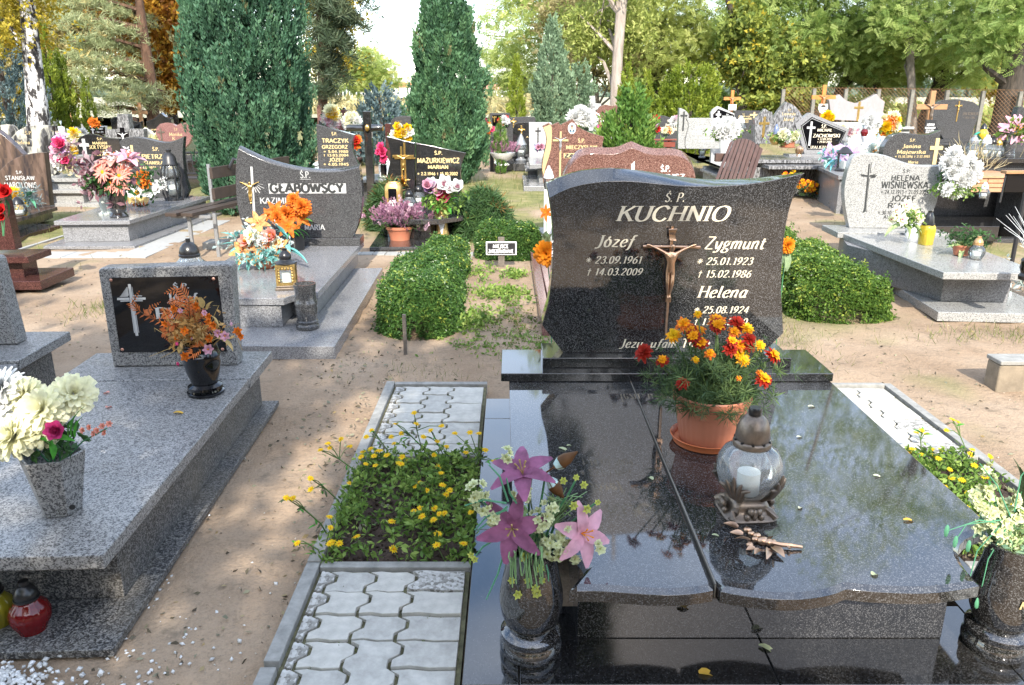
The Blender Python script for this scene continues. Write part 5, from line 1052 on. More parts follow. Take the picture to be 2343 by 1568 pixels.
for k in range(4):
    a=k*PI/2+PI/4
    for q in range(5):
        e=(q-2)*.16; pts=[(r*math.cos(a+e*f),r*math.sin(a+e*f),z) for r,z,f in ((.052,.060,.3),(.090,.090,.55),(.110,.125,.9),(.114,.155-.012*abs(q-2),1.25),(.118,.172-.02*abs(q-2),1.5))]
        MB().tube(pts,[.008,.010,.009,.007,.003],6).build('scroll_leaf',M['brass_old'],lg,smooth=60)
mb=MB()
for k in range(10):a=k*2*PI/10; mb.box(-.006,.006,-.004,.004,.262,.272); mb.xf(Matrix.Rotation(a,4,'Z') @ Matrix.Translation((.055,0,0)),len(mb.v)-8)
mb.build('vent_hole',M['blk'],lg); MB().lathe([(.020,.3565),(.021,.376),(.018,.382),(.0,.382)],14).build('vent_cap',M['blk'],lg,smooth=40)
# ------------------------------------------------------------------ fallen leaves lying on the black grave, one by one
def fallen(label,u,v,z,L,w,col,rot=0.0,curl=.25):
    mb=MB(); V,F=petal(L,w,.15,curl,4,.2); mb.add(V,F); o=mb.build('fallen_leaf',col,None,smooth=80,loc=G(u,v,z)+Vector((0,0,.004)),rot=(0,0,rot)); return tag(o,label,'leaf','leaves fallen on the black grave')
PG,PYL=FP('pale_green_fallen_leaf',(.40,.44,.26),.2),FP('yellow_fallen_leaf',(.62,.38,.06),.2); PW=FP('whitish_fallen_leaf',(.55,.56,.40),.2)
for a in [('pale leaf near the top of the narrow cover slab below the motto',1322,868,.40,.045,.02,PG,.3),('curled pale green leaf above the brown lily bud',1278,1027,.40,.05,.022,PG,-.4),('tiny pale leaf beside the leaf above the brown lily bud',1296,1022,.40,.03,.012,PG,.5),('upright oval pale leaf on the slab joint beside the reflected crucifix',1493,1100,.40,.05,.022,PG,1.9),('whitish leaf in the upper part of the wide slab past the marigolds',1848,932,.40,.05,.022,PW,.2),
    ('small white leaf on the wide slab between lantern and flower bed',1997,1090,.40,.036,.02,PW,-.2),('white scrap of leaf on the slab just past the lantern foot',1827,1166,.40,.028,.016,PW,.9),('yellow leaf on the wide slab nearest the lime blossom vase',2066,1192,.40,.05,.02,PYL,.05),('tiny pale leaf between the slab joint and the bronze spray',1628,1226,.40,.03,.014,PG,-.1),('small square pale leaf near the wavy front edge of the wide slab',1994,1318,.40,.028,.022,PG,.6),
    ('slim pale leaf on the slab between lantern foot and marigold pot',1822,1002,.40,.034,.016,PW,.3),('large curved green pod leaf on the black base',1735,1478,.081,.062,.026,PG,-.5),('yellow leaf with a stalk on the black base near its front edge',1598,1542,.081,.055,.035,PYL,.1)]:fallen(*a)
# ------------------------------------------------------------------ pavers, kerbs and flower beds beside the black grave
def paver_outline(x0,x1,y0,y1,L,Rt,row,g=.0062):
    fr_=[f for k in range(int(round((y1-y0)/row))) for f in (k,k+.30,k+.50,k+.80)]+[(y1-y0)/row]; val=(-.016,-.016,.016,.016)
    ys=[min(max(y0+f*row,y0+g),y1-g) for f in fr_]; zz_=[val[q % 4] for q in range(len(fr_)-1)]+[-.016]
    left=[(x0+g+(z if L else 0),y) for y,z in zip(ys,zz_)]; right=[(x1-g+(z if Rt else 0),y) for y,z in zip(ys,zz_)]
    lp,rp=left[0][0],right[0][0]; b=[(lp+(rp-lp)*t,y0+g+d) for t,d in ((.3,.006),(.6,-.003))]; lp,rp=left[-1][0],right[-1][0]; tp_=[(lp+(rp-lp)*t,y1-g+d) for t,d in ((.6,-.003),(.3,.006))]
    return [left[0]]+b+right+tp_+left[:0:-1]
moss=M_moss=plain('mossy_joint_sand',(.10,.095,.05),.95,0,.55,22,.6)
def paving(x0,x1,y0,y1,pitch,row,seed,rough_first=True):
    rg=random.Random(seed); o=MB().box(x0-.01,x1+.01,y0-.01,y1+.01,-.04,.032).build('paving',moss); o['kind']='structure'
    ncol=int(round((x1-x0)/pitch)); xs=[x0]+[x1-pitch*(ncol-1-i)-pitch*.35 for i in range(ncol-1)]+[x1]; xs=sorted(xs); nr=int(round((y1-y0)/row))
    for c in range(len(xs)-1):
        r=rg.choice((0,0,1)); r=0
        while r < nr:
            k=2 if (r+1 < nr and rg.random() < .22) else 1; a,b=y0+r*row,y0+(r+k)*row
            m_=M['paver_w'] if (c == 0 and rough_first) or rg.random() < .03 else (M['paver'] if rg.random() < .6 else M['paver2'])
            pv=MB().prism(paver_outline(xs[c],xs[c+1],a,b,c > 0,c < len(xs)-2,row),-.03,.046,'z')
            cx,cy=(xs[c]+xs[c+1])/2,(a+b)/2; pv.xf(Matrix.Translation((-cx,-cy,0)))
            q=pv.build('paver',m_,o,.0022,smooth=0,seg=1); q.location=(cx,cy,rg.uniform(-.004,.003)); q.rotation_euler=(rg.uniform(-.012,.012),rg.uniform(-.012,.012),rg.uniform(-.01,.01)); r += k
    return o
paving(-.725,-.17,1.50,2.565,.150,.133,1); paving(-.725,-.17,3.56,4.545,.150,.141,2)
paving(1.735,2.30,3.56,4.52,.150,.160,3,False); paving(1.735,2.30,1.50,2.565,.150,.133,4,False)
def kerb(label,segs):
    t=T('kerb_edging',None,None); tag(t,kind='structure')
    for (a,b,c,d) in segs:block(t,'kerb_stone',a,b,c,d,-.1,.058+random.uniform(-.004,.006),M['conc'],.004)
kerb('',[(-.785,-.733,1.3,2.02),(-.785,-.733,2.05,2.60),(-.785,-.733,2.603,3.55),(-.785,-.733,3.553,4.60),(-.730,-.155,4.555,4.60),(-.730,-.155,2.572,2.612),(-.730,-.155,3.515,3.555)])
kerb('',[(2.31,2.36,1.3,2.55),(2.31,2.36,2.553,3.2),(2.31,2.36,3.203,3.9),(2.31,2.36,3.903,4.57),(1.715,2.307,4.53,4.57),(1.735,2.307,3.515,3.555),(1.735,2.307,2.572,2.612)])
rngb=np.random.default_rng(5)
def bed(x0,x1,y0,y1):
    a=np.linspace(x0,x1,24); b=np.linspace(y0,y1,34); A,B=np.meshgrid(a,b); Z=.028+.022*(vnoise(A*14,B*14,5)-.5)+.02*(vnoise(A*40,B*40,6)-.5)
    ii=np.arange(A.size).reshape(A.shape); F=np.stack([ii[:-1,:-1],ii[:-1,1:],ii[1:,1:],ii[1:,:-1]],-1).reshape(-1,4)
    o=link('soil_bed',npmesh('soil_bed',np.stack([A,B,Z],-1).reshape(-1,3),F,M['soil'],None,True)); o['kind']='structure'
    rng=np.random.default_rng(int(abs(x0)*100)); nn_=900; Q=np.stack([rng.uniform(x0+.01,x1-.01,nn_),rng.uniform(y0+.01,y1-.01,nn_),rng.uniform(.026,.042,nn_)],1)
    CL=(np.array([(1,0,0),(-1,.2,0),(.1,1,.1),(0,-1,.1),(.1,0,.8),(0,.1,-.8)]),np.array([(0,2,4),(2,1,4),(1,3,4),(3,0,4),(2,0,5),(1,2,5),(3,1,5),(0,3,5)]))
    scat('soil_crumbs',CL,Q,frames(rng.normal(size=(nn_,3)),rng=rng),.009*rng.uniform(.4,1.5,nn_),M['soil'],o,rng=rng)['kind']='stuff'
    Q=Q[:110]+np.array([0,0,.012]); scat('dry_leaves',LEAF,Q,frames(rng.normal(size=(110,3))*np.array([1,1,.4]),rng=rng),.034*rng.uniform(.5,1.3,110),LM['litter'],o,rng=rng)['kind']='stuff'
bed(-.731,-.152,2.613,3.514); bed(1.712,2.308,2.613,3.514)
ZF=flower_mesh('zinnia',P_['yel'],P_['gold'])
def zinnias(label,x0,x1,y0,y1,tall,n_leaf,n_fl,seed,bias):
    rng=np.random.default_rng(seed); rg=random.Random(seed); t=T('zinnia_plants',label,'flowers',((x0+x1)/2,(y0+y1)/2,.03)); o=t.location
    P=np.stack([rng.uniform(x0,x1,n_leaf),rng.uniform(y0,y1,n_leaf),rng.uniform(.01,.09,n_leaf)],1); keep=bias(P[:,0],P[:,1]) > rng.uniform(size=n_leaf); P=P[keep]-np.array([o.x,o.y,0])
    f=scat('foliage',CLU2,P,frames(rng.normal(size=(len(P),3))*.5+np.array([0,-.15,1.0]),rng=rng),.034*rng.uniform(.6,1.3,len(P)),LMf['zin'],t,rng=rng)
    mb=MB(); fl=[]
    for i in range(n_fl):
        for _ in range(30):
            x,y=rg.uniform(x0+.02,x1),rg.uniform(y0,y1)
            if float(bias(np.array(x),np.array(y))) > rg.random()*.9+.1:break
        h=rg.uniform(.06,.12); p1=Vector((x-o.x,y-o.y,h)); b0=p1+Vector((rg.uniform(-.04,.04),rg.uniform(-.04,.04),-h)); mb.tube([b0,p1],[.0025,.002],4); fl.append((p1,rg.uniform(.013,.018)))
    for (bx,by,pts) in tall:
        b0=Vector((bx,by,.03))-o; tips=[Vector(q)-o for q in pts]; top=max(tips,key=lambda q:(q-b0).length); mid=b0.lerp(top,.55)+Vector((0,0,.03)); mb.tube([b0,b0.lerp(mid,.5)+Vector((.01,0,.01)),mid,top],[.0035,.003,.003,.002],4)
        for q in tips:mb.tube([mid,mid.lerp(q,.5)+Vector((0,0,.012)),q],[.0025,.002,.0018],4); fl.append((q,.015))
        for k in range(9):c=b0.lerp(top,rg.random())+Vector((rg.uniform(-.015,.015),0,0)); bigleaf(t,'leaf',P_['grn'] if k % 2 else P_['leafg'],c,(rg.uniform(-1,1),rg.uniform(-1,1),.3),.04,.014)
    mb.build('stem',P_['gr2'],t,smooth=60)
    for p1,s in fl:put_flower(t,'flower',ZF,p1,(rg.uniform(-.35,.35),rg.uniform(-.6,.1),1),s)
def AV(u,v,Yd):return tuple(AT(u,v,Yd))
zinnias('trailing yellow flowered zinnias spilling over the soil bed on the paver path',-.76,-.15,2.60,3.56,
    [(-.45,3.5,[AV(947,945,3.45),AV(952,970,3.45),AV(1010,975,3.4)]),(-.40,3.5,[AV(905,970,3.5),AV(918,992,3.5),AV(895,1000,3.5)]),(-.25,3.45,[AV(1040,992,3.35),AV(1075,990,3.3),AV(1095,992,3.3),AV(1110,1030,3.2),AV(1130,1055,3.1)]),(-.70,3.3,[AV(750,1015,3.3),AV(733,1030,3.25),AV(780,1005,3.35),AV(800,1022,3.35),AV(755,1025,3.3)]),(-.72,3.0,[AV(710,1095,2.95),AV(711,1120,2.95)]),(-.74,2.8,[AV(655,1140,2.75),AV(670,1140,2.75)]),(-.74,2.66,[AV(680,1243,2.62)]),(-.60,3.5,[AV(850,985,3.55),AV(838,1000,3.5)]),(-.33,3.45,[AV(985,985,3.4),AV(968,1000,3.4),AV(1000,1010,3.4)])],
    940,46,111,lambda x,y:np.clip(.9-.82*np.exp(-(((x+.56)/.13)**2+((y-2.85)/.30)**2))-.5*np.exp(-(((x+.40)/.05)**2+((y-2.72)/.06)**2))-.5*np.exp(-(((x+.60)/.10)**2+((y-3.2)/.12)**2)),.02,1))
zinnias('second patch of yellow zinnias in the soil bed by the lime blossom vase',1.74,2.26,2.62,3.54,
    [(2.0,3.5,[AV(2108,985,3.5),AV(2120,993,3.5),AV(2095,990,3.5)]),(2.22,3.45,[AV(2190,965,3.5),AV(2178,960,3.5),AV(2165,985,3.5)]),(1.9,3.5,[AV(2080,1035,3.45),AV(2105,1040,3.4)])],900,34,112,lambda x,y:np.clip(.85-.9*np.exp(-(((x-2.22)/.1)**2+((y-3.1)/.3)**2)),.05,1))
# ------------------------------------------------------------------ helpers for the other graves
def poly(t,fr,name,pts,z0,z1,material,bev=.004,label=None):
    """slab with a ground plan given in world x, y"""
    P=[tuple(fr.loc((x,y,0)))[:2] for x,y in pts]
    return MB().prism(P,z0,z1,'z').build(name,material,t,bev,label=label)
def gp(u,v,z):g=G(u,v,z); return (g.x,g.y)
def offs(pts,d):
    cx=sum(p[0] for p in pts)/len(pts); cy=sum(p[1] for p in pts)/len(pts)
    return [(x-d*(1 if x > cx else -1),y-d*(1 if y > cy else -1)) for x,y in pts]
def stone2(t,fr,front,drop,thick,material,nb,chamfer=.03,zb=None,name='headstone',smooth_deg=28):
    """front face outline (photo points, first nb of them the top edge) with a sloping polished top of the given height"""
    P=[fr.px(*q) for q in front]; n=len(P); B=[(x,z+(drop if i < nb else 0)) for i,(x,z) in enumerate(P)]
    if sum(P[i][0]*P[(i+1) % n][1]-P[(i+1) % n][0]*P[i][1] for i in range(n)) > 0:P=P[::-1]; B=B[::-1]
    mb=MB(); mb.add([(a,0,b) for a,b in P]+[(a,chamfer,b) for a,b in B]+[(a,thick,b) for a,b in B],
        [tuple(range(n-1,-1,-1)),tuple(range(2*n,3*n))]+[(i,(i+1)%n,n+(i+1)%n,n+i) for i in range(n)]+[(n+i,n+(i+1)%n,2*n+(i+1)%n,2*n+i) for i in range(n)])
    mb.f=[f[::-1] for f in mb.f]
    return mb.build(name,material,t,.003,smooth=smooth_deg)
def ID(x,y):return (x,y)
def plant_pot(label,p,r,h,material=None,name='flower_pot',saucer=True):
    t=T(name,label,'flower pot',p); m_=material or M['terra']
    MB().lathe([(r*.7,.006),(r*.74,h*.3),(r*.9,h*.8),(r*.92,h*.82),(r,h*.83),(r*1.02,h),(r*.94,h),(r*.9,h*.85),(.0,h*.84)],28,cap=False).build('pot_wall',m_,t,smooth=40)
    if saucer:MB().lathe([(.0,0),(r*.86,0),(r*.95,h*.12),(r*.9,h*.12),(.0,.005)],28,cap=False).build('saucer',m_,t,smooth=40)
    return t
# ------------------------------------------------------------------ speckled terrazzo grave beside the path
FL=Frame(-1.82,4.03,R(2.2)); g1=TF('grave','low grave of black and white speckled terrazzo with a black plaque, beside the sandy path','grave',FL)
def wl(x,y):p=FL.world(x,y,0); return (p.x,p.y)
block(g1,'base',-.60,.44,-1.91,.30,0,.030,M['terr_dark'],.004); block(g1,'plinth',-.50,.36,-1.63,.24,.0305,.295,M['terr_dark'],.006)
block(g1,'cover_slab',-.56,.435,-1.86,-.215,.297,.352,M['terrazzo'],.007); block(g1,'ledge',-.56,.44,-.209,.26,.297,.354,M['terrazzo'],.007)
def V8(x,y):return (x*.2314+181.5,y*.2314+574.7)
P=[FL.px(*V8(*q)) for q in ((180,190),(215,168),(1462,128),(1500,150),(1562,1078),(325,1098))]; P[-1]=(P[-1][0],.3545); P[-2]=(P[-2][0],.3545)
hs1=MB().prism(P,0,.105).build('headstone',M['terrazzo'],g1,.012,seg=3)
Q=[FL.px(*V8(*q)) for q in ((301,264),(1371,244),(1458,990),(407,998))]; pq=MB().prism(Q,-.006,-.0005).build('plaque',M['jet'],g1,.001)
inscription(pq,lines(FL,V8,[('Ś P.',935,1098,366,318),('Józef',878,1180,497,416),('PI',768,960,665,558)]),M['silver'],y=-.0062,weight=.2)
mb=MB(); c=lambda x,y:FL.px(*V8(x,y))
for pts in (((484,325),(512,325),(590,834),(562,836)),((378,460),(500,458),(503,482),(378,483)),((530,457),(660,456),(660,478),(533,480)),((474,352),(479,352),(494,437),(405,444),(404,452),(488,447)),((524,350),(528,350),(540,437),(625,437),(625,444),(533,446)),((412,488),(506,486),(507,494),(412,498)),((536,485),(632,484),(632,494),(537,494)),((504,498),(510,498),(555,806),(546,806)),((541,497),(548,497),(596,803),(590,805))):
    k=[c(*q) for q in pts]; mb.add([(a,-.0066,b) for a,b in k],[tuple(range(len(k)))])
mb.build('engraved_cross',M['silver'],pq,smooth=0)
for q in ((318,285),(1330,272),(1420,968),(430,970)):a=FL.px(*V8(*q)); MB().blob((a[0],-.007,a[1]),(.009,.005,.009),10,6).build('screw',plain('copper_screw',(.55,.28,.20),.35,.7),g1,smooth=70)
# black urn vase with orange fern bouquet
UP=[(.080,0),(.088,.006),(.088,.016),(.080,.020),(.078,.028),(.084,.032),(.082,.044),(.062,.056),(.066,.075),(.080,.12),(.088,.165),(.086,.19),(.090,.196),(.090,.205),(.084,.212),(.078,.25),(.080,.262),(.072,.262),(.068,.20),(.0,.19)]
vase('urn_vase','glossy black urn vase on the speckled terrazzo grave',UP,M['jet'],(-1.52,3.63,.353),32)
fb,L=bouquet('bouquet','orange fern and pink orchid bouquet in the glossy black urn',(-1.52,3.63,.60),3.60)
def frond(parent,pts,w,material,n=13,name='fern_frond'):
    P=_catmull([tuple(p) for p in pts],6) if False else None
    pv=[Vector(p) for p in pts]; mb=MB(); mb.cur=0; cur=[]
    for i in range(len(pv)-1):
        for j in range(5):cur.append(pv[i].lerp(pv[i+1],j/5))
    cur.append(pv[-1]); mb.tube(cur,.0022,4); m_=len(cur)
    for i in range(2,m_):
        t=i/(m_-1); d=(cur[i]-cur[i-1]).normalized(); s=d.cross(Vector((0,-1,.15))).normalized(); ww=1.3*w*math.sin(PI*min(1,.12+t*.86))**.8
        for sg in (-1,1):
            e=(s*sg*.9+d*.55).normalized(); b=cur[i]; q=Vector((0,-.004,0)); hw=d*(w*.13)
            mb.cur=1; mb.add([b-hw,b+e*ww*.55-hw*1.1+q,b+e*ww+q*2,b+e*ww*.5+hw*1.2+q,b+hw],[(0,1,2,3,4)])
    return mb.build(name,[P_['brn'],material],parent,smooth=60)
for pts,w in ((((1090,650),(1080,480),(1000,370),(850,415)),.030),(((1120,700),(1040,520),(960,480),(880,510)),.026),(((980,810),(850,720),(600,600),(520,520),(595,400)),.024),(((750,690),(700,640),(680,580),(800,505)),.020),(((1120,690),(1040,620),(900,610),(820,660)),.028),(((1000,800),(900,700),(860,600),(830,560)),.026),(((1140,740),(1180,640),(1200,600),(1250,620)),.028),(((1180,830),(1240,750),(1280,740),(1260,830)),.026),(((960,830),(880,790),(830,800),(900,890)),.024),(((1160,860),(1200,930),(1120,1010),(1040,1060)),.028),(((1050,760),(1130,640),(1120,560),(1070,470)),.028),(((1000,780),(950,720),(900,740),(860,780)),.026)):
    frond(fb,[L(*V8(*q),random.uniform(-.06,.03)) for q in pts],w,P_['fern'])
og=flower_mesh('open',P_['oran'],P_['gold']); pk=flower_mesh('open',P_['pink'],P_['gold']); bd=flower_mesh('bud',P_['hot'],P_['leafg']); bw=flower_mesh('bud',P_['pink'],P_['leafg'])
for x,y,s,me in ((1160,545,.024,og),(940,570,.022,og),(1000,590,.014,pk),(1240,610,.016,pk),(1280,650,.02,og),(1330,735,.024,og),(1290,860,.024,og),(1370,810,.022,pk),(1440,840,.026,pk),(1560,790,.022,og),(1600,840,.02,og),(1040,790,.022,og),(850,720,.02,og),(965,850,.018,og),(1050,1040,.026,og),(1270,970,.028,pk),(1270,700,.018,og),(1100,820,.02,og)):
    put_flower(fb,'orchid',me,L(*V8(x,y),random.uniform(-.09,-.02)),(random.uniform(-.5,.5),-1,random.uniform(0,.5)),s*1.05)
for x,y,s,me in ((960,915,.026,bd),(975,1120,.022,bd),(1500,715,.02,bw),(1110,870,.014,bw)):put_flower(fb,'bud',me,L(*V8(x,y),-.06),(random.uniform(-.3,.3),-.4,random.uniform(-.6,.8)),s)
for a,b,w in (((1210,560),(1200,460),.04),((1260,580),(1305,490),.025),((1320,890),(1400,860),.045),((1410,880),(1510,950),.045),((1000,940),(985,1000),.03),((1300,640),(1380,720),.02)):p0,p1=L(*V8(*a),-.03),L(*V8(*b),-.05); bigleaf(fb,'leaf',P_['tan'],p0,p1-p0,(p1-p0).length*1.2,w)
mb=MB()
for pts in (((1130,850),(900,960),(690,1045)),((1060,830),(1300,870),(1420,820)),((1000,830),(1330,830),(1560,860),(1610,980)),((900,720),(820,560),(860,580)),((1300,700),(1380,540),(1320,540)),((840,820),(740,760),(750,800)),((1060,900),(920,1000),(800,1060)),((1380,690),(1440,760),(1580,715))):mb.tube([L(*V8(*q),-.05) for q in pts],[.0016,.0014,.001],3)
stems(mb,(0,0,-.08),[L(*V8(*q)) for q in ((1100,700),(900,740),(1250,760),(1440,830),(1080,600))],.003); mb.build('twig',P_['tan'],fb)
tuft(fb,'foliage',L(*V8(1110,780)),(.10,.06,.10),130,.035,LMf['tan'],CLU2,.3,121)
# hexagonal terrazzo vase with dahlias
hv=T('stone_vase','tapering six sided speckled terrazzo vase with pale dahlias','vase',(-1.60,2.475,.353),R(14)); MB().lathe([(.066,0),(.109,.225),(.096,.225),(.085,.14),(.0,.14)],6).build('body',M['terr_dark'],hv,.004,smooth=20); hv.children[0].data.materials[0]=M['terrazzo']
MB().lathe([(.010,0),(.010,.003),(.0,.003)],12).xf(Matrix.Translation((.052,-.056,.035)) @ Matrix.Rotation(R(90),4,'X')).build('drain_hole',M['blk'],hv)
db,L=bouquet('bouquet','cream and white artificial dahlias with a magenta rose in the six sided vase',(-1.60,2.475,.58),2.44)
WB=flower_mesh('ball',P_['white'],P_['white']); CB=flower_mesh('ball',P_['cream'],P_['cream'])
for u,v,s,me,dy in ((168,902,.072,CB,.06),(98,938,.074,CB,-.02),(8,888,.070,WB,.05),(36,1000,.074,CB,-.06),(-15,960,.075,WB,0),(60,905,.065,CB,.06),(-30,1020,.07,CB,-.02),(95,985,.06,CB,-.03)):put_flower(db,'dahlia',me,L(u,v,dy),((u-90)/160,-.8,.55),s)
put_flower(db,'rose',flower_mesh('rose',P_['mag'],P_['mag'],P_['dk']),L(128,985,-.07),(.25,-1,.4),.042)
for a,b,w in (((110,1010),(160,1000),.05),((120,1020),(90,1000),.045),((115,1015),(125,1048),.035),((165,1000),(175,930),.022),((158,1000),(168,940),.02),((172,1000),(180,950),.02)):p0,p1=L(*a,-.07),L(*b,-.08); bigleaf(db,'leaf',P_['grn'],p0,p1-p0,(p1-p0).length*1.1,w)
for i,q in enumerate(((190,985),(205,978),(222,985),(235,975),(240,990),(215,992),(250,970))):put_flower(db,'dried_floret',flower_mesh('open',P_['salm'],P_['tan']),L(*q,.0),(random.uniform(-.5,.5),-1,.4),.013)
mb=MB(); stems(mb,(0,0,-.06),[L(168,905,.06),L(98,940),L(36,1000),L(128,985,-.05),L(245,980)],.003); mb.build('stem',P_['stem'],db); tuft(db,'foliage',L(110,1000),(.08,.06,.05),60,.04,LMf['dk'],CLU2,.2,122)
for lb,u,v in (('pale orange dried petal lying on the speckled slab behind the dahlias',250,900),('second dried petal lying lower on the speckled slab behind the dahlias',244,935),):
    o=MB().add(*petal(1,.7,.3,.3)).build('fallen_petal',P_['salm'],None,smooth=80,loc=G(u,v,.354)+Vector((0,0,.004)),rot=(0,.1,random.uniform(0,3))); o.scale=(.035,)*3; tag(o,lb,'petal')
o=MB().add(*petal(1,.45,.25,.3)).build('fallen_leaf',PYL,None,smooth=80,loc=G(397,947,.354)+Vector((0,0,.004)),rot=(0,0,.3)); o.scale=(.055,)*3; tag(o,'yellow leaf lying in the middle of the speckled terrazzo slab','leaf')
# lanterns on its base
def jar(label,p,gm,lidm,s=1.0,group=None):return lantern(label,p,None,[(.036,.118),(.040,.122),(.040,.128),(.036,.130),(.038,.136),(.035,.150),(.022,.172),(.016,.176),(.016,.190),(.013,.192),(.0,.192)],[(.042,0),(.044,.010),(.062,.045),(.064,.070),(.056,.095),(.040,.112),(.037,.120)],gm,lidm,(.03,.008,.06),group,22,.012,16,s)
jar('red glass grave lantern with black lid standing at the foot of the speckled grave',(-1.625,2.24,.031),M['glass_r'],M['blk'],1.0,'glass lanterns at the foot of the speckled grave')
jar('olive yellow grave lantern with black lid, half out of view',(-1.765,2.27,.031),M['glass_o'],M['blk'],1.0,'glass lanterns at the foot of the speckled grave')
# ------------------------------------------------------------------ neighbour grave cut by the picture's edge
FN=Frame(-3.10,4.30,R(2)); gN=TF('grave','speckled terrazzo grave at the very edge, only its headstone side and slab corner showing','grave',FN)
P=[FN.px(*q) for q in ((-60,590),(6,586),(14,592),(34,836),(-40,842))]; a=max(p[0] for p in P)
P=[(-.55,.39),(a-.03,.39),(a-.06,.885),(a-.075,.90),(-.55,.90)]; MB().prism(P,0,.11).build('headstone',M['terrazzo'],gN,.012,seg=3)
block(gN,'plaque',-.5,a-.12,-.006,-.0005,.44,.85,M['jet'],.001); block(gN,'ledge',-.62,.40,-.28,.28,.33,.388,M['terrazzo'],.007); block(gN,'cover_slab',-.62,.395,-1.9,-.285,.31,.37,M['terrazzo'],.007); block(gN,'plinth',-.55,.30,-1.75,.22,.0,.308,M['terr_dark'],.006)
# ------------------------------------------------------------------ dark red stone behind it, roses on top
FR=Frame(-4.78,7.3,R(2)); gR=TF('grave','dark maroon granite grave at the edge with stepped slabs and red roses','grave',FR)
a=FR.px(20,560)[0]; P=[FR.px(*q) for q in ((-40,428),(6,432),(14,470),(36,572),(-40,574))]; MB().prism(P,0,.12).build('headstone',M['maroon'],gR,.006)
for nm,u,v0,v1,y0,y1 in (('cover_slab',63,588,603,-.16,.25),('plinth',50,603,640,-.05,.2),('base',92,644,664,-.22,.4)):
    b=FR.px(u,v0,y0); c=FR.px(u,v1,y0); block(gR,nm,-1.0,b[0],y0,y1,max(c[1],-.05),b[1],M['maroon'],.005)
rb,L=bouquet('bouquet','red artificial roses against the dark maroon headstone',AT(8,470,7.0),7.0)
RR=flower_mesh('rose',P_['red'],P_['red'],P_['dk'])
for u,v,s in ((14,440,.085),(2,480,.07),(-8,430,.08),(4,498,.05)):put_flower(rb,'rose',RR,L(u,v),(.2,-1,.4),s)
for a,b in (((10,455),(22,490)),((5,460),(-10,480)),((12,450),(26,455))):p0,p1=L(*a),L(*b); bigleaf(rb,'leaf',P_['dk'],p0,p1-p0,(p1-p0).length*1.3,.06)
mb=MB(); stems(mb,L(6,540),[L(14,445),L(2,480),L(-8,435)],.004); mb.build('stem',P_['stem'],rb)
# ------------------------------------------------------------------ dark grey curved headstone on a pale grey slab
FG=Frame(-2.08,7.86,R(1.8)); g2=TF('grave','pale grey granite slab grave with a dark grey swooping headstone and gold figure of Christ','grave',FG)
def V6(x,y):return (x*.27004+483.9,y*.27004+362.9)
front=_catmull([(545,341),(575,356),(605,369),(640,380),(675,388),(710,393),(745,394.5),(785,392.5),(821.5,383)],2)[:-1]; nb=len(front)+1
front += [(821.5,383)]+[V6(*q) for q in ((1264,160),(1274,250),(1276,350),(1268,430),(1254,510),(1236,575),(1208,640),(1198,668))]+[V6(*q) for q in ((300,675),(288,615),(262,560),(240,500),(224,430),(213,360),(209,300),(203,200),(204,110),(210,20))]
hs2=stone2(g2,FG,front,.025,.12,M['dgrey'],nb,.05)
ya=-.10; zz=FG.px(*V6(300,672))[1]
block(g2,'pedestal',FG.px(*V6(200,700),-.06)[0]-.02,FG.px(*V6(1278,668),.1)[0],-.06,.2,.331,zz-.001,M['dgrey'],.004)
sl=[gp(380,684,.33),gp(648.6,683,.33)]+[gp(*q,.33) for q in ((668,676),(690,671),(710,669.5),(727,669))]+[gp(832,552,.33)]; fl_=FG.world(-.60,.24,0); sl += [(fl_.x,fl_.y)]; sl[0]=(sl[0][0],sl[0][1])
n_=FG.world(-.56,-2.18,0); sl[0]=(n_.x,n_.y); sl.insert(1,(n_.x+.0+.12,sl[2][1]-.02)) if False else None
poly(g2,FG,'cover_slab',sl,.275,.33,M['grey'],.006); poly(g2,FG,'plinth',[gp(380,749,.1),gp(647,749,.1),gp(669,722,.1)[:2],(sl[-3][0]-.06,sl[-3][1]+.06),(sl[-2][0]-.06,sl[-2][1]-.05),(sl[-1][0]+.06,sl[-1][1]-.05)],.101,.274,M['greyrough'],.004)
fb0=FG.world(-.74,-.15,0); fb1=FG.world(-.70,-2.62,0); poly(g2,FG,'base',[(fb1.x,fb1.y),gp(765,793,.1),gp(875,613,.1),(fb0.x,fb0.y)],.0,.1,M['grey'],.005)
zl=lambda x,y:V6(x,y)
inscription(hs2,lines(FG,V6,[('Ś.P.',752,842,166,112),('KAZIMIERZ',412,766,382,333),('* 1925',490,690,440,405),('MARIA',790,962,606,562)]),M['silver'],weight=.17,name='inscription')
inscription(hs2,lines(FG,V6,[('GŁABOWSCY',500,1125,286,214)]),M['letdark'],weight=.26,style='sans',name='inscription',y=-.0016)
a,b=FG.px(*V6(488,298)),FG.px(*V6(1136,208)); mb=MB(); nq=9; xs=np.linspace(a[0],b[0],37); tp=[b[1]-.006*abs(math.sin(i*PI/4))-(.0 if i % 4 else .004) for i in range(37)]
mb.add([(x,-.0010,a[1]) for x in xs]+[(x,-.0010,z) for x,z in zip(xs,tp)],[(i,i+1,38+i,37+i) for i in range(36)]); mb.build('name_panel',M['silver'],hs2,smooth=0)
a,b=FG.px(*V6(770,612)),FG.px(*V6(972,556)); MB().add([(a[0],-.0003,a[1]),(b[0],-.0003,a[1]),(b[0]-.012,-.0003,b[1]),(a[0],-.0003,b[1])],[(0,1,2,3)]).build('name_panel',M['dgrey'],hs2,smooth=0)
a,b=FG.px(*V6(752,176)),FG.px(*V6(842,172)); MB().box(a[0],b[0],-.001,-.0003,a[1]-.003,a[1]).build('underline',M['silver'],hs2)
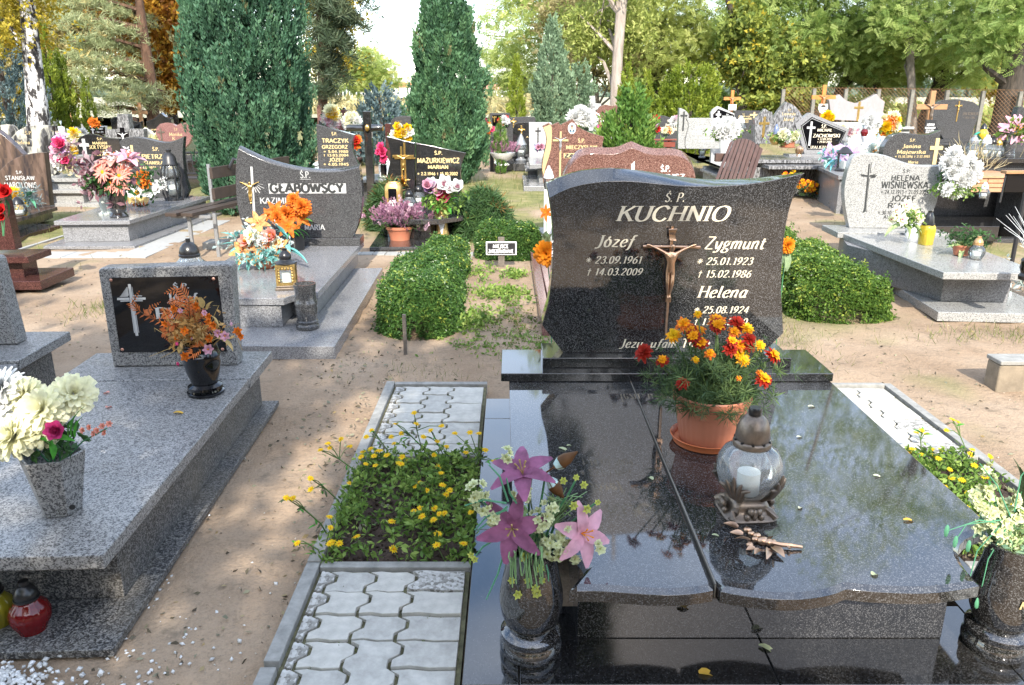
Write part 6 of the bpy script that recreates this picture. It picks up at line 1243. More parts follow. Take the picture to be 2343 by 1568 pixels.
a,b,c_,d=FG.px(*V6(338,70)),FG.px(*V6(362,510)),FG.px(*V6(285,188)),FG.px(*V6(400,188)); mb=MB(); mb.prism([(a[0]-.012,a[1]),(a[0]+.010,a[1]),(b[0]+.014,b[1]),(b[0]-.010,b[1])],-.002,-.0005); cx_=FG.px(*V6(345,200))
for k in range(11):
    an=R(195+k*15); 
    if abs(k-5) > 0:r0,r1=.055,.105+.02*(k % 2); mb.add([(cx_[0]+r0*math.cos(an)-.004,-.001,cx_[1]+r0*math.sin(an)),(cx_[0]+r1*math.cos(an)-.004,-.001,cx_[1]+r1*math.sin(an)),(cx_[0]+r1*math.cos(an)+.005,-.001,cx_[1]+r1*math.sin(an)),(cx_[0]+r0*math.cos(an)+.004,-.001,cx_[1]+r0*math.sin(an))],[(0,1,2,3)])
mb.build('engraved_cross',M['silver'],g2,smooth=0); f0=FG.px(*V6(350,382)); corpus(g2,f0[0]-.01,f0[1],.22,M['goldm'],-.02)
VP2=[(.082,0),(.086,.01),(.086,.028),(.076,.038),(.075,.046),(.080,.052),(.080,.062),(.070,.07),(.076,.10),(.082,.14),(.079,.175),(.084,.182),(.083,.205),(.078,.212),(.076,.28),(.083,.345),(.072,.345),(.068,.30),(.0,.29)]
vase('granite_vase','empty dark granite vase at the corner of the pale grey slab',VP2,M['dgrey'],(-1.535,5.64,.1005),28)
# square bronze lantern
sq=T('grave_lantern','square bronze filigree grave lantern on the pale grey slab','grave lantern',tuple(G(658,660,.33)+Vector((0,0,.0008))),R(10))
mb=MB(); mb.box(-.085,.085,-.085,.085,0,.02); mb.box(-.075,.075,-.075,.075,.0201,.036); mb.build('foot',M['brass_old'],sq,.004)
mb=MB()
for sx in (-1,1):
    for sy in (-1,1):mb.box(sx*.066-.008,sx*.066+.008,sy*.066-.008,sy*.066+.008,.0365,.20)
for z0 in (.0366,.178):
    for s_ in (-1,1):mb.box(-.0575,.0575,s_*.066-.006,s_*.066+.006,z0,z0+.022); mb.box(s_*.066-.006,s_*.066+.006,-.0575,.0575,z0,z0+.022)
for s_ in (-1,1):
    for k in range(5):mb.blob((-.045+k*.0225,s_*.068,.168),(.012,.005,.012),6,4); mb.blob((s_*.05,s_*.0-.068,.07+k*.022),(.010,.005,.012),6,4)
mb.build('filigree_frame',plain('antique_gold_filigree',(.34,.23,.08),.4,.8,.4,40,.4),sq,.002); MB().box(-.055,.055,-.0585,.0585,.06,.177).build('glass',M['glass'],sq); MB().lathe([(.0,.04),(.036,.04),(.036,.13),(.0,.128)],14).build('candle',M['candle'],sq)
MB().lathe([(.086,.2005),(.084,.21),(.05,.222),(.044,.232),(.048,.25),(.042,.275),(.024,.292),(.018,.30),(.02,.315),(.0,.318)],20).build('lid',M['blk'],sq,smooth=40)
# wide bowl lantern behind the plaque
lantern('wide clear bowl lantern with black domed lid behind the speckled headstone',(-2.57,6.15,.331),[(.075,0),(.078,.008),(.045,.02)],[(.075,.215),(.082,.222),(.082,.235),(.076,.24),(.078,.255),(.066,.295),(.04,.325),(.018,.335),(.018,.36),(.0,.362)],[(.045,.018),(.11,.05),(.158,.10),(.150,.14),(.09,.19),(.074,.215)],M['glass'],M['blk'],(.04,.03,.11),None,28,.012,28)
# flower arrangements on the slab
ab,L=bouquet('bouquet','orange amaryllis blooms in a dark pot in front of the dark grey headstone',tuple(G(676,572,.33)),7.5)
MB().lathe([(.085,.001),(.10,.13),(.105,.14),(.085,.14),(.08,.10),(.0,.1)],20).build('pot',M['blk'],ab,smooth=40)
AM=flower_mesh('lily',P_['oran'],P_['oran'],P_['gold']); AM2=flower_mesh('ball',P_['oran'],P_['gold'])
for x,y,s,me in ((700,360,.085,AM),(770,410,.08,AM2),(540,440,.09,AM),(640,470,.085,AM2),(560,500,.07,AM2),(750,490,.10,AM),(650,570,.10,AM),(690,350,.06,AM2),(480,470,.06,AM),(720,420,.07,AM2)):put_flower(ab,'amaryllis',me,L(*V6(x,y),random.uniform(-.1,.05)),(random.uniform(-.5,.5),-1,.35),s)
mb=MB(); stems(mb,(0,0,.1),[L(*V6(*q)) for q in ((700,370),(540,450),(650,580),(750,500))],.006); mb.build('stem',P_['stem'],ab)
for a,b in (((720,590),(840,530)),((730,600),(840,650)),((700,600),(790,660)),((690,610),(640,660)),((780,520),(845,520)),((660,620),(740,640))):p0,p1=L(*V6(*a),-.05),L(*V6(*b),-.08); bigleaf(ab,'leaf',P_['grn'],p0,p1-p0,(p1-p0).length*1.1,.035)
tb,L=bouquet('bouquet','low arrangement of teal leaves and yellow orange orchids in a small terracotta dish',tuple(G(612,612,.33)),6.7)
MB().lathe([(.08,.001),(.13,.05),(.14,.075),(.12,.075),(.0,.06)],22).build('dish',M['terra'],tb,smooth=40)
OC=flower_mesh('lily',P_['peach'],P_['redo'],P_['red']); OY=flower_mesh('open',P_['cream'],P_['gold']); OP=flower_mesh('rose',P_['salm'],P_['gold'],P_['dk'])
for x,y,s,me in ((340,735,.11,OC),(260,790,.10,OC),(350,810,.085,OC),(480,750,.11,OC),(560,760,.10,OC),(520,660,.085,OP),(330,650,.08,OY),(390,540,.09,OC),(300,700,.07,OP),(370,665,.06,OY),(550,725,.07,OY)):put_flower(tb,'orchid',me,L(*V6(x,y),random.uniform(-.1,0)),(random.uniform(-.5,.5),-1,.4),s)
for a,b in (((200,690),(75,660)),((200,680),(105,620)),((220,660),(210,615)),((260,670),(270,600)),((230,740),(95,710)),((300,850),(215,945)),((340,860),(300,950)),((420,850),(460,930)),((380,870),(400,925)),((520,850),(540,900)),((600,640),(510,520)),((620,660),(560,560)),((640,700),(600,610)),((600,780),(690,880)),((680,790),(800,850)),((620,760),(760,800)),((480,850),(590,890)),((640,730),(660,780)),((250,760),(160,780)),((560,620),(640,640))):p0,p1=L(*V6(*a),-.02),L(*V6(*b),-.06); bigleaf(tb,'leaf',P_['teal'],p0,p1-p0,(p1-p0).length*1.15,.055)
tuft(tb,'foliage',L(*V6(400,700)),(.22,.10,.14),100,.05,LMf['mist'],CLU2,.3,125); tuft(tb,'foliage',L(*V6(400,820),-.08),(.18,.06,.05),60,.06,LMf['teal'],CLU2,.1,126); tuft(tb,'blossom_spike',L(*V6(420,700),-.12),(.06,.03,.05),30,.02,LMf['wht'],CLU2,.2,127)
# ------------------------------------------------------------------ grave with pale grey slab, gold lettered dark stone, on pale tiles
FP_=Frame(-5.25,12.05,0); g3=TF('grave','grey granite box grave with a dark headstone in gold letters, standing on pale tiles','grave',FP_)
nl,nr,fr_,fl2=gp(120,507,.31),gp(295.7,504.7,.31),gp(431,463,.31),(-5.75,11.6); nl=(nl[0],nl[1]+.02); fr_=(-4.66,12.2); fl2=(-5.83,12.2)
poly(g3,FP_,'cover_slab',[nl,nr,fr_,fl2],.258,.31,M['grey'],.006); poly(g3,FP_,'plinth',offs([nl,nr,fr_,fl2],.06),.041,.257,M['greyrough'],.004)
poly(g3,FP_,'base',[(nl[0]-.05,nl[1]-.22),(-4.58,9.40),(-4.55,12.3),(-5.9,12.3)],0,.04,M['greyrough'],.004)
def V9(x,y):return (x*.1543+211.7,y*.1543+229.9)
top=_catmull([V9(*q) for q in ((395,622),(430,590),(480,566),(560,554),(640,552),(720,560),(800,574),(880,594),(960,615),(1040,627),(1110,628),(1180,617),(1250,595),(1320,563),(1352,548))],2)
front=top+[V9(*q) for q in ((1338,700),(1335,800),(1345,950),(1362,1090),(1390,1220),(1425,1330),(1420,1350),(1388,1420),(1380,1446),(470,1450),(440,1420),(405,1350),(430,1200),(452,1000),(445,800),(425,720))]
hs3=stone2(g3,FP_,front,.012,.11,M['dgrey'],len(top),.03); b=FP_.px(*V9(1380,1446)); block(g3,'pedestal',-.62,b[0]+.06,-.08,.16,.311,max(.32,b[1]),M['dgrey'],.004)
inscription(hs3,lines(FP_,V9,[('Ś.P.',890,990,748,700),('PIETRZAK',735,1172,866,804),('STANISŁAWA',768,1155,950,905),('* 4.III.1927',700,945,1018,982),('+ 15.X.2002',1000,1240,1018,982)]),M['gold'],weight=.22)
mb=MB(); a=FP_.px(*V9(575,665)); b=FP_.px(*V9(580,900)); mb.box(a[0]-.018,a[0]+.018,-.004,-.0005,b[1],a[1]); c=FP_.px(*V9(700,800)); mb.box(a[0]+.0185,c[0],-.004,-.0005,c[1]-.016,c[1]+.016); mb.box(2*a[0]-c[0],a[0]-.0185,-.004,-.0005,c[1]-.016,c[1]+.016)
for q in ((690,860),(685,910)):d=FP_.px(*V9(*q)); mb.tube([(a[0]+.03,-.003,c[1]-.03),(d[0],-.003,d[1])],.006,4)
mb.build('gold_cross',M['gold'],hs3,.001)
tl=T('tile_apron',None,None,(-5.2,9.0,0)); tag(tl,kind='structure')
def tile(pts):
    P=[(x+5.2,y-9.0) for x,y in pts]; MB().prism(P,-.03,.012+random.uniform(-.002,.002),'z').build('tile',M['tile'],tl,.002)
xs=[-5.62,-5.18,-4.70,-4.20]
for i in range(3):tile([(xs[i]+.004,8.84),(xs[i+1]-.004,8.84),(xs[i+1]-.004,9.20),(xs[i]+.004,9.20)])
for i in range(5):tile([(-4.575,9.208+i*.5),(-4.205,9.208+i*.5),(-4.215,9.70+i*.5),(-4.575,9.70+i*.5)])
tile([(-6.0,9.208),(-5.95,9.208),(-5.95,11.5),(-6.0,11.5)]); tile([(-5.98,8.90),(-5.625,8.84),(-5.625,9.20),(-5.98,9.20)])
vase('granite_vase','black granite vase of salmon gerberas on the grey box grave',[(.11,0),(.115,.02),(.10,.04),(.08,.06),(.09,.09),(.10,.13),(.09,.17),(.095,.19),(.10,.30),(.108,.38),(.095,.38),(.09,.3),(.0,.29)],M['black_fine'],tuple(G(273,497,.31)+Vector((0,.0,.0008))),24)
vase('plastic_vase','cloudy white fluted plastic vase beside the black vase of gerberas',[(.085,0),(.085,.015),(.055,.03),(.05,.06),(.07,.16),(.095,.34),(.11,.42),(.10,.42),(.09,.34),(.0,.3)],glassmat('cloudy_plastic',(.55,.60,.55),alpha=.25),tuple(G(238,492,.31)+Vector((0,.05,.0008))),40,flute=.04,nfl=10)
def V10(x,y):return (x*.27,y*.27)
sb,L=bouquet('bouquet','salmon gerberas, peach lilies and plum leaves in the black vase on grey box grave',tuple(G(273,497,.31)+Vector((0,0,.36))),9.9)
SG=flower_mesh('daisy',P_['salm'],P_['gold']); PL=flower_mesh('lily',P_['salm'],P_['tan'],P_['oran']); PK=flower_mesh('daisy',P_['pink'],P_['gold'])
for x,y,s,me in ((870,1460,.12,SG),(1010,1490,.11,SG),(1040,1450,.11,SG),(1015,1565,.13,SG),(930,1550,.11,SG),(970,1470,.08,SG)):put_flower(sb,'gerbera',me,L(*V10(x,y),random.uniform(-.15,0)),(random.uniform(-.4,.3),-1,.3),s)
put_flower(sb,'lily',PL,L(*V10(950,1330)),(-.1,-.2,1),.22,.2); put_flower(sb,'lily',flower_mesh('lily',P_['pink'],P_['pink'],P_['oran']),L(*V10(1085,1310)),(.35,-.3,1),.18,.5)
for a,b in (((760,1440),(680,1450)),((740,1470),(650,1370)),((780,1520),(690,1510)),((800,1540),(700,1560)),((820,1560),(740,1500)),((780,1400),(700,1345)),((1100,1400),(1195,1410)),((1110,1380),(1160,1300)),((1120,1430),(1180,1460)),((1090,1450),(1150,1400)),((830,1580),(720,1600)),((860,1600),(820,1640)),((780,1480),(730,1420)),((1060,1360),(1130,1340)),((760,1530),(690,1480)),((820,1500),(760,1550)),((840,1480),(760,1490)),((1100,1500),(1140,1560)),((880,1610),(850,1660)),((720,1400),(640,1380))):p0,p1=L(*V10(*a)),L(*V10(*b)); bigleaf(sb,'leaf',P_['plum'],p0,p1-p0,(p1-p0).length*1.25,.12)
for a,b in (((960,1610),(910,1670)),((1060,1610),(1130,1640)),((1000,1440),(990,1390)),((1040,1620),(1070,1690)),((930,1590),(900,1640))):p0,p1=L(*V10(*a),-.05),L(*V10(*b),-.08); bigleaf(sb,'leaf',P_['dk'],p0,p1-p0,(p1-p0).length*1.2,.10)
tuft(sb,'foliage',L(*V10(960,1540)),(.24,.12,.12),110,.09,LMf['dk'],CLU2,.3,130); tuft(sb,'foliage',L(*V10(800,1480)),(.30,.12,.25),70,.11,LMf['plum'],CLU2,.2,131); tuft(sb,'blossom_spike',L(*V10(975,1370)),(.14,.08,.10),60,.05,LMf['wht'],CLU2,.4,132)
mb=MB(); stems(mb,(0,0,-.1),[L(*V10(*q)) for q in ((950,1340),(1085,1320),(870,1460),(1010,1490),(760,1440))],.008); mb.build('stem',P_['stem'],sb)
ob,L=bouquet('bouquet','orange berries and white gerbera lying in front of the gold lettered dark stone',tuple(G(325,470,.31)),11.0)
for x,y,s,me in ((660,1370,.17,flower_mesh('daisy',P_['white'],P_['gold'])),(740,1120,.10,OG) if False else (740,1120,.10,og),(690,1160,.10,og),(800,1230,.10,og),(720,1200,.09,og),(780,1120,.07,og),(850,1340,.10,flower_mesh('open',P_['white'],P_['pink'])),(960,1310,.10,flower_mesh('open',P_['white'],P_['pink']))):put_flower(ob,'flower',me,L(*V9(x,y)),(random.uniform(-.3,.3),-1,.3),s)
for x in range(530,820,42):p0,p1=L(*V9(x,1430)),L(*V9(x+(x-680)*.15,1530)); bigleaf(ob,'leaf',P_['fern'],p0,p1-p0,(p1-p0).length*1.4,.10)
for x in range(550,800,60):p0,p1=L(*V9(x,1440),-.05),L(*V9(x,1500),-.1); bigleaf(ob,'leaf',P_['tan'],p0,p1-p0,(p1-p0).length*1.4,.10)
tuft(ob,'foliage',L(*V9(740,1250)),(.16,.08,.22),60,.08,LMf['dk'],CLU2,.3,133); tuft(ob,'blossom_spike',L(*V9(1000,1240)),(.10,.05,.08),20,.05,LMf['wht'],CLU2,.2,134)
bl=lantern('ornate black and silver grave lantern beside the gold lettered headstone',tuple(G(399,458,.31)+Vector((0,0,.0008))),[(.13,0),(.135,.02),(.10,.04),(.06,.06)],[(.10,.50),(.11,.51),(.11,.53),(.10,.55),(.09,.62),(.05,.68),(.03,.69),(.04,.73),(.0,.735)],[(.06,.06),(.10,.12),(.12,.20),(.11,.27),(.08,.30),(.13,.34),(.13,.42),(.10,.50)],M['glass'],M['blkmetal'],(.06,.08,.22))
for k in range(6):a=k*PI/3; MB().tube([(.12*math.cos(a),.12*math.sin(a),.01),(.15*math.cos(a),.15*math.sin(a),.12),(.12*math.cos(a),.12*math.sin(a),.26),(.15*math.cos(a),.15*math.sin(a),.36),(.11*math.cos(a),.11*math.sin(a),.5)],.014,5).build('rib',M['blkmetal'],bl,smooth=60)
# old plank bench
bn_=T('bench','old bench of weathered brown planks on thin steel posts beside the curved dark headstone','bench',(-3.62,9.1,0))
def plk(a,b,w,t_,up=(0,0,1)):
    a,b=Vector(a),Vector(b); d=b-a; q=d.to_track_quat('X','Z').to_matrix().to_4x4(); mb=MB().box(0,d.length,-w/2,w/2,-t_/2,t_/2); mb.xf(Matrix.Translation(a) @ q); return mb
o_=bn_.location
def BW(p):return Vector(p)-o_
for dx in (0,.16):plk(BW((-3.75+dx*1.1,8.60,.53)),BW((-3.42+dx*1.1,10.4,.53)),.14,.04).build('seat_plank',M['wood_d'],bn_,.004)
for z in (.68,.92):
    m_=MB().box(0,1.95,-.02,.02,-.065,.065); m_.xf(Matrix.Translation(BW((-3.50,9.25,z))) @ Matrix.Rotation(R(79),4,'Z')); m_.build('back_plank',M['wood_d'],bn_,.004)
for (x,y,h) in ((-3.60,8.72,.50),(-3.64,9.57,1.0),(-3.36,9.9,.5),(-3.40,8.95,.5)):MB().box(x-.018-o_.x,x+.018-o_.x,y-.018-o_.y,y+.018-o_.y,-.1,h).build('post',M['steel'],bn_)
for y in (8.74,9.55):MB().box(-3.80-o_.x,-3.36-o_.x,y-.015-o_.y,y+.015-o_.y,.475,.508).build('crossbar',M['steel'],bn_)
MB().box(-3.74-o_.x,-3.5-o_.x,9.35-o_.y,9.62-o_.y,-.05,.09).build('concrete_foot',M['conc'],bn_,.006)
MB().tube([BW((-3.40,9.6,.95)),BW((-3.34,9.6,1.06)),BW((-3.26,9.6,1.03)),BW((-3.20,9.6,.80)),BW((-3.16,9.6,.55))],.022,7).build('arm_rest',M['blkmetal'],bn_,smooth=60)
# ------------------------------------------------------------------ black slanted stone with gold cross
FZ=Frame(-1.05,11.0,R(1)); g4=TF('grave','black granite grave with a slanted two piece headstone and tall gold crucifix','grave',FZ)
def VZ(x,y):return (x*.27+604.9,y*.27)
hl=[VZ(*q) for q in ((1030,1158),(1275,1213),(1275,1760),(1050,1760),(1045,1640),(1025,1560),(1040,1480),(1062,1380),(1066,1300),(1052,1220))]
hr=[VZ(*q) for q in ((1283,1212),(1706,1297),(1706,1305),(1688,1340),(1668,1400),(1660,1470),(1668,1560),(1672,1760),(1283,1760))]
P=[FZ.px(*q) for q in hl]; a1=MB().prism(P,0,.12).build('headstone_wing',M['black_fine'],g4,.006); P=[FZ.px(*q) for q in hr]; a2=MB().prism(P,.002,.122).build('headstone',M['black_fine'],g4,.006)
inscription(a2,lines(FZ,VZ,[('Ś.P.',1440,1510,1312,1284),('MAZURKIEWICZ',1296,1655,1382,1342),('MARIAN',1386,1560,1432,1402),('* 2.2.1946 + 15.10.2002',1296,1640,1486,1462)]),M['gold'],weight=.22,style='sans',y=.001)
mb=MB(); a,b=FZ.px(*VZ(1180,1212)),FZ.px(*VZ(1175,1580)); c,d=FZ.px(*VZ(1085,1328)),FZ.px(*VZ(1265,1328))
for dx in (-.022,.022):mb.box((a[0]+b[0])/2+dx-.013,(a[0]+b[0])/2+dx+.013,-.014,-.0005,b[1],a[1]-(.05 if dx < 0 else 0))
mb.box(c[0],d[0],-.026,-.0145,c[1]-.012,c[1]+.020); mb.box(c[0]+.03,d[0]+.02,-.022,-.0146,c[1]-.034,c[1]-.016); mb.build('gold_cross',M['goldm'],g4,.001)
f0=FZ.px(*VZ(1180,1440)); corpus(g4,f0[0],f0[1],.20,M['goldm'],-.04); f0=FZ.px(*VZ(1165,1545)); put_flower(g4,'gilt_rose',flower_mesh('rose',M['goldm']),(f0[0],-.05,f0[1]),(0,-1,.3),.06)
for q in ((1140,1520),(1200,1530),(1150,1580),(1210,1560)):e=FZ.px(*VZ(*q)); bigleaf(g4,'gilt_leaf',M['goldm'],(f0[0],-.04,f0[1]),(e[0]-f0[0],-.02,e[1]-f0[1]),.11,.04)
poly(g4,FZ,'cover_slab',[gp(852,503,.33),gp(1002,503,.33),(-.62,9.9),(-.50,11.15),(-1.72,11.15)],.27,.33,M['black'],.005)
poly(g4,FZ,'plinth',[(-1.25,9.78),(-1.02,9.78),(-.66,10.2),(-.60,11.1),(-1.6,11.1),(-1.6,10.0)],.061,.269,M['black_fine'],.004); poly(g4,FZ,'base',[gp(845,566,.06),(-.62,9.25),(-.45,11.25),(-1.8,11.25)],0,.06,M['black'],.004)
for q in range(11):
    for r_ in range(2):bk=MB().box(-.07,.07,-.045,.045,-.04,.018).build('paving_brick',M['brickpv'],ground,.004,loc=(-1.85+q*.147,9.02+r_*.095,random.uniform(-.003,.003)))
for q in range(7):
    for r_ in range(9):MB().box(-.07,.07,-.07,.07,-.04,.016).build('paving_brick',M['brickpv'],ground,.004,loc=(-.20+q*.147,9.75+r_*.147,random.uniform(-.003,.003)))
hp=plant_pot('terracotta pot of purple heather at the front of the black slanted grave',tuple(G(913,562,.0)+Vector((0,.1,.03))),.17,.20)
MB().lathe([(.0,.172),(.15,.17)],20,cap=False).build('soil',M['soil'],hp)
hh_=T('heather','mauve flowering heather in the terracotta pot by the black slanted grave','flowers',hp.location+Vector((0,0,.19)))
tuft(hh_,'foliage',(0,0,.06),(.22,.18,.08),200,.06,LMf['marig'],SPIKE,.8,140,-.02)
rg_=np.random.default_rng(141); P=rg_.normal(size=(240,3))*np.array([.13,.10,.05])+np.array([0,0,.10]); D=P*np.array([3.0,3.0,0])+np.array([0,0,1.0])+rg_.normal(size=(240,3))*.2
scat('blossom',PL_A,P,frames(D,rng=rg_),.14*rg_.uniform(.6,1.2,240),LMf['heath'],hh_,rng=rg_)
gl_=T('grave_lantern','tall gold box lantern with a glass window on the black slanted grave','grave lantern',tuple(G(902,478,.33)+Vector((0,0,.0008))),0)
MB().lathe([(.10,0),(.105,.01),(.115,.20),(.112,.30),(.09,.34),(.07,.345),(.065,.36),(.0,.365)],24,sq=5).build('case',plain('gold_plastic',(.50,.33,.12),.3,.6),gl_,smooth=40); MB().box(-.055,.055,-.128,-.112,.04,.28).build('window_glass',M['jet'],gl_,.01); MB().box(-.04,.04,-.134,-.1285,.05,.13).build('candle',M['candle'],gl_,.008)
for lb,u,v,s in (('round glass lantern with black cap beside the gold box lantern',937,482,1.5),('taller glass lantern with black cap behind the round one',958,470,1.55)):jar(lb,tuple(G(u,v,.33)+Vector((0,0,.0008))),M['glass'],M['blk'],s,'clear lanterns on the black slanted grave')
gv=vase('gold_vase','flared gold vase with a moulded white fan holding peonies',[(.10,0),(.10,.01),(.075,.10),(.07,.20),(.09,.33),(.115,.40),(.10,.40),(.08,.33),(.0,.3)],plain('satin_gold',(.52,.36,.14),.3,.7),tuple(G(1012,545,.06)+Vector((0,.0,.0008))),24)
for k in range(-3,4):MB().tube([(.0,-.082,.06),(k*.012,-.086,.2),(k*.024,-.098,.30-abs(k)*.02)],[.004,.006,.004],5).build('fan_rib',M['wht'],gv,smooth=60)
gv.rotation_euler=(0,0,0)
pb,L=bouquet('bouquet','pink and white artificial peonies in the flared gold vase',tuple(G(1012,545,.06)+Vector((0,0,.40))),9.75)
def V11(x,y):return (x*.27004+846.8,y*.27004+362.9)
for x,y,s,c in ((500,260,.12,'lil'),(530,220,.10,'white'),(560,260,.10,'pink'),(640,230,.13,'white'),(690,260,.10,'white'),(740,250,.11,'white'),(620,330,.13,'hot'),(590,290,.09,'pink'),(480,230,.09,'pink')):put_flower(pb,'peony',flower_mesh('rose',P_[c],P_['hot' if c in ('hot','lil') else 'pink'],P_['dk']),L(*V11(x,y),random.uniform(-.1,.05)),(random.uniform(-.4,.4),-.9,.5),s)
for a,b in (((560,380),(510,410)),((600,400),(540,440)),((640,400),(680,450)),((620,380),(660,430)),((590,400),(570,450)),((660,370),(720,330)),((480,320),(440,380))):p0,p1=L(*V11(*a),-.05),L(*V11(*b),-.08); bigleaf(pb,'leaf',P_['grn'],p0,p1-p0,(p1-p0).length*1.3,.07)
tuft(pb,'foliage',L(*V11(610,360)),(.18,.12,.16),70,.08,LMf['zin'],CLU2,.2,143); mb=MB(); stems(mb,(0,0,-.06),[L(*V11(*q)) for q in ((500,270),(640,240),(620,340),(740,260))],.006); mb.build('stem',P_['stem'],pb)
# ------------------------------------------------------------------ reserved place sign
sg=T('grave_sign','small black and white sign on a wooden stake in the reserved plot','sign',(-.115,8.30,0))
MB().box(-.035,.035,.004,.034,-.1,.335).build('stake',M['wood_g'],sg,.003); MB().box(-.165,.165,-.020,.002,.145,.29).build('board',M['wht'],sg,.006)
MB().box(-.15,.15,-.0215,-.0203,.158,.277).build('black_field',M['blkmetal'],sg); inscription(sg,[('MIEJSCE',-.005,.224,.036,dict(width=.165)),('ZAREZERWOWANE',-.003,.172,.034,dict(width=.265))],M['wht'],y=-.0217,style='sans',weight=.24)
MB().box(-.012,.012,-.012,.012,-.1,.30).build('stake',M['wood_g'],tag(T('stake',None,None,(-.76,5.30,0)),'thin grey wooden stake at the near end of the long box hedge','stake'))
pt2=G(1134,590,0); fe=T('garden_edge','purplish grey granite kerb grave seen past the edge of the large black headstone','grave',(.42,8.2,0)); fe.location=(.30,8.6,0)
poly(fe,Frame(.30,8.6),'frame_stone',[gp(1213,575,.1),gp(1232,585,.1),gp(1262,742,.1),gp(1240,742,.1)],0,.10,M['pink'],.004); poly(fe,Frame(.30,8.6),'cover_slab',[gp(1234,590,.13),(1.3,8.6),(1.3,5.4),gp(1262,720,.13)],.0,.13,M['pink'],.004)
for lb,u,v,s in (('orange pompom flower peeking from behind the west side of the black headstone',1251,581,.14),('orange pompom flower peeking from behind the east side of the black headstone',1800,562,.085)):
    t=T('bouquet',lb,'bouquet',AT(u,v,5.2)); put_flower(t,'bloom',flower_mesh('ball',FP('deep_orange_pompom_petals',(.70,.24,.012)),P_['oran']),(0,0,0),(-.3 if u < 1500 else .3,-1,.2),s*.62)
    for q in range(3):bigleaf(t,'leaf',FP('mottled_sage_leaf',(.22,.30,.16),.2),(0,.03,.04 if u < 1500 else -.05),(random.uniform(-.6,.6),-.3,1 if u < 1500 else -1),.13,.08)
    MB().tube([(0,.02,0),(0.03,.1,-.25),(.05,.15,-.75)],.004,5).build('stem',P_['stem'],t)
t=T('bouquet','single orange lily petal bloom above the pompom behind the black headstone','bouquet',AT(1248,486,7.6)); put_flower(t,'bloom',AM,(0,0,0),(-.7,-.8,.2),.075); MB().tube([(0,.02,0),(.03,.08,-.35)],.004,5).build('stem',P_['stem'],t)
# ------------------------------------------------------------------ pale granite single grave on the sunny side
FW=Frame(3.97,8.28,R(-3)); g5=TF('grave','pale grey granite grave with a flowing headstone in dark engraved letters, in full sun','grave',FW)
def VW(x,y):return (x*.3086+1754.2,y*.3086+302.45)
top=_catmull([VW(*q) for q in ((628,205),(650,180),(690,168),(740,165),(800,166),(860,175),(910,190),(960,210),(1020,232),(1080,246),(1130,253),(1180,255),(1240,255),(1290,253))],2)
front=top+[VW(*q) for q in ((1292,310),(1288,380),(1276,450),(1258,520),(1232,590),(1200,650),(1150,702),(1145,712))]+[VW(*q) for q in ((612,710),(596,640),(582,560),(574,480),(574,420),(582,360),(598,290))]
hs5=stone2(g5,FW,front,.010,.11,M['light'],len(top),.02)
inscription(hs5,lines(FW,VW,[('Ś.P.',1005,1065,304,280),('HELENA',918,1134,360,322),('WIŚNIEWSKA',845,1195,418,368),('* 24.12.1913 + 21.05.2003',842,1195,460,432),('JÓZEF',915,1106,512,474),('RUNIK',892,1106,564,528),('* 30.10.1928 + 11.03.2006',820,1172,612,586),('AVE MARIA',862,1060,644,618)]),M['letdark'],weight=.20,style='sans')
mb=MB()
for pts in (((752,240),(764,232),(732,590),(706,602),(720,560)),((692,312),(745,320),(744,334),(700,330)),((760,320),(806,312),(792,332),(758,334)),((770,228),(776,226),(768,305),(763,305)),((812,318),(816,318),(800,340),(764,344),(765,338)),((755,345),(760,345),(738,560),(742,592),(736,596))):
    k=[FW.px(*VW(*q)) for q in pts]; mb.add([(a,-.0008,b) for a,b in k],[tuple(range(len(k)))])
mb.build('engraved_cross',M['letdark'],hs5,smooth=0)
nl5,nr5=gp(2158.5,623.4,.42),(4.24,6.10); poly(g5,FW,'cover_slab',[nl5,nr5,(4.40,7.96),gp(1925.5,534,.42)],.36,.42,M['light'],.006)
zb5=min(p[1] for p in [FW.px(*q) for q in front]); l0=FW.world(-.60,-.30,0); l1=FW.world(.52,-.30,0); l2=FW.world(.52,.2,0); l3=FW.world(-.60,.2,0)
poly(g5,FW,'ledge',[(l0.x,l0.y),(l1.x,l1.y),(l2.x,l2.y),(l3.x,l3.y)],.375,zb5-.001,M['light'],.006)
poly(g5,FW,'plinth',[gp(2150.7,689.7,.08),gp(2303.5,692.8,.08),(4.34,6.8),(4.40,8.3),(3.50,8.3),gp(1938,560,.36)],.081,.359,M['greyrough'],.004); poly(g5,FW,'base',[gp(2146,714,.08),(4.5,6.10),(4.6,8.5),(3.3,8.5),gp(2010,630,.08)],0,.08,M['light'],.006)
ob2,L=bouquet('bouquet','cream orchids with broad leaves in a white cup before the pale headstone',tuple(G(2083,540,.42)),7.45)
MB().lathe([(.055,.001),(.07,.12),(.062,.12),(.0,.1)],20).build('cup',M['wht'],ob2,smooth=40); CO=flower_mesh('open',P_['cream'],P_['mag'])
for x,y,s in ((1030,540,.06),(960,580,.055),(1090,600,.07),(1000,650,.065),(1040,570,.05),(920,650,.05),(1080,560,.05),(1110,640,.05),(960,620,.05),(1140,640,.04)):put_flower(ob2,'orchid',CO,L(*VW(x,y),random.uniform(-.1,.05)),(random.uniform(-.5,.5),-1,.3),s)
for a,b,w in (((990,690),(890,740),.09),((1020,690),(1060,770),.16),((1080,690),(1150,740),.10),((1060,660),(1140,780),.08),((1000,690),(950,700),.07)):p0,p1=L(*VW(*a),-.04),L(*VW(*b),-.08); bigleaf(ob2,'leaf',FP('light_sage_leaf',(.33,.42,.19),.3),p0,p1-p0,(p1-p0).length*1.2,w)
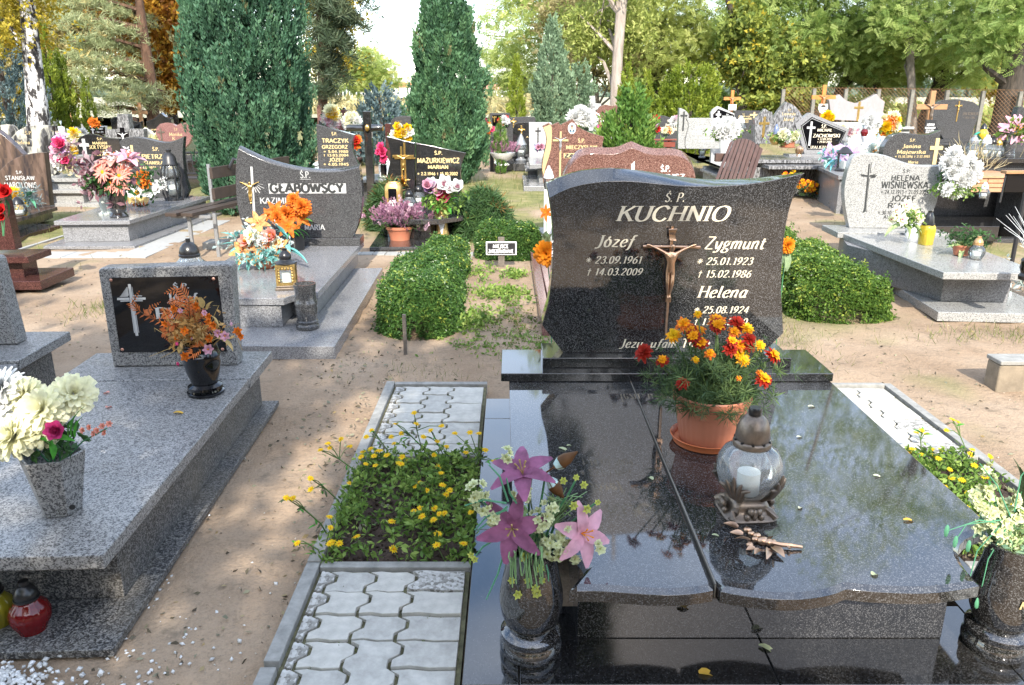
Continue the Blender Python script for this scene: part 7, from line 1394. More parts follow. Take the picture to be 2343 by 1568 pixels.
tuft(ob2,'foliage',L(*VW(1060,640)),(.10,.08,.10),50,.05,LMf['zin'],CLU2,.2,150); mb=MB(); stems(mb,(0,0,.05),[L(*VW(*q)) for q in ((1030,550),(960,590),(1090,610),(1000,650))],.004); mb.build('stem',P_['stem'],ob2)
yl=T('grave_lantern','square yellow glass lantern with black cap on the pale sunny slab','grave lantern',tuple(G(2116,560,.42)+Vector((0,0,.0008))),R(20)); MB().lathe([(.052,0),(.054,.01),(.060,.14),(.058,.17),(.045,.19)],24,cap=False,sq=4.5).build('glass',M['glass_y'],yl,smooth=40); MB().lathe([(.055,.185),(.058,.19),(.058,.20),(.05,.205),(.042,.26),(.025,.30),(.02,.305),(.02,.32),(.0,.32)],8).build('lid',M['blk'],yl); MB().lathe([(.0,.005),(.042,.005),(.042,.10),(.0,.10)],12).build('candle',plain('yellow_wax',(.75,.62,.12),.5),yl)
gp5=plant_pot('small terracotta bowl of greenery on the pale sunny slab',tuple(G(2197,585,.42)+Vector((0,0,.0008))),.085,.10,None,'flower_pot',False)
gb=T('bouquet','green sprigs with a pale drooping leaf in the small terracotta bowl','bouquet',gp5.location+Vector((0,0,.09))); tuft(gb,'foliage',(.04,0,.06),(.16,.10,.08),150,.035,LMf['dk'],CLU2,.5,151,-.01)
for d in ((-1,-.2,.1),(-1,-.4,.5),(.9,-.2,.3),(.6,-.2,.8),(-.3,-.4,-.5)):bigleaf(gb,'leaf',FP('light_sage_leaf',(.33,.42,.19),.3),(0,-.02,.0),d,.16,.06)
jar('fluted clear lantern with gold cap near the corner of the pale sunny slab',tuple(G(2231,594,.42)+Vector((0,0,.0008))),M['glass'],plain('copper_gold_lid',(.50,.30,.14),.35,.6),1.05)
lantern('small black vase shaped lantern at the far corner of the pale sunny slab',tuple(G(2345,640,.42)+Vector((0,0,.0008))),[(.05,0),(.055,.03),(.04,.05)],[(.05,.14),(.055,.15),(.03,.18),(.0,.19)],[(.04,.05),(.055,.09),(.05,.14)],M['jet'],M['blk'])
cb=T('kerb_block','rough concrete block at the edge beside the sunny sand path','concrete block',tuple(G(2320,880,0))); cb.location=(3.25,4.62,0); block(cb,'block',-.22,.9,-.04,.10,-.05,.17,plain('weathered_tan_concrete',(.22,.18,.13),.95,0,.3,9,.5),.012); block(cb,'coping',-.225,.9,-.05,.11,.171,.20,M['conc'],.008)
# silvery dried grass bunch
sd=T('dried_grass','silvery dried grass with white baubles beside the pale sunny slab','bouquet',(4.75,6.95,.25)); mb=MB(); rg2=random.Random(3)
for k in range(44):
    a=rg2.uniform(0,2*PI); e=rg2.uniform(.2,1.0); l_=rg2.uniform(.35,.75); d=Vector((math.cos(a)*e,math.sin(a)*e*.5,1.0)).normalized()*l_; mb.tube([(0,0,0),d*.5+Vector((0,0,.05)),d+Vector((0,0,-.1*e))],[.004,.003,.0015],3)
mb.build('blades',FP('silver_grass',(.55,.58,.58),.2),sd)
for k in range(9):MB().blob((-.25+k*.035+rg2.uniform(-.02,.02),-.12+rg2.uniform(-.03,.03),-.02+rg2.uniform(-.04,.05)),.034,10,6).build('bauble',plain('pearl_bauble',(.72,.72,.74),.25,0),sd,smooth=70)
tuft(sd,'foliage',(-.05,-.05,0),(.22,.12,.10),70,.07,LMf['mist'],CLU2,.3,152)
# ------------------------------------------------------------------ graves further back
def bg(label,Y,pts,material,zb=.34,thick=.10,sharp=None,text_=None,slab=None,smat=None,ext=.10,yaw=0.0,tmat=None,k=2,cat='grave',tw=.2,style='serif',closed=False,u0=None,z0=None):
    """a grave at distance Y: headstone from its outline in the photo, a cover slab towards the viewer and a plinth"""
    uc=sum(p[0] for p in pts)/len(pts) if u0 is None else u0; x=AT(uc,226,Y).x; fr=Frame(x,Y,yaw,gz(x,Y) if z0 is None else z0)
    t=TF('grave',label,cat,fr); P=[fr.px(*q) for q in pts]
    if not closed:
        top=_catmull(P,k) if sharp is None else P if sharp == 'all' else sum([(_catmull(P[a:b+1],k)[:-1]) for a,b in zip([0]+sharp,sharp+[len(P)-1])],[])+[P[-1]]
        P=top+[(top[-1][0],zb),(top[0][0],zb)]
    o=MB().prism(P,0,thick).build('headstone',material,t,.005)
    if text_:inscription(o,lines(fr,ID,text_),tmat or M['gold'],weight=tw,style=style,fine=2)
    if slab:
        xs=[p[0] for p in P]; w0,w1=min(xs)-ext,max(xs)+ext; sm=smat or material
        zz=min(p[1] for p in P)
        block(t,'pedestal',w0+ext*.5,w1-ext*.5,-.06,thick+.06,zz-.06,zz-.001,sm); block(t,'cover_slab',w0,w1,-slab,thick+.08,zz-.115,zz-.061,sm); block(t,'plinth',w0+.06,w1-.06,-slab+.08,thick+.02,-.05,zz-.116,sm)
    return t,fr,o
def px_cross(t,fr,u0,u1,v0,v1,va,material,w=None,name='cross',y=-.001,th=.012,body=None):
    a=fr.px((u0+u1)/2,v0); b=fr.px((u0+u1)/2,v1); c,d=fr.px(u0,va),fr.px(u1,va); ww=w or (d[0]-c[0])*.16
    o=cross_mb(MB(),(a[0]+b[0])/2,b[1],a[1],c[1],(d[0]-c[0])/2,ww,y,th).build(name,material,t,.001)
    if body:corpus(t,(a[0]+b[0])/2,c[1]-(d[0]-c[0])*.85,(d[0]-c[0])*1.0,body,y-th-.006)
    return o
def stand_cross(label,Y,u,v0,uh,va,w,d,material,name='wooden_cross',vb=None,body=None,cat='cross',group=None):
    """free standing cross: post centre u, top v0, arm half width uh px at va, beam width w metres"""
    p=AT(u,va,Y); t=T(name,label,cat,(p.x,Y,gz(p.x,Y)),0,group); z0=t.location.z; zt=AT(u,v0,Y).z-z0; za=p.z-z0; h=uh*Y/FPX*1.02
    MB().box(-w/2,w/2,-d/2,d/2,-.1,zt).build('post',material,t,.006)
    MB().box(-h,h,-d/2-.012,d/2+.002 if False else -d/2-.0005,za-w/2,za+w/2).build('arm',material,t,.004) if d > .05 else MB().box(-h,h,-d/2-.006,d/2+.006,za-w/2,za+w/2).build('arm',material,t,.003)
    if body:corpus(t,0,za-h*.9,h*1.1,body,-d/2-.03)
    return t
def bunch(label,Y,u,v,ru,rv,kinds,n,s,leaf='dk',vase_=None,seed=1,nl=60,cat='bouquet',group=None):
    """bouquet of n blooms filling an ellipse of the photo"""
    rg=random.Random(seed); c=AT(u,v,Y); t=T('bouquet',label,cat,c,0,group); f=Y/FPX
    for i in range(n):
        a,r=rg.uniform(0,2*PI),math.sqrt(rg.random()); x,z=math.cos(a)*r*ru*f,math.sin(a)*r*rv*f; me=kinds[i % len(kinds)]
        put_flower(t,'bloom',me,(x,-abs(1-r)*ru*f*.5,z),(x/(ru*f)*.7,-1,z/(rv*f)*.6+.25),s*rg.uniform(.8,1.2))
    if nl:tuft(t,'foliage',(0,.03,-rv*f*.35),(ru*f*1.05,ru*f*.5,rv*f*.9),nl,s*.9,LMf[leaf],CLU2,.3,seed+500)
    if vase_:m_,rb,hb,zo=vase_; q=T('vase','vase under the '+' '.join(label.split()[:12]),'vase',(c.x,Y,c.z-zo-hb),0); MB().lathe([(rb*.7,0),(rb*.75,hb*.1),(rb*.55,hb*.2),(rb*.8,hb*.5),(rb*.9,hb*.8),(rb,hb),(rb*.8,hb),(.0,hb*.8)],20).build('body',m_,q,smooth=40)
    return t
FLW=dict(white=flower_mesh('mum',P_['white']),cream=flower_mesh('mum',P_['cream']),yel=flower_mesh('mum',P_['yel'],P_['gold']),orange=flower_mesh('open',P_['oran'],P_['gold']),pink=flower_mesh('rose',P_['pink'],P_['pink'],P_['dk']),hot=flower_mesh('rose',P_['hot'],P_['hot'],P_['dk']),red=flower_mesh('rose',P_['red'],P_['red'],P_['dk']),lil=flower_mesh('lily',P_['lil'],P_['white'],P_['gold']),yrose=flower_mesh('rose',P_['yel'],P_['yel'],P_['dk']),wrose=flower_mesh('rose',P_['white'],P_['white'],P_['dk']),wlily=flower_mesh('lily',P_['white'],P_['white'],P_['gold']),plily=flower_mesh('lily',P_['pink'],P_['hot'],P_['gold']))
R1=lambda x,y:(x*.19295,y*.19295+229.9)
# west side
t,fr,o=bg('brown streaked granite grave with a quarter round headstone and silver letters',11.35,[R1(*q) for q in ((-150,1000),(-60,890),(0,830),(60,770),(150,705),(260,658),(400,628),(524,618))],M['brown'],.275,.12,
    text_=[(s,*R1(a,c),R1(b,d)[1]) if False else (s,R1(a,0)[0],R1(b,0)[0],R1(0,c)[1],R1(0,d)[1]) for s,a,b,c,d in (('Ś.P.',192,275,872,840),('STANISŁAW',66,418,945,898),('MARCILONIS',60,446,1038,975),('RYSZARD',150,410,1095,1060))],tmat=M['silver'],tw=.16,style='sans')
P=[fr.px(*R1(595,1275)),fr.px(*R1(524,618))]; b=P[0][0]
hs_=o; me=o.data
for v in me.vertices:
    if v.co.x > fr.px(*R1(520,640))[0]-.02 and v.co.z < .6:v.co.x=b
poly(t,fr,'cover_slab',[gp(-140,560,.27),gp(29,504,.27),gp(131,474,.27),(-7.6,11.6)],.222,.272,M['brown']); poly(t,fr,'plinth',[gp(-140,600,.05),gp(36,530,.05),gp(122,498,.05),(-7.6,11.5)],.041,.221,M['brown']); poly(t,fr,'base',[gp(-140,640,.04),gp(70,533,.04),gp(137,516,.04),(-7.6,11.6)],-.02,.04,M['maroon'])
lantern('small clear jar lantern with black cap before the brown streaked headstone',tuple(G(46,494,.275)),None,[(.07,.15),(.075,.16),(.06,.20),(.03,.24),(.0,.25)],[(.06,.0),(.10,.05),(.105,.10),(.07,.15)],M['glass'],M['blk'],(.05,.01,.07))
bunch('yellow chrysanthemums with blue green fir sprigs before the brown streaked headstone',10.9,38,458,14,12,[FLW['yel']],5,.11,'teal',None,201,60); tb_=T('bouquet','spiky blue green artificial fir sprigs beside the yellow chrysanthemums','bouquet',AT(62,455,10.9)); tuft(tb_,'foliage',(0,0,0),(.14,.08,.12),50,.10,LM['blue'],SPIKE,.4,202)
for q in ((0,60),(10,-40),(-20,30)):bigleaf(tb_,'leaf',P_['teald'],(0,0,0),(.5,-.4,.4 if q[0] else -.1),.3,.08)
bg('black and white veined boulder shaped headstone with gilt script',14.2,[R1(*q) for q in ((60,560),(110,470),(200,368),(310,308),(450,292),(622,306),(640,420),(672,560),(702,700),(690,820),(640,900),(300,905))],M['veined'],.3,.16,closed=True,slab=1.6,smat=M['dgrey'],text_=[('Helena',R1(190,0)[0],R1(360,0)[0],R1(0,520)[1],R1(0,480)[1]),('Ś.P.',R1(300,0)[0],R1(390,0)[0],R1(0,405)[1],R1(0,370)[1])],tw=.12)
bg('brownish black headstone with a long sloping pale edge at the picture border',12.6,[R1(*q) for q in ((-160,320),(-60,345),(20,405),(120,490),(210,580),(272,645))],M['brown'],.3,.14,text_=[('SKI',R1(-90,0)[0],R1(10,0)[0],R1(0,520)[1],R1(0,480)[1])])
bg('second veined stone peeping out behind the boulder shaped one',16.5,[R1(*q) for q in ((-60,300),(20,292),(130,290),(190,360))],M['veined'],.4,.12)
t,fr,o=bg('black headstone with an arched top, gold letters and a silver cross, behind the gerberas',15.0,[(176,330),(181,316),(195,309),(207,307),(222,309),(236,314),(252,317),(272,318)],M['black_fine'],.34,.10,slab=1.7,smat=M['light'],text_=[('Ś.P.',222,236,321,316),('MARIAN',212,246,331,325),('SOŁTYSIAK',204,256,341,333),('* 21.I.1930',216,248,350,345),('+ 5.V.1998',216,248,357,352)])
px_cross(t,fr,184,206,318,372,332,M['silver'],.06)
stand_cross('white painted concrete cross with a dark lower post',21,128.5,268,12,279.5,.10,.09,M['wht'],'stone_cross',group=None); T_=stand_cross('varnished wooden cross with a white figure of Christ',22.5,165,254,22,278,.10,.07,M['wood_m'],body=M['wht'])
t,fr,o=bg('massive grey granite cross with a small dark crucifix',17.5,[R2 for R2 in [V9(*q) for q in ((360,205),(522,205),(550,425),(755,428),(762,556),(548,560),(560,760),(385,760),(384,590),(192,590),(188,432),(368,430))]],M['sprk'],.3,.2,closed=True,cat='cross')
px_cross(t,fr,*[V9(370,0)[0],V9(548,0)[0]],V9(0,405)[1],V9(0,720)[1],V9(0,508)[1],M['jet'],.10,body=M['wht'])
for lb,Y,u,v0,uh,va,w in (('thin tall wooden cross before the brown pine trunk',23,321,235,17,258,.10),('thin grey iron cross among the slim conifers',24,222,262,12,270,.04)):stand_cross(lb,Y,u,v0,uh,va,w,.06 if w > .05 else .03,M['wood_m'] if w > .05 else M['blkmetal'])
bg('small black plaque in a white frame with a white cross, far back',20,[(205,289),(241,289),(241,309),(205,309)],M['wht'],sharp='all',slab=1.2,smat=M['light']); pl=T('grave_plaque','black plaque lettered in white inside the small white frame','plaque',(0,0,0)); fr=Frame(AT(223,226,19.97).x,19.97); pl.location=fr.o
a,b=fr.px(207,307.5),fr.px(239.5,291.5); MB().box(a[0],b[0],0,.015,a[1],b[1]).build('plate',M['jet'],pl); inscription(pl,lines(fr,ID,[('JAN NOWAK',220,236,297,294),('* 1931 + 1995',219,237,304,301)]),M['wht'],y=-.001,weight=.2,style='sans'); px_cross(pl,fr,208.5,216.5,293,306,297,M['wht'],.03)
bg('black headstone with a hollowed top behind the massive grey cross',21,[V9(*q) for q in ((262,282),(300,262),(360,250),(545,290),(610,312),(690,322),(720,312))],M['black_fine'],.4,.1,slab=1.4,smat=M['grey'])
bg('black headstone sweeping up to a point, with gold letters, behind the heart shaped stone',19,[V9(*q) for q in ((790,315),(860,295),(930,260),(1012,184),(1080,245),(1150,262),(1165,300))],M['black_fine'],.4,.14,sharp=[3],slab=1.5,smat=M['grey'],text_=[('4.IV.1999',V9(865,0)[0],V9(960,0)[0],V9(0,448)[1],V9(0,425)[1])])
t,fr,o=bg('dusky pink heart shaped headstone with gilt script and a thin cross',16.6,[V9(*q) for q in ((1150,810),(1010,640),(935,500),(945,410),(1000,350),(1080,332),(1160,340),(1237,378),(1300,344),(1380,332),(1450,350),(1500,410),(1505,500),(1430,640),(1280,805))],M['pink'],.3,.12,closed=True,slab=1.6,smat=M['dgrey'],text_=[('Ś.P.',V9(1210,0)[0],V9(1270,0)[0],V9(0,450)[1],V9(0,415)[1]),('Monika',V9(1140,0)[0],V9(1335,0)[0],V9(0,528)[1],V9(0,480)[1]),('K',V9(1185,0)[0],V9(1230,0)[0],V9(0,590)[1],V9(0,545)[1])],tw=.12)
px_cross(t,fr,V9(965,0)[0],V9(1075,0)[0],V9(0,415)[1],V9(0,620)[1],V9(0,472)[1],M['brass_old'],.03)
bb=T('bench','black metal bench with a slatted back, half hidden by the huge blue green conifer','bench',(AT(436,226,14.3).x,14.3,0)); w=.28
for k in range(7):MB().tube([(-.30+k*.10,.02,.44),(-.34+k*.10,.08,.80)],.012,5).build('slat',M['blkmetal'],bb)
MB().tube([(-.42,.09,.82),(.5,.09,.82)],.022,6).build('top_rail',M['blkmetal'],bb); MB().tube([(-.36,.02,.46),(.5,.02,.46)],.018,6).build('lower_rail',M['blkmetal'],bb)
for y in (-.12,-.24,-.36):MB().box(-.38,.55,y-.05,y+.05,.40,.425).build('seat_slat',M['blkmetal'],bb,.004)
for x in (-.34,.5):
    for y in (-.36,.0):MB().box(x-.02,x+.02,y-.02,y+.02,-.02,.398).build('leg',M['blkmetal'],bb)
bunch('pink and lilac artificial roses on dry stalks beside the arched black headstone',13.6,142,345,17,34,[FLW['pink'],FLW['lil'],FLW['hot'],FLW['wrose']],16,.11,'dry',None,211,90); bunch('pale gladioli and yellow flowers behind the lilac roses',15.2,163,322,14,30,[FLW['wrose'],FLW['yel'],FLW['cream'],FLW['white']],14,.10,'mist',None,212,60)
bunch('white flowers against the white cross at the foot of the birch',18,122,305,11,16,[FLW['white'],FLW['pink']],9,.10,'dk',None,213,40)
t=T('grave','pale stone box grave with a stone urn behind the plum leaves','grave',(AT(166,226,13.8).x,13.8,0)); block(t,'cover_slab',-.62,1.0,-.35,.5,.40,.46,M['light']); block(t,'plinth',-.55,.92,-.28,.45,.06,.399,M['light']); block(t,'base',-.62,1.0,-.5,.5,-.02,.059,M['light'])
MB().lathe([(.12,.461),(.12,.48),(.06,.52),(.05,.58),(.10,.70),(.15,.80),(.16,.82),(.12,.82),(.0,.75)],18).build('urn',M['light'],t,smooth=40)
for lb,u,v,rr,kk,sd in (('white blossoms over a bright white far grave beside the wooden cross with a white figure',180,308,12,'white',221),('orange and yellow flowers far back beside the grey iron cross',215,281,9,'orange',222),('pale flowers at the foot of the pointed black headstone',352,318,8,'cream',223),('white flowers at the foot of the thin tall wooden cross',338,306,8,'white',224)):bunch(lb,18.6,u,v,rr,rr*.8,[FLW[kk]],7,.10,'dk',None,sd,24)
for lb,Y,u,v0,v1,hw,mm in (('distant grey headstone behind the varnished wooden cross',24,180,284,300,11,'grey'),('distant dark headstone between the slim conifers',25,264,268,290,10,'dgrey'),('far red headstone under the pale pine',26,302,268,284,10,'redfine'),('far white headstone by the brown pine trunk',27,372,262,280,9,'white_st'),('far black headstone in the shade under the orange tree',26,396,262,282,9,'black_fine'),('distant pale headstone at the border below the grey green spruce',23,18,272,290,12,'light')):
    bg(lb,Y,[(u-hw,v0+3),(u-hw*.4,v0),(u+hw*.4,v0),(u+hw,v0+3)],M[mm],.25,.1,slab=1.2)
# centre
R3=lambda x,y:(x*.1543+713.8,y*.1543+229.9)
bg('dark brown headstone with a slanted top and gold letters behind the dark grey curved one',10.6,[R3(*q) for q in ((60,352),(240,408),(430,458),(628,514),(600,585),(590,660),(600,760),(640,860),(690,962),(700,1020),(680,1100),(100,1100))],M['dgrey'],.3,.12,closed=True,sharp='all',slab=None,text_=[(s,R3(a,0)[0],R3(b,0)[0],R3(0,c)[1],R3(0,d)[1]) for s,a,b,c,d in (('Ś.P.',290,376,518,478),('TRACZYK',148,546,628,570),('GRZEGORZ',150,534,716,668),('* 5.04.1980',170,540,778,744),('+ 13.03.2004',170,546,832,798),('JÓZEF',255,480,905,858),('* 4.05.1945',170,546,968,930))],style='sans',tw=.2)
gc=T('granite_cross','black granite cross with a small gilt medallion','cross',(AT(838,226,12.5).x,12.5,0)); fr=Frame(*gc.location[:2]); a=fr.px(826,255); b=fr.px(844,386); c=fr.px(794,286); d=fr.px(877,300)
MB().box(-.06,.06,-.05,.05,-.05,a[1]).build('post',M['black_fine'],gc,.008); m0=MB(); m0.tube([(c[0],-.035,(c[1]+d[1])/2),(-.10,-.035,(c[1]+d[1])/2),(-.06,-.04,(c[1]+d[1])/2)],[.05,.05,.062],12); m0.tube([(d[0],-.035,(c[1]+d[1])/2),(.10,-.035,(c[1]+d[1])/2),(.06,-.04,(c[1]+d[1])/2)],[.05,.05,.062],12); m0.build('arm',M['black_fine'],gc,smooth=40)
MB().blob((0,-.09,(c[1]+d[1])/2),(.035,.012,.05),10,6).build('medallion',M['goldm'],gc,smooth=70)
t,fr,o=bg('dark headstone with a rounded shoulder behind the yellow roses',15.5,[R3(*q) for q in ((1150,540),(1155,420),(1170,310),(1210,262),(1290,235),(1400,232),(1460,240))],M['dgrey'],.35,.12,slab=1.5,text_=[('COP',R3(1240,0)[0],R3(1340,0)[0],R3(0,330)[1],R3(0,300)[1]),('ANTONI',R3(1230,0)[0],R3(1360,0)[0],R3(0,372)[1],R3(0,346)[1])],tmat=M['brass_old'])
bunch('yellow artificial roses in front of the round shouldered dark headstone',13.5,919,304,17,13,[FLW['yrose'],FLW['yrose'],FLW['wrose']],12,.085,'zin',None,231,50)
for lb,u,v,rr,rv,ks,sd in (('big cream and yellow wreath of flowers far beyond the dark grey headstone',759,261,17,15,('cream','yel'),232),('white and yellow flowers beside the squat blue spruce',802,276,17,13,('white','cream'),233),('pink blossoms at the foot of the big cream wreath',755,278,14,8,('pink','white'),234),('hot pink artificial flowers beside the black granite cross',874,352,7,16,('hot','hot'),235),('red and orange flowers between the two dark headstones',812,325,8,10,('red','orange'),236)):bunch(lb,17 if rr > 9 else 12.2,u,v,rr,rv,[FLW[k] for k in ks],13 if rr > 9 else 8,.11 if rr > 9 else .07,'dk',None,sd,40)
for lb,Y,pts,mm in (('grey pink wide headstone behind the cream wreath',22,((768,254),(785,251),(800,255),(820,259)),'pink'),('black low headstone at the foot of the big cream wreath',18.5,((728,276),(740,274),(755,290),(757,298)),'dgrey'),('dark red narrow headstone behind the white and yellow flowers',20,((724,246),(728,240),(732,240),(733,246)),'redfine'),('black headstone peeping over the grey pink one',24,((783,249),(786,246),(790,249)),'black_fine'),('maroon headstone edge beside the black slanted grave',14.2,((880,284),(886,283),(893,284)),'maroon')):bg(lb,Y,list(pts),M[mm],.3,.12,slab=1.3)
t=T('grave','low grey slab grave with a gold lantern behind the black granite cross','grave',(AT(868,226,13.6).x,13.6,0)); block(t,'cover_slab',-.35,.5,-.5,.6,.42,.47,M['grey']); block(t,'plinth',-.3,.45,-.4,.5,-.02,.419,M['dgrey'])
lg2=T('grave_lantern','small gold box lantern on the low grey slab behind the black granite cross','grave lantern',(AT(872,226,13.5).x,13.5,.4705)); MB().lathe([(.07,0),(.09,.02),(.095,.24),(.07,.30),(.05,.32),(.0,.33)],20,sq=5).build('case',gl_.children[0].data.materials[0],lg2,smooth=40); MB().box(-.05,.05,-.105,-.092,.04,.22).build('window_glass',M['jet'],lg2)
R4=lambda x,y:(x*.1543+1100.9,y*.1543+205.7)
t=T('grave','black framed grave kiosk with shelves of vases beside the dark pointed conifer','grave',(AT(1143,226,21.5).x,21.5,0)); fr=Frame(*t.location[:2]); a=fr.px(*R4(130,345)); b=fr.px(*R4(425,540)); 
for x0,x1,z0,z1,nm in ((a[0],b[0],a[1]-.06,a[1],'lintel'),(a[0],a[0]+.06,.0,a[1]-.061,'post'),(b[0]-.06,b[0],.4,a[1]-.061,'post'),(a[0]+.061,b[0]-.061,b[1]-.05,b[1],'shelf')):block(t,nm,x0,x1,-.08,.08,z0,z1,M['dgrey'])
block(t,'back_panel',a[0]+.061,b[0]-.061,.03,.06,b[1]+.001,a[1]-.061,M['jet']); bunch('red and white flowers on the shelf of the black framed kiosk',21.35,1152,276,9,7,[FLW['red'],FLW['white']],8,.09,'dk',None,241,20); bunch('pink and orange flowers beside the black framed kiosk',19,1114,292,9,16,[FLW['hot'],FLW['orange'],FLW['cream']],10,.09,'zin',None,242,40)
px_cross(t,fr,*[R4(165,0)[0],R4(225,0)[0]],R4(0,390)[1],R4(0,480)[1],R4(0,410)[1],M['goldm'],.03,y=-.09)
t=T('grave','low dark granite frame grave with a black corner post','grave',(AT(1170,226,20).x,20,0)); fr=Frame(*t.location[:2]); a=fr.px(1130,364); b=fr.px(1240,372); block(t,'cover_slab',a[0],b[0],-.0,2.6,.02,.20,M['dgrey']); p0=fr.px(1126.5,312); block(t,'corner_post',a[0]-.10,a[0]-.005,-.05,.06,-.05,p0[1],M['blkmetal'])
wb=T('planter','white bowl planter holding heather and a dwarf cone conifer','planter',(AT(1149,226,19.4).x+.0,19.4,.2)); MB().lathe([(.16,0),(.17,.02),(.11,.06),(.10,.10),(.22,.17),(.29,.27),(.31,.30),(.27,.30),(.0,.28)],24).build('bowl',M['wht'],wb,smooth=40)
hb=T('heather','purple heather spilling over the white bowl planter','flowers',wb.location+Vector((0,0,.30))); P=RNG.normal(size=(120,3))*np.array([.17,.12,.05])+np.array([0,0,.06]); scat('blossom',PL_A,P,frames(P*np.array([2.,2.,0])+np.array([0,0,1.0])),.18,LMf['heath'],hb)
t,fr,o=bg('dark grey headstone with a gold figure of Christ behind the round shouldered black one',22.5,[R4(*q) for q in ((385,700),(378,560),(372,430),(380,412),(560,404),(790,404),(795,500))],M['dgrey'],.4,.12,slab=1.4); px_cross(t,fr,*[R4(430,0)[0],R4(525,0)[0]],R4(0,430)[1],R4(0,560)[1],R4(0,470)[1],M['goldm'],.035,body=M['goldm'])
t,fr,o=bg('black headstone with one rounded shoulder and a gold crucifix',21.2,[R4(*q) for q in ((480,905),(468,800),(466,650),(475,560),(510,505),(560,490),(700,488),(712,500))],M['black_fine'],.35,.1,text_=[('A',R4(668,0)[0],R4(700,0)[0],R4(0,712)[1],R4(0,690)[1])]); px_cross(t,fr,*[R4(540,0)[0],R4(648,0)[0]],R4(0,540)[1],R4(0,690)[1],R4(0,592)[1],M['goldm'],.04,body=M['goldm'])
lantern('dark silver urn shaped lantern before the black headstone with the gold crucifix',(AT(1192,226,20.6).x,20.6,.205),[(.13,0),(.14,.04),(.08,.08),(.09,.12)],[(.15,.42),(.10,.50),(.06,.60),(.03,.66),(.0,.70)],[(.09,.12),(.16,.22),(.17,.32),(.14,.42)],M['glass'],M['steel'],(.08,.14,.28))
t,fr,o=bg('white upright slab headstone with a plain black cross',19,[R4(*q) for q in ((712,905),(708,700),(706,482),(870,482),(1040,486),(1042,700))],M['white_st'],.3,.1,sharp='all',slab=1.1,smat=M['grey']); px_cross(t,fr,*[R4(798,0)[0],R4(882,0)[0]],R4(0,560)[1],R4(0,790)[1],R4(0,612)[1],M['blkmetal'],.03)
t=T('grave','stepped grey slabs in front of the white upright headstone','grave',(AT(1222,226,16.5).x,16.5,0)); block(t,'upper_slab',-.10,.5,-.6,1.4,.42,.50,M['grey']); block(t,'pillar',.1,.45,-.3,1.2,.10,.419,M['grey']); block(t,'lower_slab',-.22,.5,-.9,1.4,.0,.099,M['grey'])
bunch('teal and pink flowers lying before the white upright headstone',18.2,1232,336,8,5,[FLW['pink'],FLW['lil']],5,.09,'teal',None,243,20)
# red brown headstone with portrait and its neighbour
t,fr,o=bg('red brown granite headstone with jagged top, gold strip and an oval portrait',9.4,[R4(905,540),R4(1002,490),R4(1040,525),R4(1142,480),R4(1172,520),R4(1355,435),(1321,289),(1333,297),(1350,304.5),(1382,313.5),(1379,325),(1376,345),(1380,420),(1243,420),R4(895,1150),R4(905,1050),R4(945,880),R4(965,760),R4(955,650)],M['red'],.3,.12,closed=True,slab=None,text_=[('Ś.P.',1322,1339,326.5,318),('MIECZYSŁAW',1295,1366,341.5,333)])
k=[fr.px(*R4(*q)) for q in ((918,560),(1018,515),(1042,560),(1045,680),(1035,860),(1000,1000),(950,1150),(925,1270),(905,1200),(905,1120),(925,980),(960,840),(972,740),(960,650))]; MB().prism(k,-.004,-.0005).build('gold_strip',M['plate'],o)
a,b=fr.px(1289,362.5),fr.px(1330,351); MB().box(a[0],b[0],-.001,-.0003,a[1],b[1]).build('name_panel',M['gold'],o); inscription(o,lines(fr,ID,[('ZAR',1291,1326,361,353)]),M['letdark'],y=-.0016,style='sans',weight=.26)
px_cross(t,fr,*[R4(1055,0)[0],R4(1285,0)[0]],R4(0,620)[1],R4(0,1300)[1],R4(0,752)[1],M['plate'],.022); f0=fr.px(*R4(1170,910)); corpus(t,f0[0],f0[1],.16,M['steel'],-.02)
a,b=fr.px(*R4(1345,490)),fr.px(*R4(1345,655)); cx,cz,rz_=a[0],(a[1]+b[1])/2,(a[1]-b[1])/2; rx_=rz_*.74
def disc(mb,cx,cz,rx,rz,y,k=20):mb.add([(cx+rx*math.cos(2*PI*i/k),y,cz+rz*math.sin(2*PI*i/k)) for i in range(k)],[tuple(range(k))])
mb=MB(); mb.prism([(cx+rx_*math.cos(q*PI/12),cz+rz_*math.sin(q*PI/12)) for q in range(24)],-.006,-.0005); po=mb.build('portrait_medallion',M['wht'],o); mb=MB(); disc(mb,cx,cz,rx_*.90,rz_*.92,-.0063); mb.build('portrait_backdrop',plain('sky_blue_enamel',(.30,.52,.72),.2),o,smooth=0)
mb=MB(); disc(mb,cx,cz+rz_*.18,rx_*.42,rz_*.42,-.0067); mb.cur=1; disc(mb,cx,cz+rz_*.42,rx_*.40,rz_*.20,-.0070); mb.cur=2; mb.add([(cx-rx_*.62,-.0068,cz-rz_*.62),(cx+rx_*.62,-.0068,cz-rz_*.62),(cx+rx_*.5,-.0068,cz-rz_*.30),(cx,-.0068,cz-rz_*.16),(cx-rx_*.5,-.0068,cz-rz_*.30)],[(0,1,2,3,4)]); mb.cur=3; mb.add([(cx-rx_*.16,-.0072,cz-rz_*.24),(cx+rx_*.16,-.0072,cz-rz_*.24),(cx,-.0072,cz-rz_*.68)],[(0,1,2)])
mb.build('portrait_print',[plain('skin_print',(.50,.28,.20),.3),plain('hair_print',(.16,.11,.08),.3),plain('suit_print',(.03,.035,.04),.3),M['wht']],o,smooth=0)
FJ=Frame(1.05,7.4,0); g6=TF('grave','reddish brown headstone with a peaked wavy top right behind the large black one','grave',FJ)
def VJ(x,y):return (x*.12345+1294.5,y*.12345+193.6)
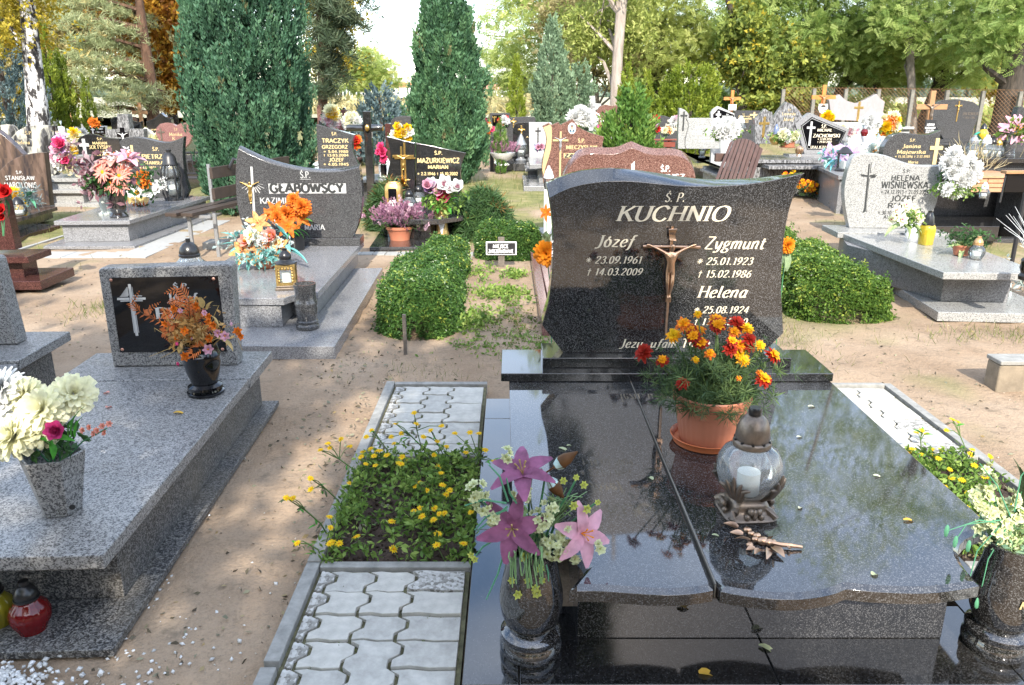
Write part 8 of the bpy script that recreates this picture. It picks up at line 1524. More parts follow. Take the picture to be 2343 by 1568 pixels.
top=_catmull([(1288,412),(1296,396),(1308,377),(1322,362)]+[VJ(*q) for q in ((340,1310),(480,1285),(650,1293),(850,1297),(1010,1270),(1140,1215),(1240,1178))],2)[:-1]+_catmull([VJ(1240,1178),VJ(1380,1240),VJ(1500,1285),VJ(1700,1310),(1530,355),(1556,358.5),(1572,367),(1583,381),(1589,396),(1591,412)],2)
stn=stone2(g6,FJ,top+[(1591,470),(1288,470)],.055,.14,M['redfine'],len(top),.09); inscription(stn,lines(FJ,ID,[('Ś.P.',1511,1534,393,380),('GENIUSZ',1481,1567,411,399)]),M['wht'],weight=.22)
k=[FJ.px(*VJ(*q)) for q in ((1210,1480),(1240,1450),(1238,1590),(1210,1590))]; mb=MB(); mb.add([(a,-.001,b) for a,b in k],[(0,1,2,3)]); k=[FJ.px(*VJ(*q)) for q in ((1250,1440),(1275,1425),(1268,1590),(1243,1590))]; mb.add([(a,-.001,b) for a,b in k],[(0,1,2,3)]); mb.build('engraved_cross',M['wht'],stn,smooth=0)
block(g6,'cover_slab',-.55,.85,-1.6,.2,.20,.26,M['redfine']); block(g6,'plinth',-.5,.8,-1.5,.15,-.02,.199,M['redfine'])
lantern('slim clear lantern with a white bell cap by the red brown portrait headstone',tuple(AT(1255,408,8.6)-Vector((0,0,.12))),[(.05,-.5),(.05,.0)],[(.055,.12),(.058,.13),(.035,.20),(.015,.23),(.012,.25),(.0,.25)],[(.04,0),(.052,.04),(.05,.12)],M['glass'],M['wht'],(.03,.01,.08))
wp=T('leaning_plank','brown ribbed plank leaning like a tilted seat back behind the large black headstone','bench',(AT(1690,226,7.6).x,7.6,.0)); fr=Frame(*wp.location[:2])
R6=lambda x,y:(x*.1543+1512.3,y*.1543+193.6)
A,B,C,D=fr.px(*R6(760,1500),-.12),fr.px(*R6(1010,880),.22),fr.px(*R6(1505,965),.22),fr.px(*R6(1330,1480),-.12); nsl=9
for i in range(nsl):
    f0,f1=i/nsl,(i+1)/nsl; lo0=Vector((A[0]+(D[0]-A[0])*f0,-.12,A[1])); lo1=Vector((A[0]+(D[0]-A[0])*(f1-.012),-.12,D[1])); arch=lambda f:.066*math.sin(PI*min(1,f*1.05+.02))**.8
    hi0=Vector((B[0]+(C[0]-B[0])*f0,.22,B[1]+(C[1]-B[1])*f0+arch(f0))); hi1=Vector((B[0]+(C[0]-B[0])*(f1-.012),.22,B[1]+(C[1]-B[1])*f1+arch(f1))); n_=Vector((0,-.022,.008)); bl_=Vector((0,-.007 if i % 2 else .0,0))
    ext_=(lo0-hi0)*.9; e1=(lo1-hi1)*.9
    q=[lo0+ext_,lo1+e1,hi1,hi0]; MB().add([p+bl_ for p in q]+[p+n_+bl_ for p in q],[(3,2,1,0),(4,5,6,7),(0,1,5,4),(1,2,6,5),(2,3,7,6),(3,0,4,7)]).build('slat',M['wood_b'],wp,.004)
a=fr.px(*R6(1470,1120)); MB().box(a[0]-.35,a[0]+.02,.30,.36,a[1]-.04,a[1]+.04).build('rail',M['wood_b'],wp,.004); MB().tube([(a[0]-.05,.33,a[1]-.03),(a[0]-.12,.15,0)],.025,6).build('leg',M['blkmetal'],wp)
# centre back
t,fr,o=bg('bright white cross monument with a small grey cross on it',24,[(1348,220),(1361,220),(1362,237),(1375,238),(1375,251),(1362,251.5),(1363,300),(1347,300),(1346,251.5),(1331.5,251.5),(1331.5,238),(1347,237)],M['white_st'],.3,.12,closed=True,cat='cross'); px_cross(t,fr,1346,1361,236,264,245,M['grey'],.05)
bg('red brown heart shaped headstone half hidden by the bright green juniper',20,[(1386,302),(1372,288),(1362.5,268),(1364,255),(1372,244),(1385,239.5),(1400,243),(1412,240),(1425,242),(1436,250),(1441,262),(1432,286),(1415,302)],M['redfine'],.4,.12,closed=True,slab=1.4,smat=M['light'])
bunch('dazzling white chrysanthemums behind the red brown portrait headstone',14,1327,270,15,13,[FLW['white']],12,.12,'zin',None,251,40); bunch('white and orange flowers on the pale grave below the white cross monument',19,1352,272,14,8,[FLW['white'],FLW['orange'],FLW['white']],10,.11,'dk',None,252,30)
bunch('pink cap flowers beside the red brown heart shaped headstone',18,1382,288,6,6,[FLW['hot'],FLW['white']],5,.1,'dk',None,253,16)
t=T('grave','wide white marble slab grave behind the portrait headstone','grave',(AT(1362,226,18).x,18,0)); block(t,'cover_slab',-.6,.7,-1.2,.8,.70,.78,M['white_st']); block(t,'plinth',-.5,.6,-1.1,.7,-.02,.699,M['white_st'])
t,fr,o=bg('low dark grey headstone with a wavy top and cream script beside the red bench',18.5,[R6(*q) for q in ((-230,620),(-215,520),(-140,475),(-60,468),(10,462),(60,468),(130,490),(240,497),(246,560))],M['dgrey'],.35,.12,slab=1.3,text_=[('Ś.P.',1526,1533,279,275),('Jan',1521,1534,288,283),('Wilczyński',1510,1549,299,291),('* 1941',1512,1524,305,302)],tmat=M['cream'])
rb_=T('bench','mahogany red slatted bench in front of the low dark grey headstone','bench',(AT(1530,226,15.5).x,15.5,0))
for z,y in ((.90,.16),(.74,.12),(.58,.08)):MB().box(-.42,.20,y-.015,y+.015,z-.05,z+.05).build('back_slat',M['mahog'],rb_,.004)
MB().box(-.45,.26,.10,.24,.975,1.0).build('top_board',M['mahog'],rb_,.004)
for y in (-.05,-.18,-.31):MB().box(-.42,.30,y-.05,y+.05,.44,.47).build('seat_slat',M['mahog'],rb_,.004)
for x in (-.36,.08):
    MB().box(x-.03,x+.03,.175,.22,-.05,.974).build('leg',M['mahog'],rb_); MB().box(x-.03,x+.03,-.33,-.28,-.05,.439).build('leg',M['mahog'],rb_)
bunch('purple and red flowers on the low dark grey headstone',17.2,1497,285,8,13,[FLW['lil'],FLW['red'],FLW['pink']],9,.09,'zin',None,254,30); bunch('orange flower and clear jar on the ledge above the red bench',17.6,1524,301,8,5,[FLW['orange'],FLW['cream']],4,.08,'dk',None,255,12)
bunch('white and pink bud flowers beside the tall pale stone wing',17.8,1546,277,6,8,[FLW['white'],FLW['pink']],5,.1,'zin',None,256,14)
t,fr,o=bg('pale grey two part headstone with a tall winged piece and a thin dark cross',13.2,[R6(*q) for q in ((410,500),(560,498),(700,498),(862,502),(862,955),(372,955),(355,900),(360,800),(390,690),(408,620),(400,560),(372,505),(385,470))],M['light'],.3,.10,closed=True,text_=[('Ś.P.',1603,1614,283,277),('TADEUSZ',1589,1626,294,288),('TYBURCY',1580,1634,308.5,300),('* 10.05.1926',1590,1636,318,314),('+ 7.03.2001',1590,1634,326,322)],tmat=M['silver'],tw=.13,u0=1600)
P=[fr.px(*R6(*q),.02) for q in ((250,955),(252,700),(262,480),(270,350),(300,352),(360,385),(400,430),(415,465),(400,500),(370,510),(395,560),(402,620),(385,690),(352,800),(348,900),(366,955))]; MB().prism(P,.02,.14).build('headstone_wing',M['light'],t,.005); px_cross(t,fr,*[R6(282,0)[0],R6(385,0)[0]],R6(0,400)[1],R6(0,690)[1],R6(0,462)[1],M['letdark'],.022,y=.019)
poly(t,fr,'cover_slab',[gp(1594,367,.44),gp(1700,367,.44),(4.1,13.5),gp(1543,340,.44)],.38,.44,M['light']); poly(t,fr,'plinth',[(2.62,10.95),(3.5,10.95),(3.9,13.4),(2.7,13.4)],.0,.379,M['greyrough']); fr0=fr
for lb,u,v,gm_,sc in (('clear drop shaped lantern on the pale two part grave',1605,362,'glass',1.25),('yellow pointed lantern with black cap on the pale two part grave',1612,345,'glass_y',1.3)):
    lantern(lb,tuple(G(u,v,.441)),[(.06,0),(.065,.02),(.04,.04)],[(.045,.20),(.05,.21),(.02,.32),(.0,.36)],[(.04,.04),(.07,.10),(.06,.17),(.04,.21)],M[gm_],M['blk' if gm_ != 'glass' else 'steel'],(.04,.05,.12),None,16,0,0,sc)
bunch('huge white globe of chrysanthemums in a white vase on the pale two part grave',11.6,1660,298,27,17,[FLW['white'],FLW['wrose'],FLW['white']],26,.075,'zin',(M['wht'],.085,.26,.12),257,70); bunch('white chrysanthemum ball beside the huge white globe',12.2,1640,288,10,10,[FLW['white']],7,.07,'zin',None,258,14)
t,fr,o=bg('white framed black house shaped plaque with a silver cross',17.2,[R6(*q) for q in ((770,640),(740,520),(735,430),(770,370),(840,322),(960,375),(1085,432),(1090,640))],M['white_st'],.35,.12,sharp='all',slab=1.3); k=[fr.px(*R6(*q)) for q in ((775,610),(768,445),(845,362),(1076,450),(1076,612))]; pk_=MB().prism(k,-.006,-.0005).build('plaque',M['jet'],o)
inscription(pk_,lines(fr,ID,[('Ś.P.',1661,1667,264.5,261.5),('ZBIGNIEW',1651,1676,269.5,265.5),('PSARSKI',1650,1677,276,271),('* 12.03.1950',1654,1674,280,277.5),('+ 20.11.1999',1654,1674,284,281.5)]),M['wht'],y=-.0065,tw=.2) if False else inscription(pk_,lines(fr,ID,[('Ś.P.',1661,1667,264.5,261.5),('ZBIGNIEW',1651,1676,269.5,265.5),('PSARSKI',1650,1677,276,271),('* 12.03.1950',1654,1674,280,277.5),('+ 20.11.1999',1654,1674,284,281.5)]),M['wht'],y=-.0065,weight=.2)
px_cross(t,fr,*[R6(805,0)[0],R6(882,0)[0]],R6(0,395)[1],R6(0,560)[1],R6(0,448)[1],M['silver'],.04,y=-.007)
tt=stand_cross('orange varnished cross with a small white plate behind the house shaped plaque',21,1674.5,207,18,226,.075,.05,M['wood_o'],body=M['wood_m']); a=AT(1674,246,20.9)-tt.location; MB().box(a.x-.10,a.x+.10,a.y-.05,a.y-.03,a.z-.07,a.z+.07).build('plate',M['wht'],tt); inscription(tt,[('JAN W',a.x,a.z,.03),('1922 2007',a.x,a.z-.045,.025)],M['letdark'],y=a.y-.051,weight=.2,style='sans')
t,fr,o=bg('plain black rectangular headstone with gold letters and a gold cross',17.6,[R6(*q) for q in ((1085,740),(1086,560),(1088,388),(1280,388),(1475,392),(1475,560),(1475,740))],M['dgrey'],.3,.12,sharp='all',slab=1.3,smat=M['white_st'],text_=[('Ś.P.',1698,1704,263,260.5),('Andrzej',1689,1716,268,264.5),('Dobrowolski',1689,1720,274,269),('* 12.02.1931',1691,1712,278.5,276),('+ 5.04.1999',1691,1712,281.5,279.5),('Prosi o modlitwę' if False else 'Prosi',1700,1717,299.5,297)]); px_cross(t,fr,*[R6(1312,0)[0],R6(1440,0)[0]],R6(0,410)[1],R6(0,500)[1],R6(0,452)[1],M['gold'],.035)
jar('clear bottle lantern in front of the plain black rectangular headstone',tuple(AT(1692,308,16.6)),M['glass'],M['wht'],1.9); bunch('red blossoms on top of the white framed plaque grave',16.4,1670,283,7,4,[FLW['red'],FLW['orange']],5,.07,'zin',None,259,10)
# east side
R7=lambda x,y:(x*.1543+1730,y*.1543+193.6)
t,fr,o=bg('grey flecked headstone of two leaf shaped halves with a gold cross',15.6,[R7(*q) for q in ((-20,560),(-30,520),(0,490),(60,430),(130,360),(190,400),(235,410),(245,500),(240,620),(250,880),(-10,880),(-25,700))],M['sprk'],.35,.12,closed=True,u0=1770)
P=[fr.px(*R7(*q),.03) for q in ((250,880),(236,700),(240,560),(255,490),(300,420),(370,330),(440,256),(520,290),(590,340),(640,400),(675,470),(680,600),(660,880))]; w2=MB().prism(P,.03,.15).build('headstone_half',M['sprk'],t,.005); px_cross(t,fr,*[R7(30,0)[0],R7(188,0)[0]],R7(0,480)[1],R7(0,785)[1],R7(0,578)[1],M['goldm'],.045)
inscription(w2,lines(fr,ID,[('Ś.P.',1802,1810,255,250),('Leonarda',1789,1820,264,257.5),('Józef',1791,1816,277,270)],.03),M['gold'],y=.0295,weight=.12); block(t,'cover_slab',-.75,.75,-1.0,.3,.62,.68,M['sprk']); block(t,'lower_slab',-.4,.85,-1.35,.3,.54,.60,M['sprk']); block(t,'plinth',-.65,.65,-.9,.25,-.02,.539,M['sprk'])
t,fr,o=bg('five sided grey headstone with a black plaque in a silver border',15.6,[R7(*q) for q in ((712,1032),(640,790),(575,592),(680,500),(792,420),(1080,540),(1382,662),(1300,880),(1240,1030))],M['grey'],.3,.14,closed=True); k=[fr.px(*R7(*q)) for q in ((655,615),(820,485),(1327,695),(1195,970),(752,968))]; pk_=MB().prism(k,-.006,-.0005).build('plaque',M['jet'],o,.001)
k=[fr.px(*R7(*q)) for q in ((672,622),(822,505),(1305,702),(1183,955),(762,955))]; MB().tube([(a,-.007,b) for a,b in k+k[:1]],.005,4).build('silver_border',M['silver'],pk_)
inscription(pk_,lines(fr,ID,[(s,R7(a,0)[0],R7(b,0)[0],R7(0,c)[1],R7(0,d)[1]) for s,a,b,c,d in (('Ś.P.',962,1042,642,598),('MICHAŁ',902,1125,698,658),('ZACHOWSKI',836,1240,785,735),('* 17.09.1950',905,1115,826,798),('+ 29.07.2002',900,1115,866,838),('UFAJ JEZU DUSZY',800,1180,945,912))]),M['cream'],y=-.0068,weight=.2); px_cross(t,fr,*[R7(735,0)[0],R7(860,0)[0]],R7(0,550)[1],R7(0,910)[1],R7(0,642)[1],M['silver'],.04,y=-.007)
zb_=fr.px(*R7(712,1032))[1]; zs=.59; block(t,'pedestal',-.50,.52,-.1,.25,zs-.001,zb_-.001,M['grey']); poly(t,fr,'cover_slab',[gp(1918,403,zs-.002),gp(2040,403,zs-.002),(7.7,16.6),gp(1822,360,zs-.002)],zs-.06,zs-.002,M['greyrough']); poly(t,fr,'plinth',[(gp(1918,403,zs)[0]+.06,gp(1918,403,zs)[1]+.08),(gp(2040,403,zs)[0]-.06,gp(2040,403,zs)[1]+.08),(7.6,16.5),(gp(1822,360,zs)[0]+.08,16.5)],-.02,zs-.062,M['greyrough'])
for lb,u,v,s,g_ in (('bell shaped clear lantern on little feet by the five sided plaque',1857,366,1.6,0),('hexagonal dark lantern with a white candle by the five sided plaque',1886,366,1.7,1),('conical clear lantern with bronze cap by the five sided plaque',1925,361,1.6,0),('square dark lantern holding a candle at the slab edge below the lilac lilies',1927,392,1.5,1)):
    p=tuple(G(u,v,zs)); lantern(lb,p,[(.08,0),(.085,.015),(.07,.03)] if g_ else [(.05,0),(.06,.02)],[(.085,.19),(.09,.20),(.05,.235),(.03,.26),(.0,.27)] if g_ else [(.045,.19),(.05,.20),(.04,.26),(.02,.29),(.0,.30)],[(.07,.03),(.075,.19)] if g_ else [(.06,.02),(.105,.05),(.10,.09),(.055,.17),(.045,.19)],M['glass'],M['blkmetal'] if g_ else M['steel'],(.035,.03,.11),None,8 if g_ else 20,0,0,s)
bunch('lilac and white artificial lilies with turquoise ribbons on the five sided grave',13.9,1929,354,34,10,[FLW['lil']],11,.15,'teal',None,261,24)
tq=T('ribbon','turquoise ribbon leaves hanging from the lilac lilies','ribbon',AT(1918,372,13.6)); m_=plain('turquoise_plastic',(.16,.52,.56),.4)
for d in ((-1,-.3,-.35),(-.8,-.5,-.6),(.2,-.5,-.9)):bigleaf(tq,'leaf',m_,(0,0,.05),d,.30,.13)
plant_pot('terracotta pot of white chrysanthemums on the grey flecked grave',tuple(AT(1801,338,14.9)),.16,.15); bunch('white button chrysanthemums in the terracotta pot on the grey flecked grave',14.8,1799,310,24,12,[FLW['cream'],FLW['white']],13,.065,'zin',None,262,160)
t=T('grave_lantern','small brass pot with a blue cap beside the chrysanthemum pot','grave lantern',tuple(AT(1772,332,15.0))); MB().lathe([(.05,0),(.10,.06),(.11,.12),(.08,.17),(.09,.19),(.0,.19)],18).build('pot',M['goldm'],t,smooth=40); MB().lathe([(.05,.191),(.05,.28),(.02,.36),(.0,.38)],12).build('cap',plain('blue_glass_cap',(.12,.15,.25),.2),t,smooth=40)
lantern('tiny bronze ball ornament at the corner of the grey flecked grave',tuple(AT(1827,358,13.4)),[(.05,0),(.04,.03)],[(.05,.04),(.07,.09),(.06,.14),(.02,.17),(.0,.18)],None,None,M['bronze'])
tt=stand_cross('bright orange cross with a white shield plate behind the five sided plaque',18.6,1883.5,195,25.5,223,.085,.05,M['wood_o'],body=M['wood_m']); a=AT(1883.5,249,18.5)-tt.location; MB().prism([(a.x-.10,a.z+.10),(a.x+.10,a.z+.10),(a.x+.105,a.z),(a.x+.06,a.z-.09),(a.x,a.z-.115),(a.x-.06,a.z-.09),(a.x-.105,a.z)],-.07,-.05).build('shield',M['wht'],tt,.002)
MB().box(a.x-.05,a.x+.055,-.074,-.0705,a.z+.03,a.z+.075).build('dark_panel',M['letdark'],tt); inscription(tt,[('ADAM',a.x,a.z-.01,.03),('1950 2008',a.x,a.z-.055,.025)],M['letdark'],y=-.0712,weight=.22,style='sans')
t,fr,o=bg('pale lilac marble headstone rising to two pointed wings with a gold cross',19.5,[R7(*q) for q in ((1085,520),(1100,400),(1078,235),(1160,190),(1232,148),(1290,205),(1350,245),(1420,268),(1480,280),(1540,262),(1620,225),(1700,185),(1782,140),(1830,200),(1905,262),(1880,400),(1850,560))],M['lilac'],.5,.16,closed=True,slab=1.4,smat=M['white_st']); px_cross(t,fr,*[R7(1445,0)[0],R7(1580,0)[0]],R7(0,255)[1],R7(0,545)[1],R7(0,345)[1],M['goldm'],.05)
R8=lambda x,y:(x*.2237+1966,y*.2237+193.6)
t,fr,o=bg('dark grey arched headstone with gold script and a gold cross behind the pale one',9.6,[R8(*q) for q in ((238,700),(248,650),(275,590),(320,535),(380,505),(440,495),(520,502),(600,512),(680,518),(760,500),(835,468))],M['dgrey'],.3,.12,text_=[('Ś.P.',R8(512,0)[0],R8(575,0)[0],R8(0,585)[1],R8(0,558)[1]),('Janina',R8(440,0)[0],R8(628,0)[0],R8(0,650)[1],R8(0,612)[1]),('Majewska',R8(382,0)[0],R8(680,0)[0],R8(0,708)[1],R8(0,670)[1]),('* 15.10.1896 + 2.12.1981',R8(360,0)[0],R8(718,0)[0],R8(0,750)[1],R8(0,726)[1]),('Maria',R8(495,0)[0],R8(600,0)[0],R8(0,808)[1],R8(0,780)[1])],tw=.17); px_cross(t,fr,*[R8(705,0)[0],R8(835,0)[0]],R8(0,550)[1],R8(0,900)[1],R8(0,650)[1],M['gold'],.045)
t.location.z += 0
gd=T('grave','dark polished grave with curved steps behind the pale granite one','grave',(4.9,8.6,0)); fr=Frame(4.9,8.6)
poly(gd,fr,'cover_slab',[gp(2130,470,.30),gp(2300,478,.30),gp(2300,455,.30),gp(2150,440,.30)],.25,.30,M['black_fine']); poly(gd,fr,'plinth',[gp(2150,520,.06),gp(2290,515,.06),(6.0,9.6),(4.6,9.6)],.061,.249,M['black_fine']); poly(gd,fr,'base',[gp(2110,545,.04),gp(2345,545,.04),(6.6,9.8),(4.5,9.8)],-.02,.06,M['dgrey'])
vase('granite_vase','dark granite vase of white chrysanthemums behind the pale headstone',VP2,M['dgrey'],tuple(G(2172,513,.061)+Vector((0,0,.001))),24); bunch('big white chrysanthemum heads with fresh green leaves behind the pale headstone',8.1,2192,392,40,46,[FLW['white'],FLW['white'],FLW['wrose']],30,.075,'dk',None,263,20); bunch('dark green chrysanthemum leaves under the big white heads',8.05,2185,430,36,16,[FLW['white']],2,.05,'zin',None,264,150)
for lb,u,v,gm_ in (('tall clear bottle lantern with bronze cap on the dark polished grave',2227,510,'steel'),('tall milky bottle lantern with black cap on the dark polished grave',2276,512,'blk')):lantern(lb,tuple(G(u,v,.061)+Vector((0,0,.001))),[(.06,0),(.065,.015),(.045,.03)],[(.042,.22),(.046,.23),(.034,.28),(.02,.30),(.02,.32),(.0,.32)],[(.045,.03),(.062,.08),(.055,.15),(.042,.22)],M['glass'],M[gm_],(.038,.035,.15),'bottle lanterns on the dark polished grave')
pw=T('planter','orange brick planter bed with dry plants behind the dark polished grave','planter',(AT(2255,226,9.9).x,9.9,0)); fr=Frame(*pw.location[:2]); a=fr.px(2215,440); b=fr.px(2292,402)
block(pw,'coping',a[0]-.02,b[0]+.3,-.06,.9,b[1]-.03,b[1],M['brick'])
for r_ in range(3):
    for k in range(4):z0=max(.0,a[1])+r_*(b[1]-.035-max(0,a[1]))/3; MB().box(a[0]+k*.2,a[0]+k*.2+.192,-.04,.1,z0+.004,z0+(b[1]-.035-max(0,a[1]))/3-.004).build('brick',M['brick'],pw,.004)
tuft(pw,'dry_plant',(.15,.3,b[1]+.10),(.35,.25,.18),160,.16,LMf['dry'],BLADE,.6,265)['kind']='stuff'; jar('small clear jar lantern in front of the orange brick planter',tuple(AT(2248,455,9.3)),M['glass'],M['wht'],1.0)
ds=T('grave_sign','dark sign board on black metal legs near the orange brick planter','sign',(AT(2320,226,7.9).x,7.9,0)); fr=Frame(*ds.location[:2]); a=fr.px(2295,440); b=fr.px(2345,398); block(ds,'board',a[0],b[0]+.3,-.01,.02,a[1],b[1],M['jet']); MB().box(a[0]-.03,b[0]+.3,-.04,.06,b[1]+.001,b[1]+.03).build('top_board',M['wood_m'],ds,.004); MB().tube([(a[0]+.22,0,a[1]),(a[0]+.22,0,-.05)],.022,7).build('leg',M['blkmetal'],ds); MB().tube([(a[0]-.005,.0,b[1]),(a[0]-.03,-.02,a[1]-.1)],.010,5).build('strut',M['blkmetal'],ds)
t=T('grave','black slab grave with several lanterns and an urn at the far edge','grave',(AT(2300,226,10.6).x,10.6,0)); fr=Frame(*t.location[:2]); a=fr.px(2250,362); b=fr.px(2345,352); block(t,'cover_slab',a[0]-.9,b[0]+.8,-.1,1.2,a[1]-.06,a[1],M['black_fine']); block(t,'plinth',a[0]-.8,b[0]+.7,.0,1.1,-.02,a[1]-.061,M['dgrey']); block(t,'step',a[0]+.2,b[0]+.8,-.8,-.12,-.02,a[1]-.2,M['dgrey'])
za_=a[1]+.001
for lb,u,mm,s in (('first of the lanterns on the far edge black slab, silver capped',2245,'steel',1.5),('second lantern on the far edge black slab, white and slim',2275,'wht',1.5),('third lantern on the far edge black slab, black capped',2289,'blk',1.4),('fourth lantern on the far edge black slab, beside the grey urn',2303,'goldm',1.3)):jar(lb,(AT(u,226,10.75).x,10.75,za_),M['glass'],M[mm],s,'lanterns on the far edge black slab')
vase('granite_vase','grey granite urn of pink lilies at the far edge',VP2,M['dgrey'],(AT(2328,226,10.8).x,10.8,za_),20); bunch('bright pink artificial lilies in the grey urn at the far edge',10.8,2322,298,20,16,[FLW['plily']],7,.16,'zin',None,266,40)
bg('dark slanted headstone at the far edge behind the pink lilies',13,[(2318,300),(2322,275),(2328,252),(2336,244),(2380,262)],M['dgrey'],.4,.14)
t,fr,o=bg('large brownish grey shield shaped headstone with a gilt crucifix near the fence',17,[R8(*q) for q in ((860,560),(800,460),(735,350),(730,310),(755,240),(800,180),(850,158),(930,160),(1000,150),(1080,165),(1160,180),(1215,215),(1230,270),(1200,360),(1165,460),(1150,560))],M['dgrey'],.4,.18,closed=True,slab=1.5,text_=[('JAN KOWALIK',R8(1050,0)[0],R8(1215,0)[0],R8(0,315)[1],R8(0,285)[1]),('* 1920 + 2003',R8(1060,0)[0],R8(1180,0)[0],R8(0,350)[1],R8(0,330)[1])],tmat=M['brass_old'],tw=.14,z0=.3); px_cross(t,fr,*[R8(965,0)[0],R8(1040,0)[0]],R8(0,170)[1],R8(0,380)[1],R8(0,218)[1],M['goldm'],.022,body=M['goldm'])
tt=stand_cross('weathered brown wooden cross with a dark name plate in front of the shield shaped stone',15.4,2129,208,33,245,.095,.07,M['wood_m'],body=M['brass_old']); fr=Frame(tt.location.x,15.4,0,tt.location.z); a,b=fr.px(2108,304),fr.px(2138,274); MB().prism([(a[0],b[1]),(b[0]-.0,b[1]),(b[0]-.012,a[1]),(a[0]+.012,a[1])],-.085,-.055).build('name_plate',M['blkmetal'],tt,.003)
inscription(tt,[(s,x,z,h,dict(width=w)) for s,x,z,h,d in () for w in ()]+[('ADAM',(a[0]+b[0])/2,b[1]-.11,.040,dict(width=.14)),('KUCHACKI',(a[0]+b[0])/2,b[1]-.165,.032,dict(width=.20)),('22.12.1990',(a[0]+b[0])/2,b[1]-.21,.026,dict(width=.15)),('22.01.2009',(a[0]+b[0])/2,b[1]-.245,.024,dict(width=.15))],M['wht'],y=-.0855,style='sans',weight=.2)
gt=T('ribbon','green plastic ribbon stake beside the shield shaped headstone','ribbon',(AT(2238,226,16.2).x,16.2,.3)); MB().tube([(0,0,-.1),(.05,0,.75)],.01,5).build('stake',M['blkmetal'],gt); m_=plain('green_plastic_ribbon',(.03,.30,.20),.4)
for d,z in (((.8,-.4,-.5),.75),((-.6,-.5,-.3),.6),((.7,-.3,.6),.72),((-.7,-.3,-.6),.35),((.6,-.3,-.4),.4)):bigleaf(gt,'leaf',m_,(.03,0,z),d,.22,.09)
yl2=lantern('yellow lantern with black cap on the shield shaped grave',(AT(2262,226,16.2).x,16.2,AT(2262,322,16.2).z),[(.06,0),(.065,.02)],[(.05,.22),(.06,.23),(.04,.30),(.0,.34)],[(.06,.02),(.10,.08),(.10,.15),(.05,.22)],M['glass_y'],M['blk'])
bunch('small pink and white flowers in a dark bowl before the shield shaped stone',15.6,2250,326,12,6,[FLW['pink'],FLW['wrose']],6,.08,'zin',(M['dgrey'],.16,.24,.06),267,20)
bk=T('bench','black slatted bench with flowers on it behind the ball bush','bench',(AT(2043,226,14.4).x,14.4,gz(5.6,14.4)))
for z,y in ((.62,.12),(.50,.10),(.38,.08)):MB().box(-.45,.45,y-.012,y+.012,z-.045,z+.045).build('back_slat',M['blkmetal'],bk,.003)
for y in (-.02,-.13,-.24):MB().box(-.45,.45,y-.045,y+.045,.28,.30).build('seat_slat',M['blkmetal'],bk,.003)
for x in (-.4,.4):MB().box(x-.02,x+.02,-.02,.02,-.05,.28).build('leg',M['blkmetal'],bk); MB().box(x-.02,x+.02,-.25,-.21,-.05,.279).build('leg',M['blkmetal'],bk)
bunch('orange and yellow wreath flowers above the black slatted bench',15.6,2032,287,26,20,[FLW['yel'],FLW['orange'],FLW['cream']],20,.10,'zin',None,268,50); bunch('glowing white chrysanthemum pot beside the red lantern',15,1988,285,16,18,[FLW['white'],FLW['wrose']],14,.10,'mist',(M['wht'],.14,.28,.10),269,20)
jar('red glass lantern in front of the glowing white chrysanthemums',tuple(AT(1976,312,14.2)),M['glass_r'],M['steel'],1.0); bunch('white lilies with fern leaves behind the dark grey arched headstone',11,2008,342,18,14,[FLW['wlily']],6,.14,'mist',(M['wht'],.12,.10,.08),270,40)
bunch('white blossoms at the foot of the pale lilac marble headstone',17.5,1935,300,20,10,[FLW['white'],FLW['cream'],FLW['pink']],12,.10,'mist',None,271,24); bunch('little yellow flowers behind the orange cross shield',18,1893,268,9,5,[FLW['yel']],5,.09,'zin',None,272,16)
# low marigolds by the black headstone's far corner
for lb,u,v,ru,sd in (('low orange marigolds growing between the black headstone and the five sided grave',1858,420,34,281),('few orange marigolds peeping over the shoulder of the black headstone',1806,396,14,282)):bunch(lb,14.3,u,v+6,ru,16,[MX,MR,MY],18 if ru > 20 else 6,.05,'marig',None,sd,240 if ru > 20 else 60,cat='flowers')
# ------------------------------------------------------------------ loose stuff on the ground
def litter(name,n,lm,tmpl,fx,size,seed,tilt=.35,zoff=.006):
    rng=np.random.default_rng(seed); P=fx(rng,n); gzv=rise(P[:,0],P[:,1]); near_=np.exp(-np.maximum(0,np.hypot(P[:,0]*.8,P[:,1])-12)/8)
    z=gzv+near_*(.022*(vnoise(P[:,0]*1.3,P[:,1]*1.3,1)-.5)+.026*(vnoise(P[:,0]*4,P[:,1]*4,2)-.5)+.014*(vnoise(P[:,0]*11,P[:,1]*11,3)-.5)); f_=((P[:,0] >-.85) & (P[:,0] < 2.45) & (P[:,1] < 4.7)) | ((P[:,0] <-1.35) & (P[:,0] >-3) & (P[:,1] < 4.6)); z=np.where(f_,-.008,z)
    Q=np.stack([P[:,0],P[:,1],z+zoff],1); D=rng.normal(size=(n,3))*np.array([1,1,tilt]); o=scat(name,tmpl,Q,frames(D,rng=rng),size*rng.uniform(.5,1.4,n),lm,rng=rng); o['kind']='stuff'; return o
def area(x0,x1,y0,y1,pw=1.0):
    def f(rng,n):
        y=y0+(y1-y0)*rng.uniform(0,1,n)**pw; return np.stack([rng.uniform(x0,x1,n)*np.clip(y/y1*1.0+.25,.2,1),y],1)
    return f
def open_sand(x,y):return ~(((x >-.82) & (x < 2.38) & (y < 4.62)) | ((x <-1.38) & (x >-2.5) & (y < 4.4)))
def area2(x0,x1,y0,y1,pw,dens=None):
    base=area(x0,x1,y0,y1,pw)
    def f(rng,n):
        P=base(rng,n*5); k=open_sand(P[:,0],P[:,1]); 
        if dens is not None:k &= dens(P[:,0],P[:,1]) > rng.uniform(size=len(P))
        return P[k][:n] if k.sum() >= n else np.concatenate([P[k]]*(n//max(1,k.sum())+1))[:n]
    return f
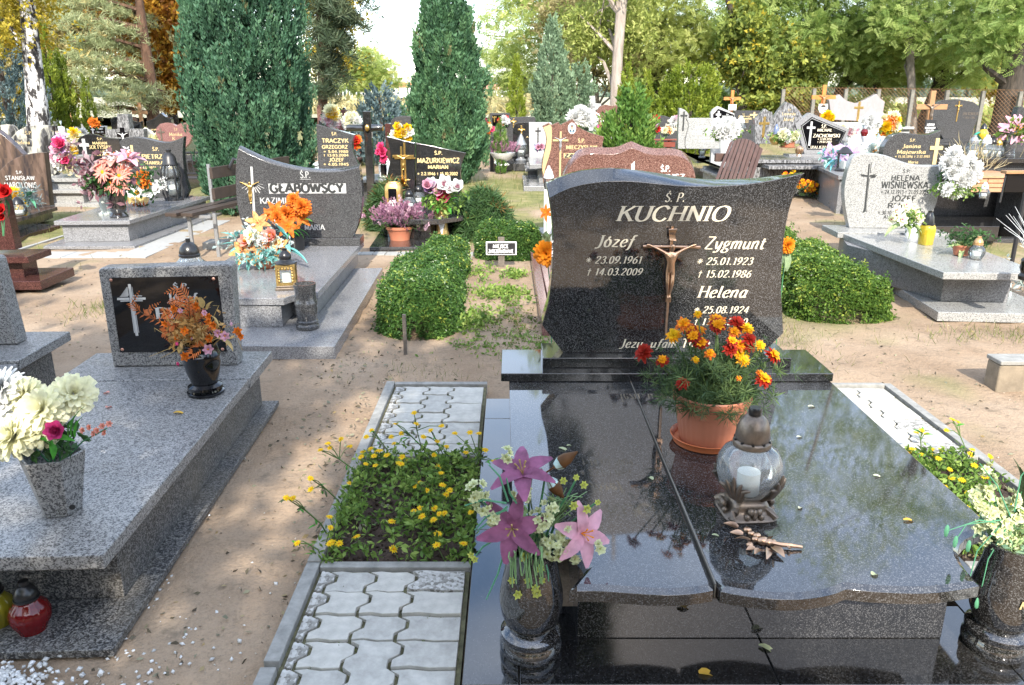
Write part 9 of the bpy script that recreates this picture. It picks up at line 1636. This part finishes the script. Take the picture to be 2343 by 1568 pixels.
CURL=([(0,0,0),(.28,.10,.4),(.05,-.03,.45),(-.26,.12,.5),(.02,.05,1.0)],[(0,1,2,3),(3,2,1,4)])
CURL=([(0,0,0),(.26,.10,.45),(0.02,.02,1.0),(-.24,.14,.5)],[(0,1,2,3)])
litter('fallen_leaves',5000,LM['litter'],CURL,area2(-9,9,1.9,14,1.5),.025,301,.30); litter('fallen_leaves',420,LM['litter'],CURL,area2(-1.4,-.8,2.0,7,1.2),.026,302,.3)
litter('grass',9000,LM['grass'],BLADE,area2(-16,16,5.0,26,.9,lambda x,y:.15+.85*grassiness(x,y)-.13*(grassiness(x,y) < .05)),.075,303,0.0) if False else None
rng=np.random.default_rng(304); P=area2(-17,17,4.6,26,.95,lambda x,y:np.clip(grassiness(x,y)*1.1,0.015,1))(rng,15000)
D=rng.normal(size=(len(P),3))*np.array([.45,.45,0])+np.array([0,0,1.0]); o=scat('grass',BLADE,np.stack([P[:,0],P[:,1],rise(P[:,0],P[:,1])-.004],1),frames(D,rng=rng),(.05+.0035*P[:,1])*rng.uniform(.5,1.4,len(P)),LM['grass'],rng=rng); o['kind']='stuff'
def patch(label_,x,y,rx,ry,n,size,lm,seed,tmpl=BLADE,up=1.0,kind='stuff',name='grass'):
    rng=np.random.default_rng(seed); P=rng.normal(size=(n,2))*np.array([rx,ry])*.5+np.array([x,y]); D=rng.normal(size=(n,3))*np.array([.5,.5,.15])+np.array([0,0,up])
    o=scat(name,tmpl,np.stack([P[:,0],P[:,1],np.full(n,.004)],1),frames(D,rng=rng),size*rng.uniform(.5,1.4,n),lm,rng=rng); o['kind']=kind; return o
patch('',-3.55,6.5,.3,.35,260,.06,LM['grass'],310); patch('',.1,5.55,.5,.45,260,.045,LM['grass'],311); patch('',.1,5.55,.5,.45,260,.035,LM['weed'],316,CLU2); patch('',2.0,5.9,.35,.9,900,.055,LM['grass'],312); patch('',3.9,5.75,.9,.25,500,.06,LM['grass'],313); patch('',-.60,4.9,.6,.25,200,.04,LM['grass'],314); patch('',5.2,6.9,.5,.5,400,.08,LM['grass'],315)
# weeds on the reserved plot: each clump a plant
for i,(u,v,r) in enumerate(((1085,625,.22),(1180,632,.13),(1110,672,.20),(1175,685,.24),(1160,672,.12),(1105,725,.20),(1085,745,.14),(1180,740,.26))):
    p=G(u,v,0); t=T('weed_plant',('weed clump with pale leaves nearest the little sign','small weed clump by the far kerb of the reserved plot','weed rosette against the middle of the long hedge','broad weed clump in the middle of the reserved plot','tiny weed clump amid the reserved plot','yellowish weed clump at the near end of the long hedge','low weed sprig touching the near corner of the long hedge','scraggly weed clump nearest the black headstone on the reserved plot')[i],'weed',p,0,'weeds on the reserved plot')
    rng=np.random.default_rng(320+i); n=60; P=rng.normal(size=(n,3))*np.array([r*.55,r*.75,.012])+np.array([0,0,.025]); D=P*np.array([4,4,0])+rng.normal(size=(n,3))*.3+np.array([0,0,.5]); scat('foliage',CLU2,P,frames(D,rng=rng),(.035 if i == 7 else .048)*rng.uniform(.6,1.3,n),LM['weed'] if i != 7 else LM['grass'],t,rng=rng)
GRAV=(lambda r:(lambda v:(np.array(v)*np.array([1,.8,.6]),np.array([(0,2,4),(2,1,4),(1,3,4),(3,0,4),(2,0,5),(1,2,5),(3,1,5),(0,3,5)])))([(1,0,0),(-1,0.1,0),(0,1,.1),(0,-1,0),(0,0,1),(0.1,0,-1)]))(0)
def gravel(n,f,size,seed,m_,z=.004):
    rng=np.random.default_rng(seed); P=f(rng,n); o=scat('gravel',GRAV,np.stack([P[:,0],P[:,1],np.full(len(P),z)],1),frames(rng.normal(size=(len(P),3))*.4+np.array([0,0,1.0]),rng=rng),size*rng.uniform(.5,1.3,len(P)),m_,rng=rng); o['kind']='stuff'
wg=leafmat('white_marble_chips',[(0,(.42,.41,.39)),(.5,(.62,.61,.58)),(1,(.74,.73,.71))],0,.7); gravel(2600,lambda r,n:np.stack([-1.85+r.normal(size=n)*.17,2.0+r.normal(size=n)*.05],1),.012,331,wg,.008); gravel(160,lambda r,n:np.stack([-1.25+r.normal(size=n)*.16,2.22+r.normal(size=n)*.22],1),.010,332,wg,-.004)
peb=leafmat('sand_pebbles',[(0,(.16,.12,.09)),(.5,(.33,.26,.19)),(1,(.52,.47,.40))],0,.85); gravel(2200,area2(-6,6,1.9,8,1.4),.005,333,peb,.0)
joint=leafmat('moss_tufts',[(0,(.06,.09,.02)),(1,(.16,.2,.05))],.2); rng=np.random.default_rng(340)
P=np.stack([rng.uniform(-.72,-.17,260),np.where(rng.uniform(size=260) < .5,rng.uniform(1.95,2.56,260),rng.uniform(3.57,4.54,260)),np.full(260,.03)],1); o=scat('moss',CLU2,P,frames(rng.normal(size=(260,3))+np.array([0,0,1.0]),rng=rng),.016,joint,rng=rng); o['kind']='stuff'
# masses that nobody could count inside a plant or bouquet are marked as such
for ob in list(bpy.data.objects):
    s=ob.name.split('.')[0]
    if ob.parent and ob.type == 'MESH' and s in ('foliage','stem','tendril','blossom_spike','trailing_stem','blades','blossom','twig','inscription','dry_plant','vent_hole'):ob['kind']='stuff'
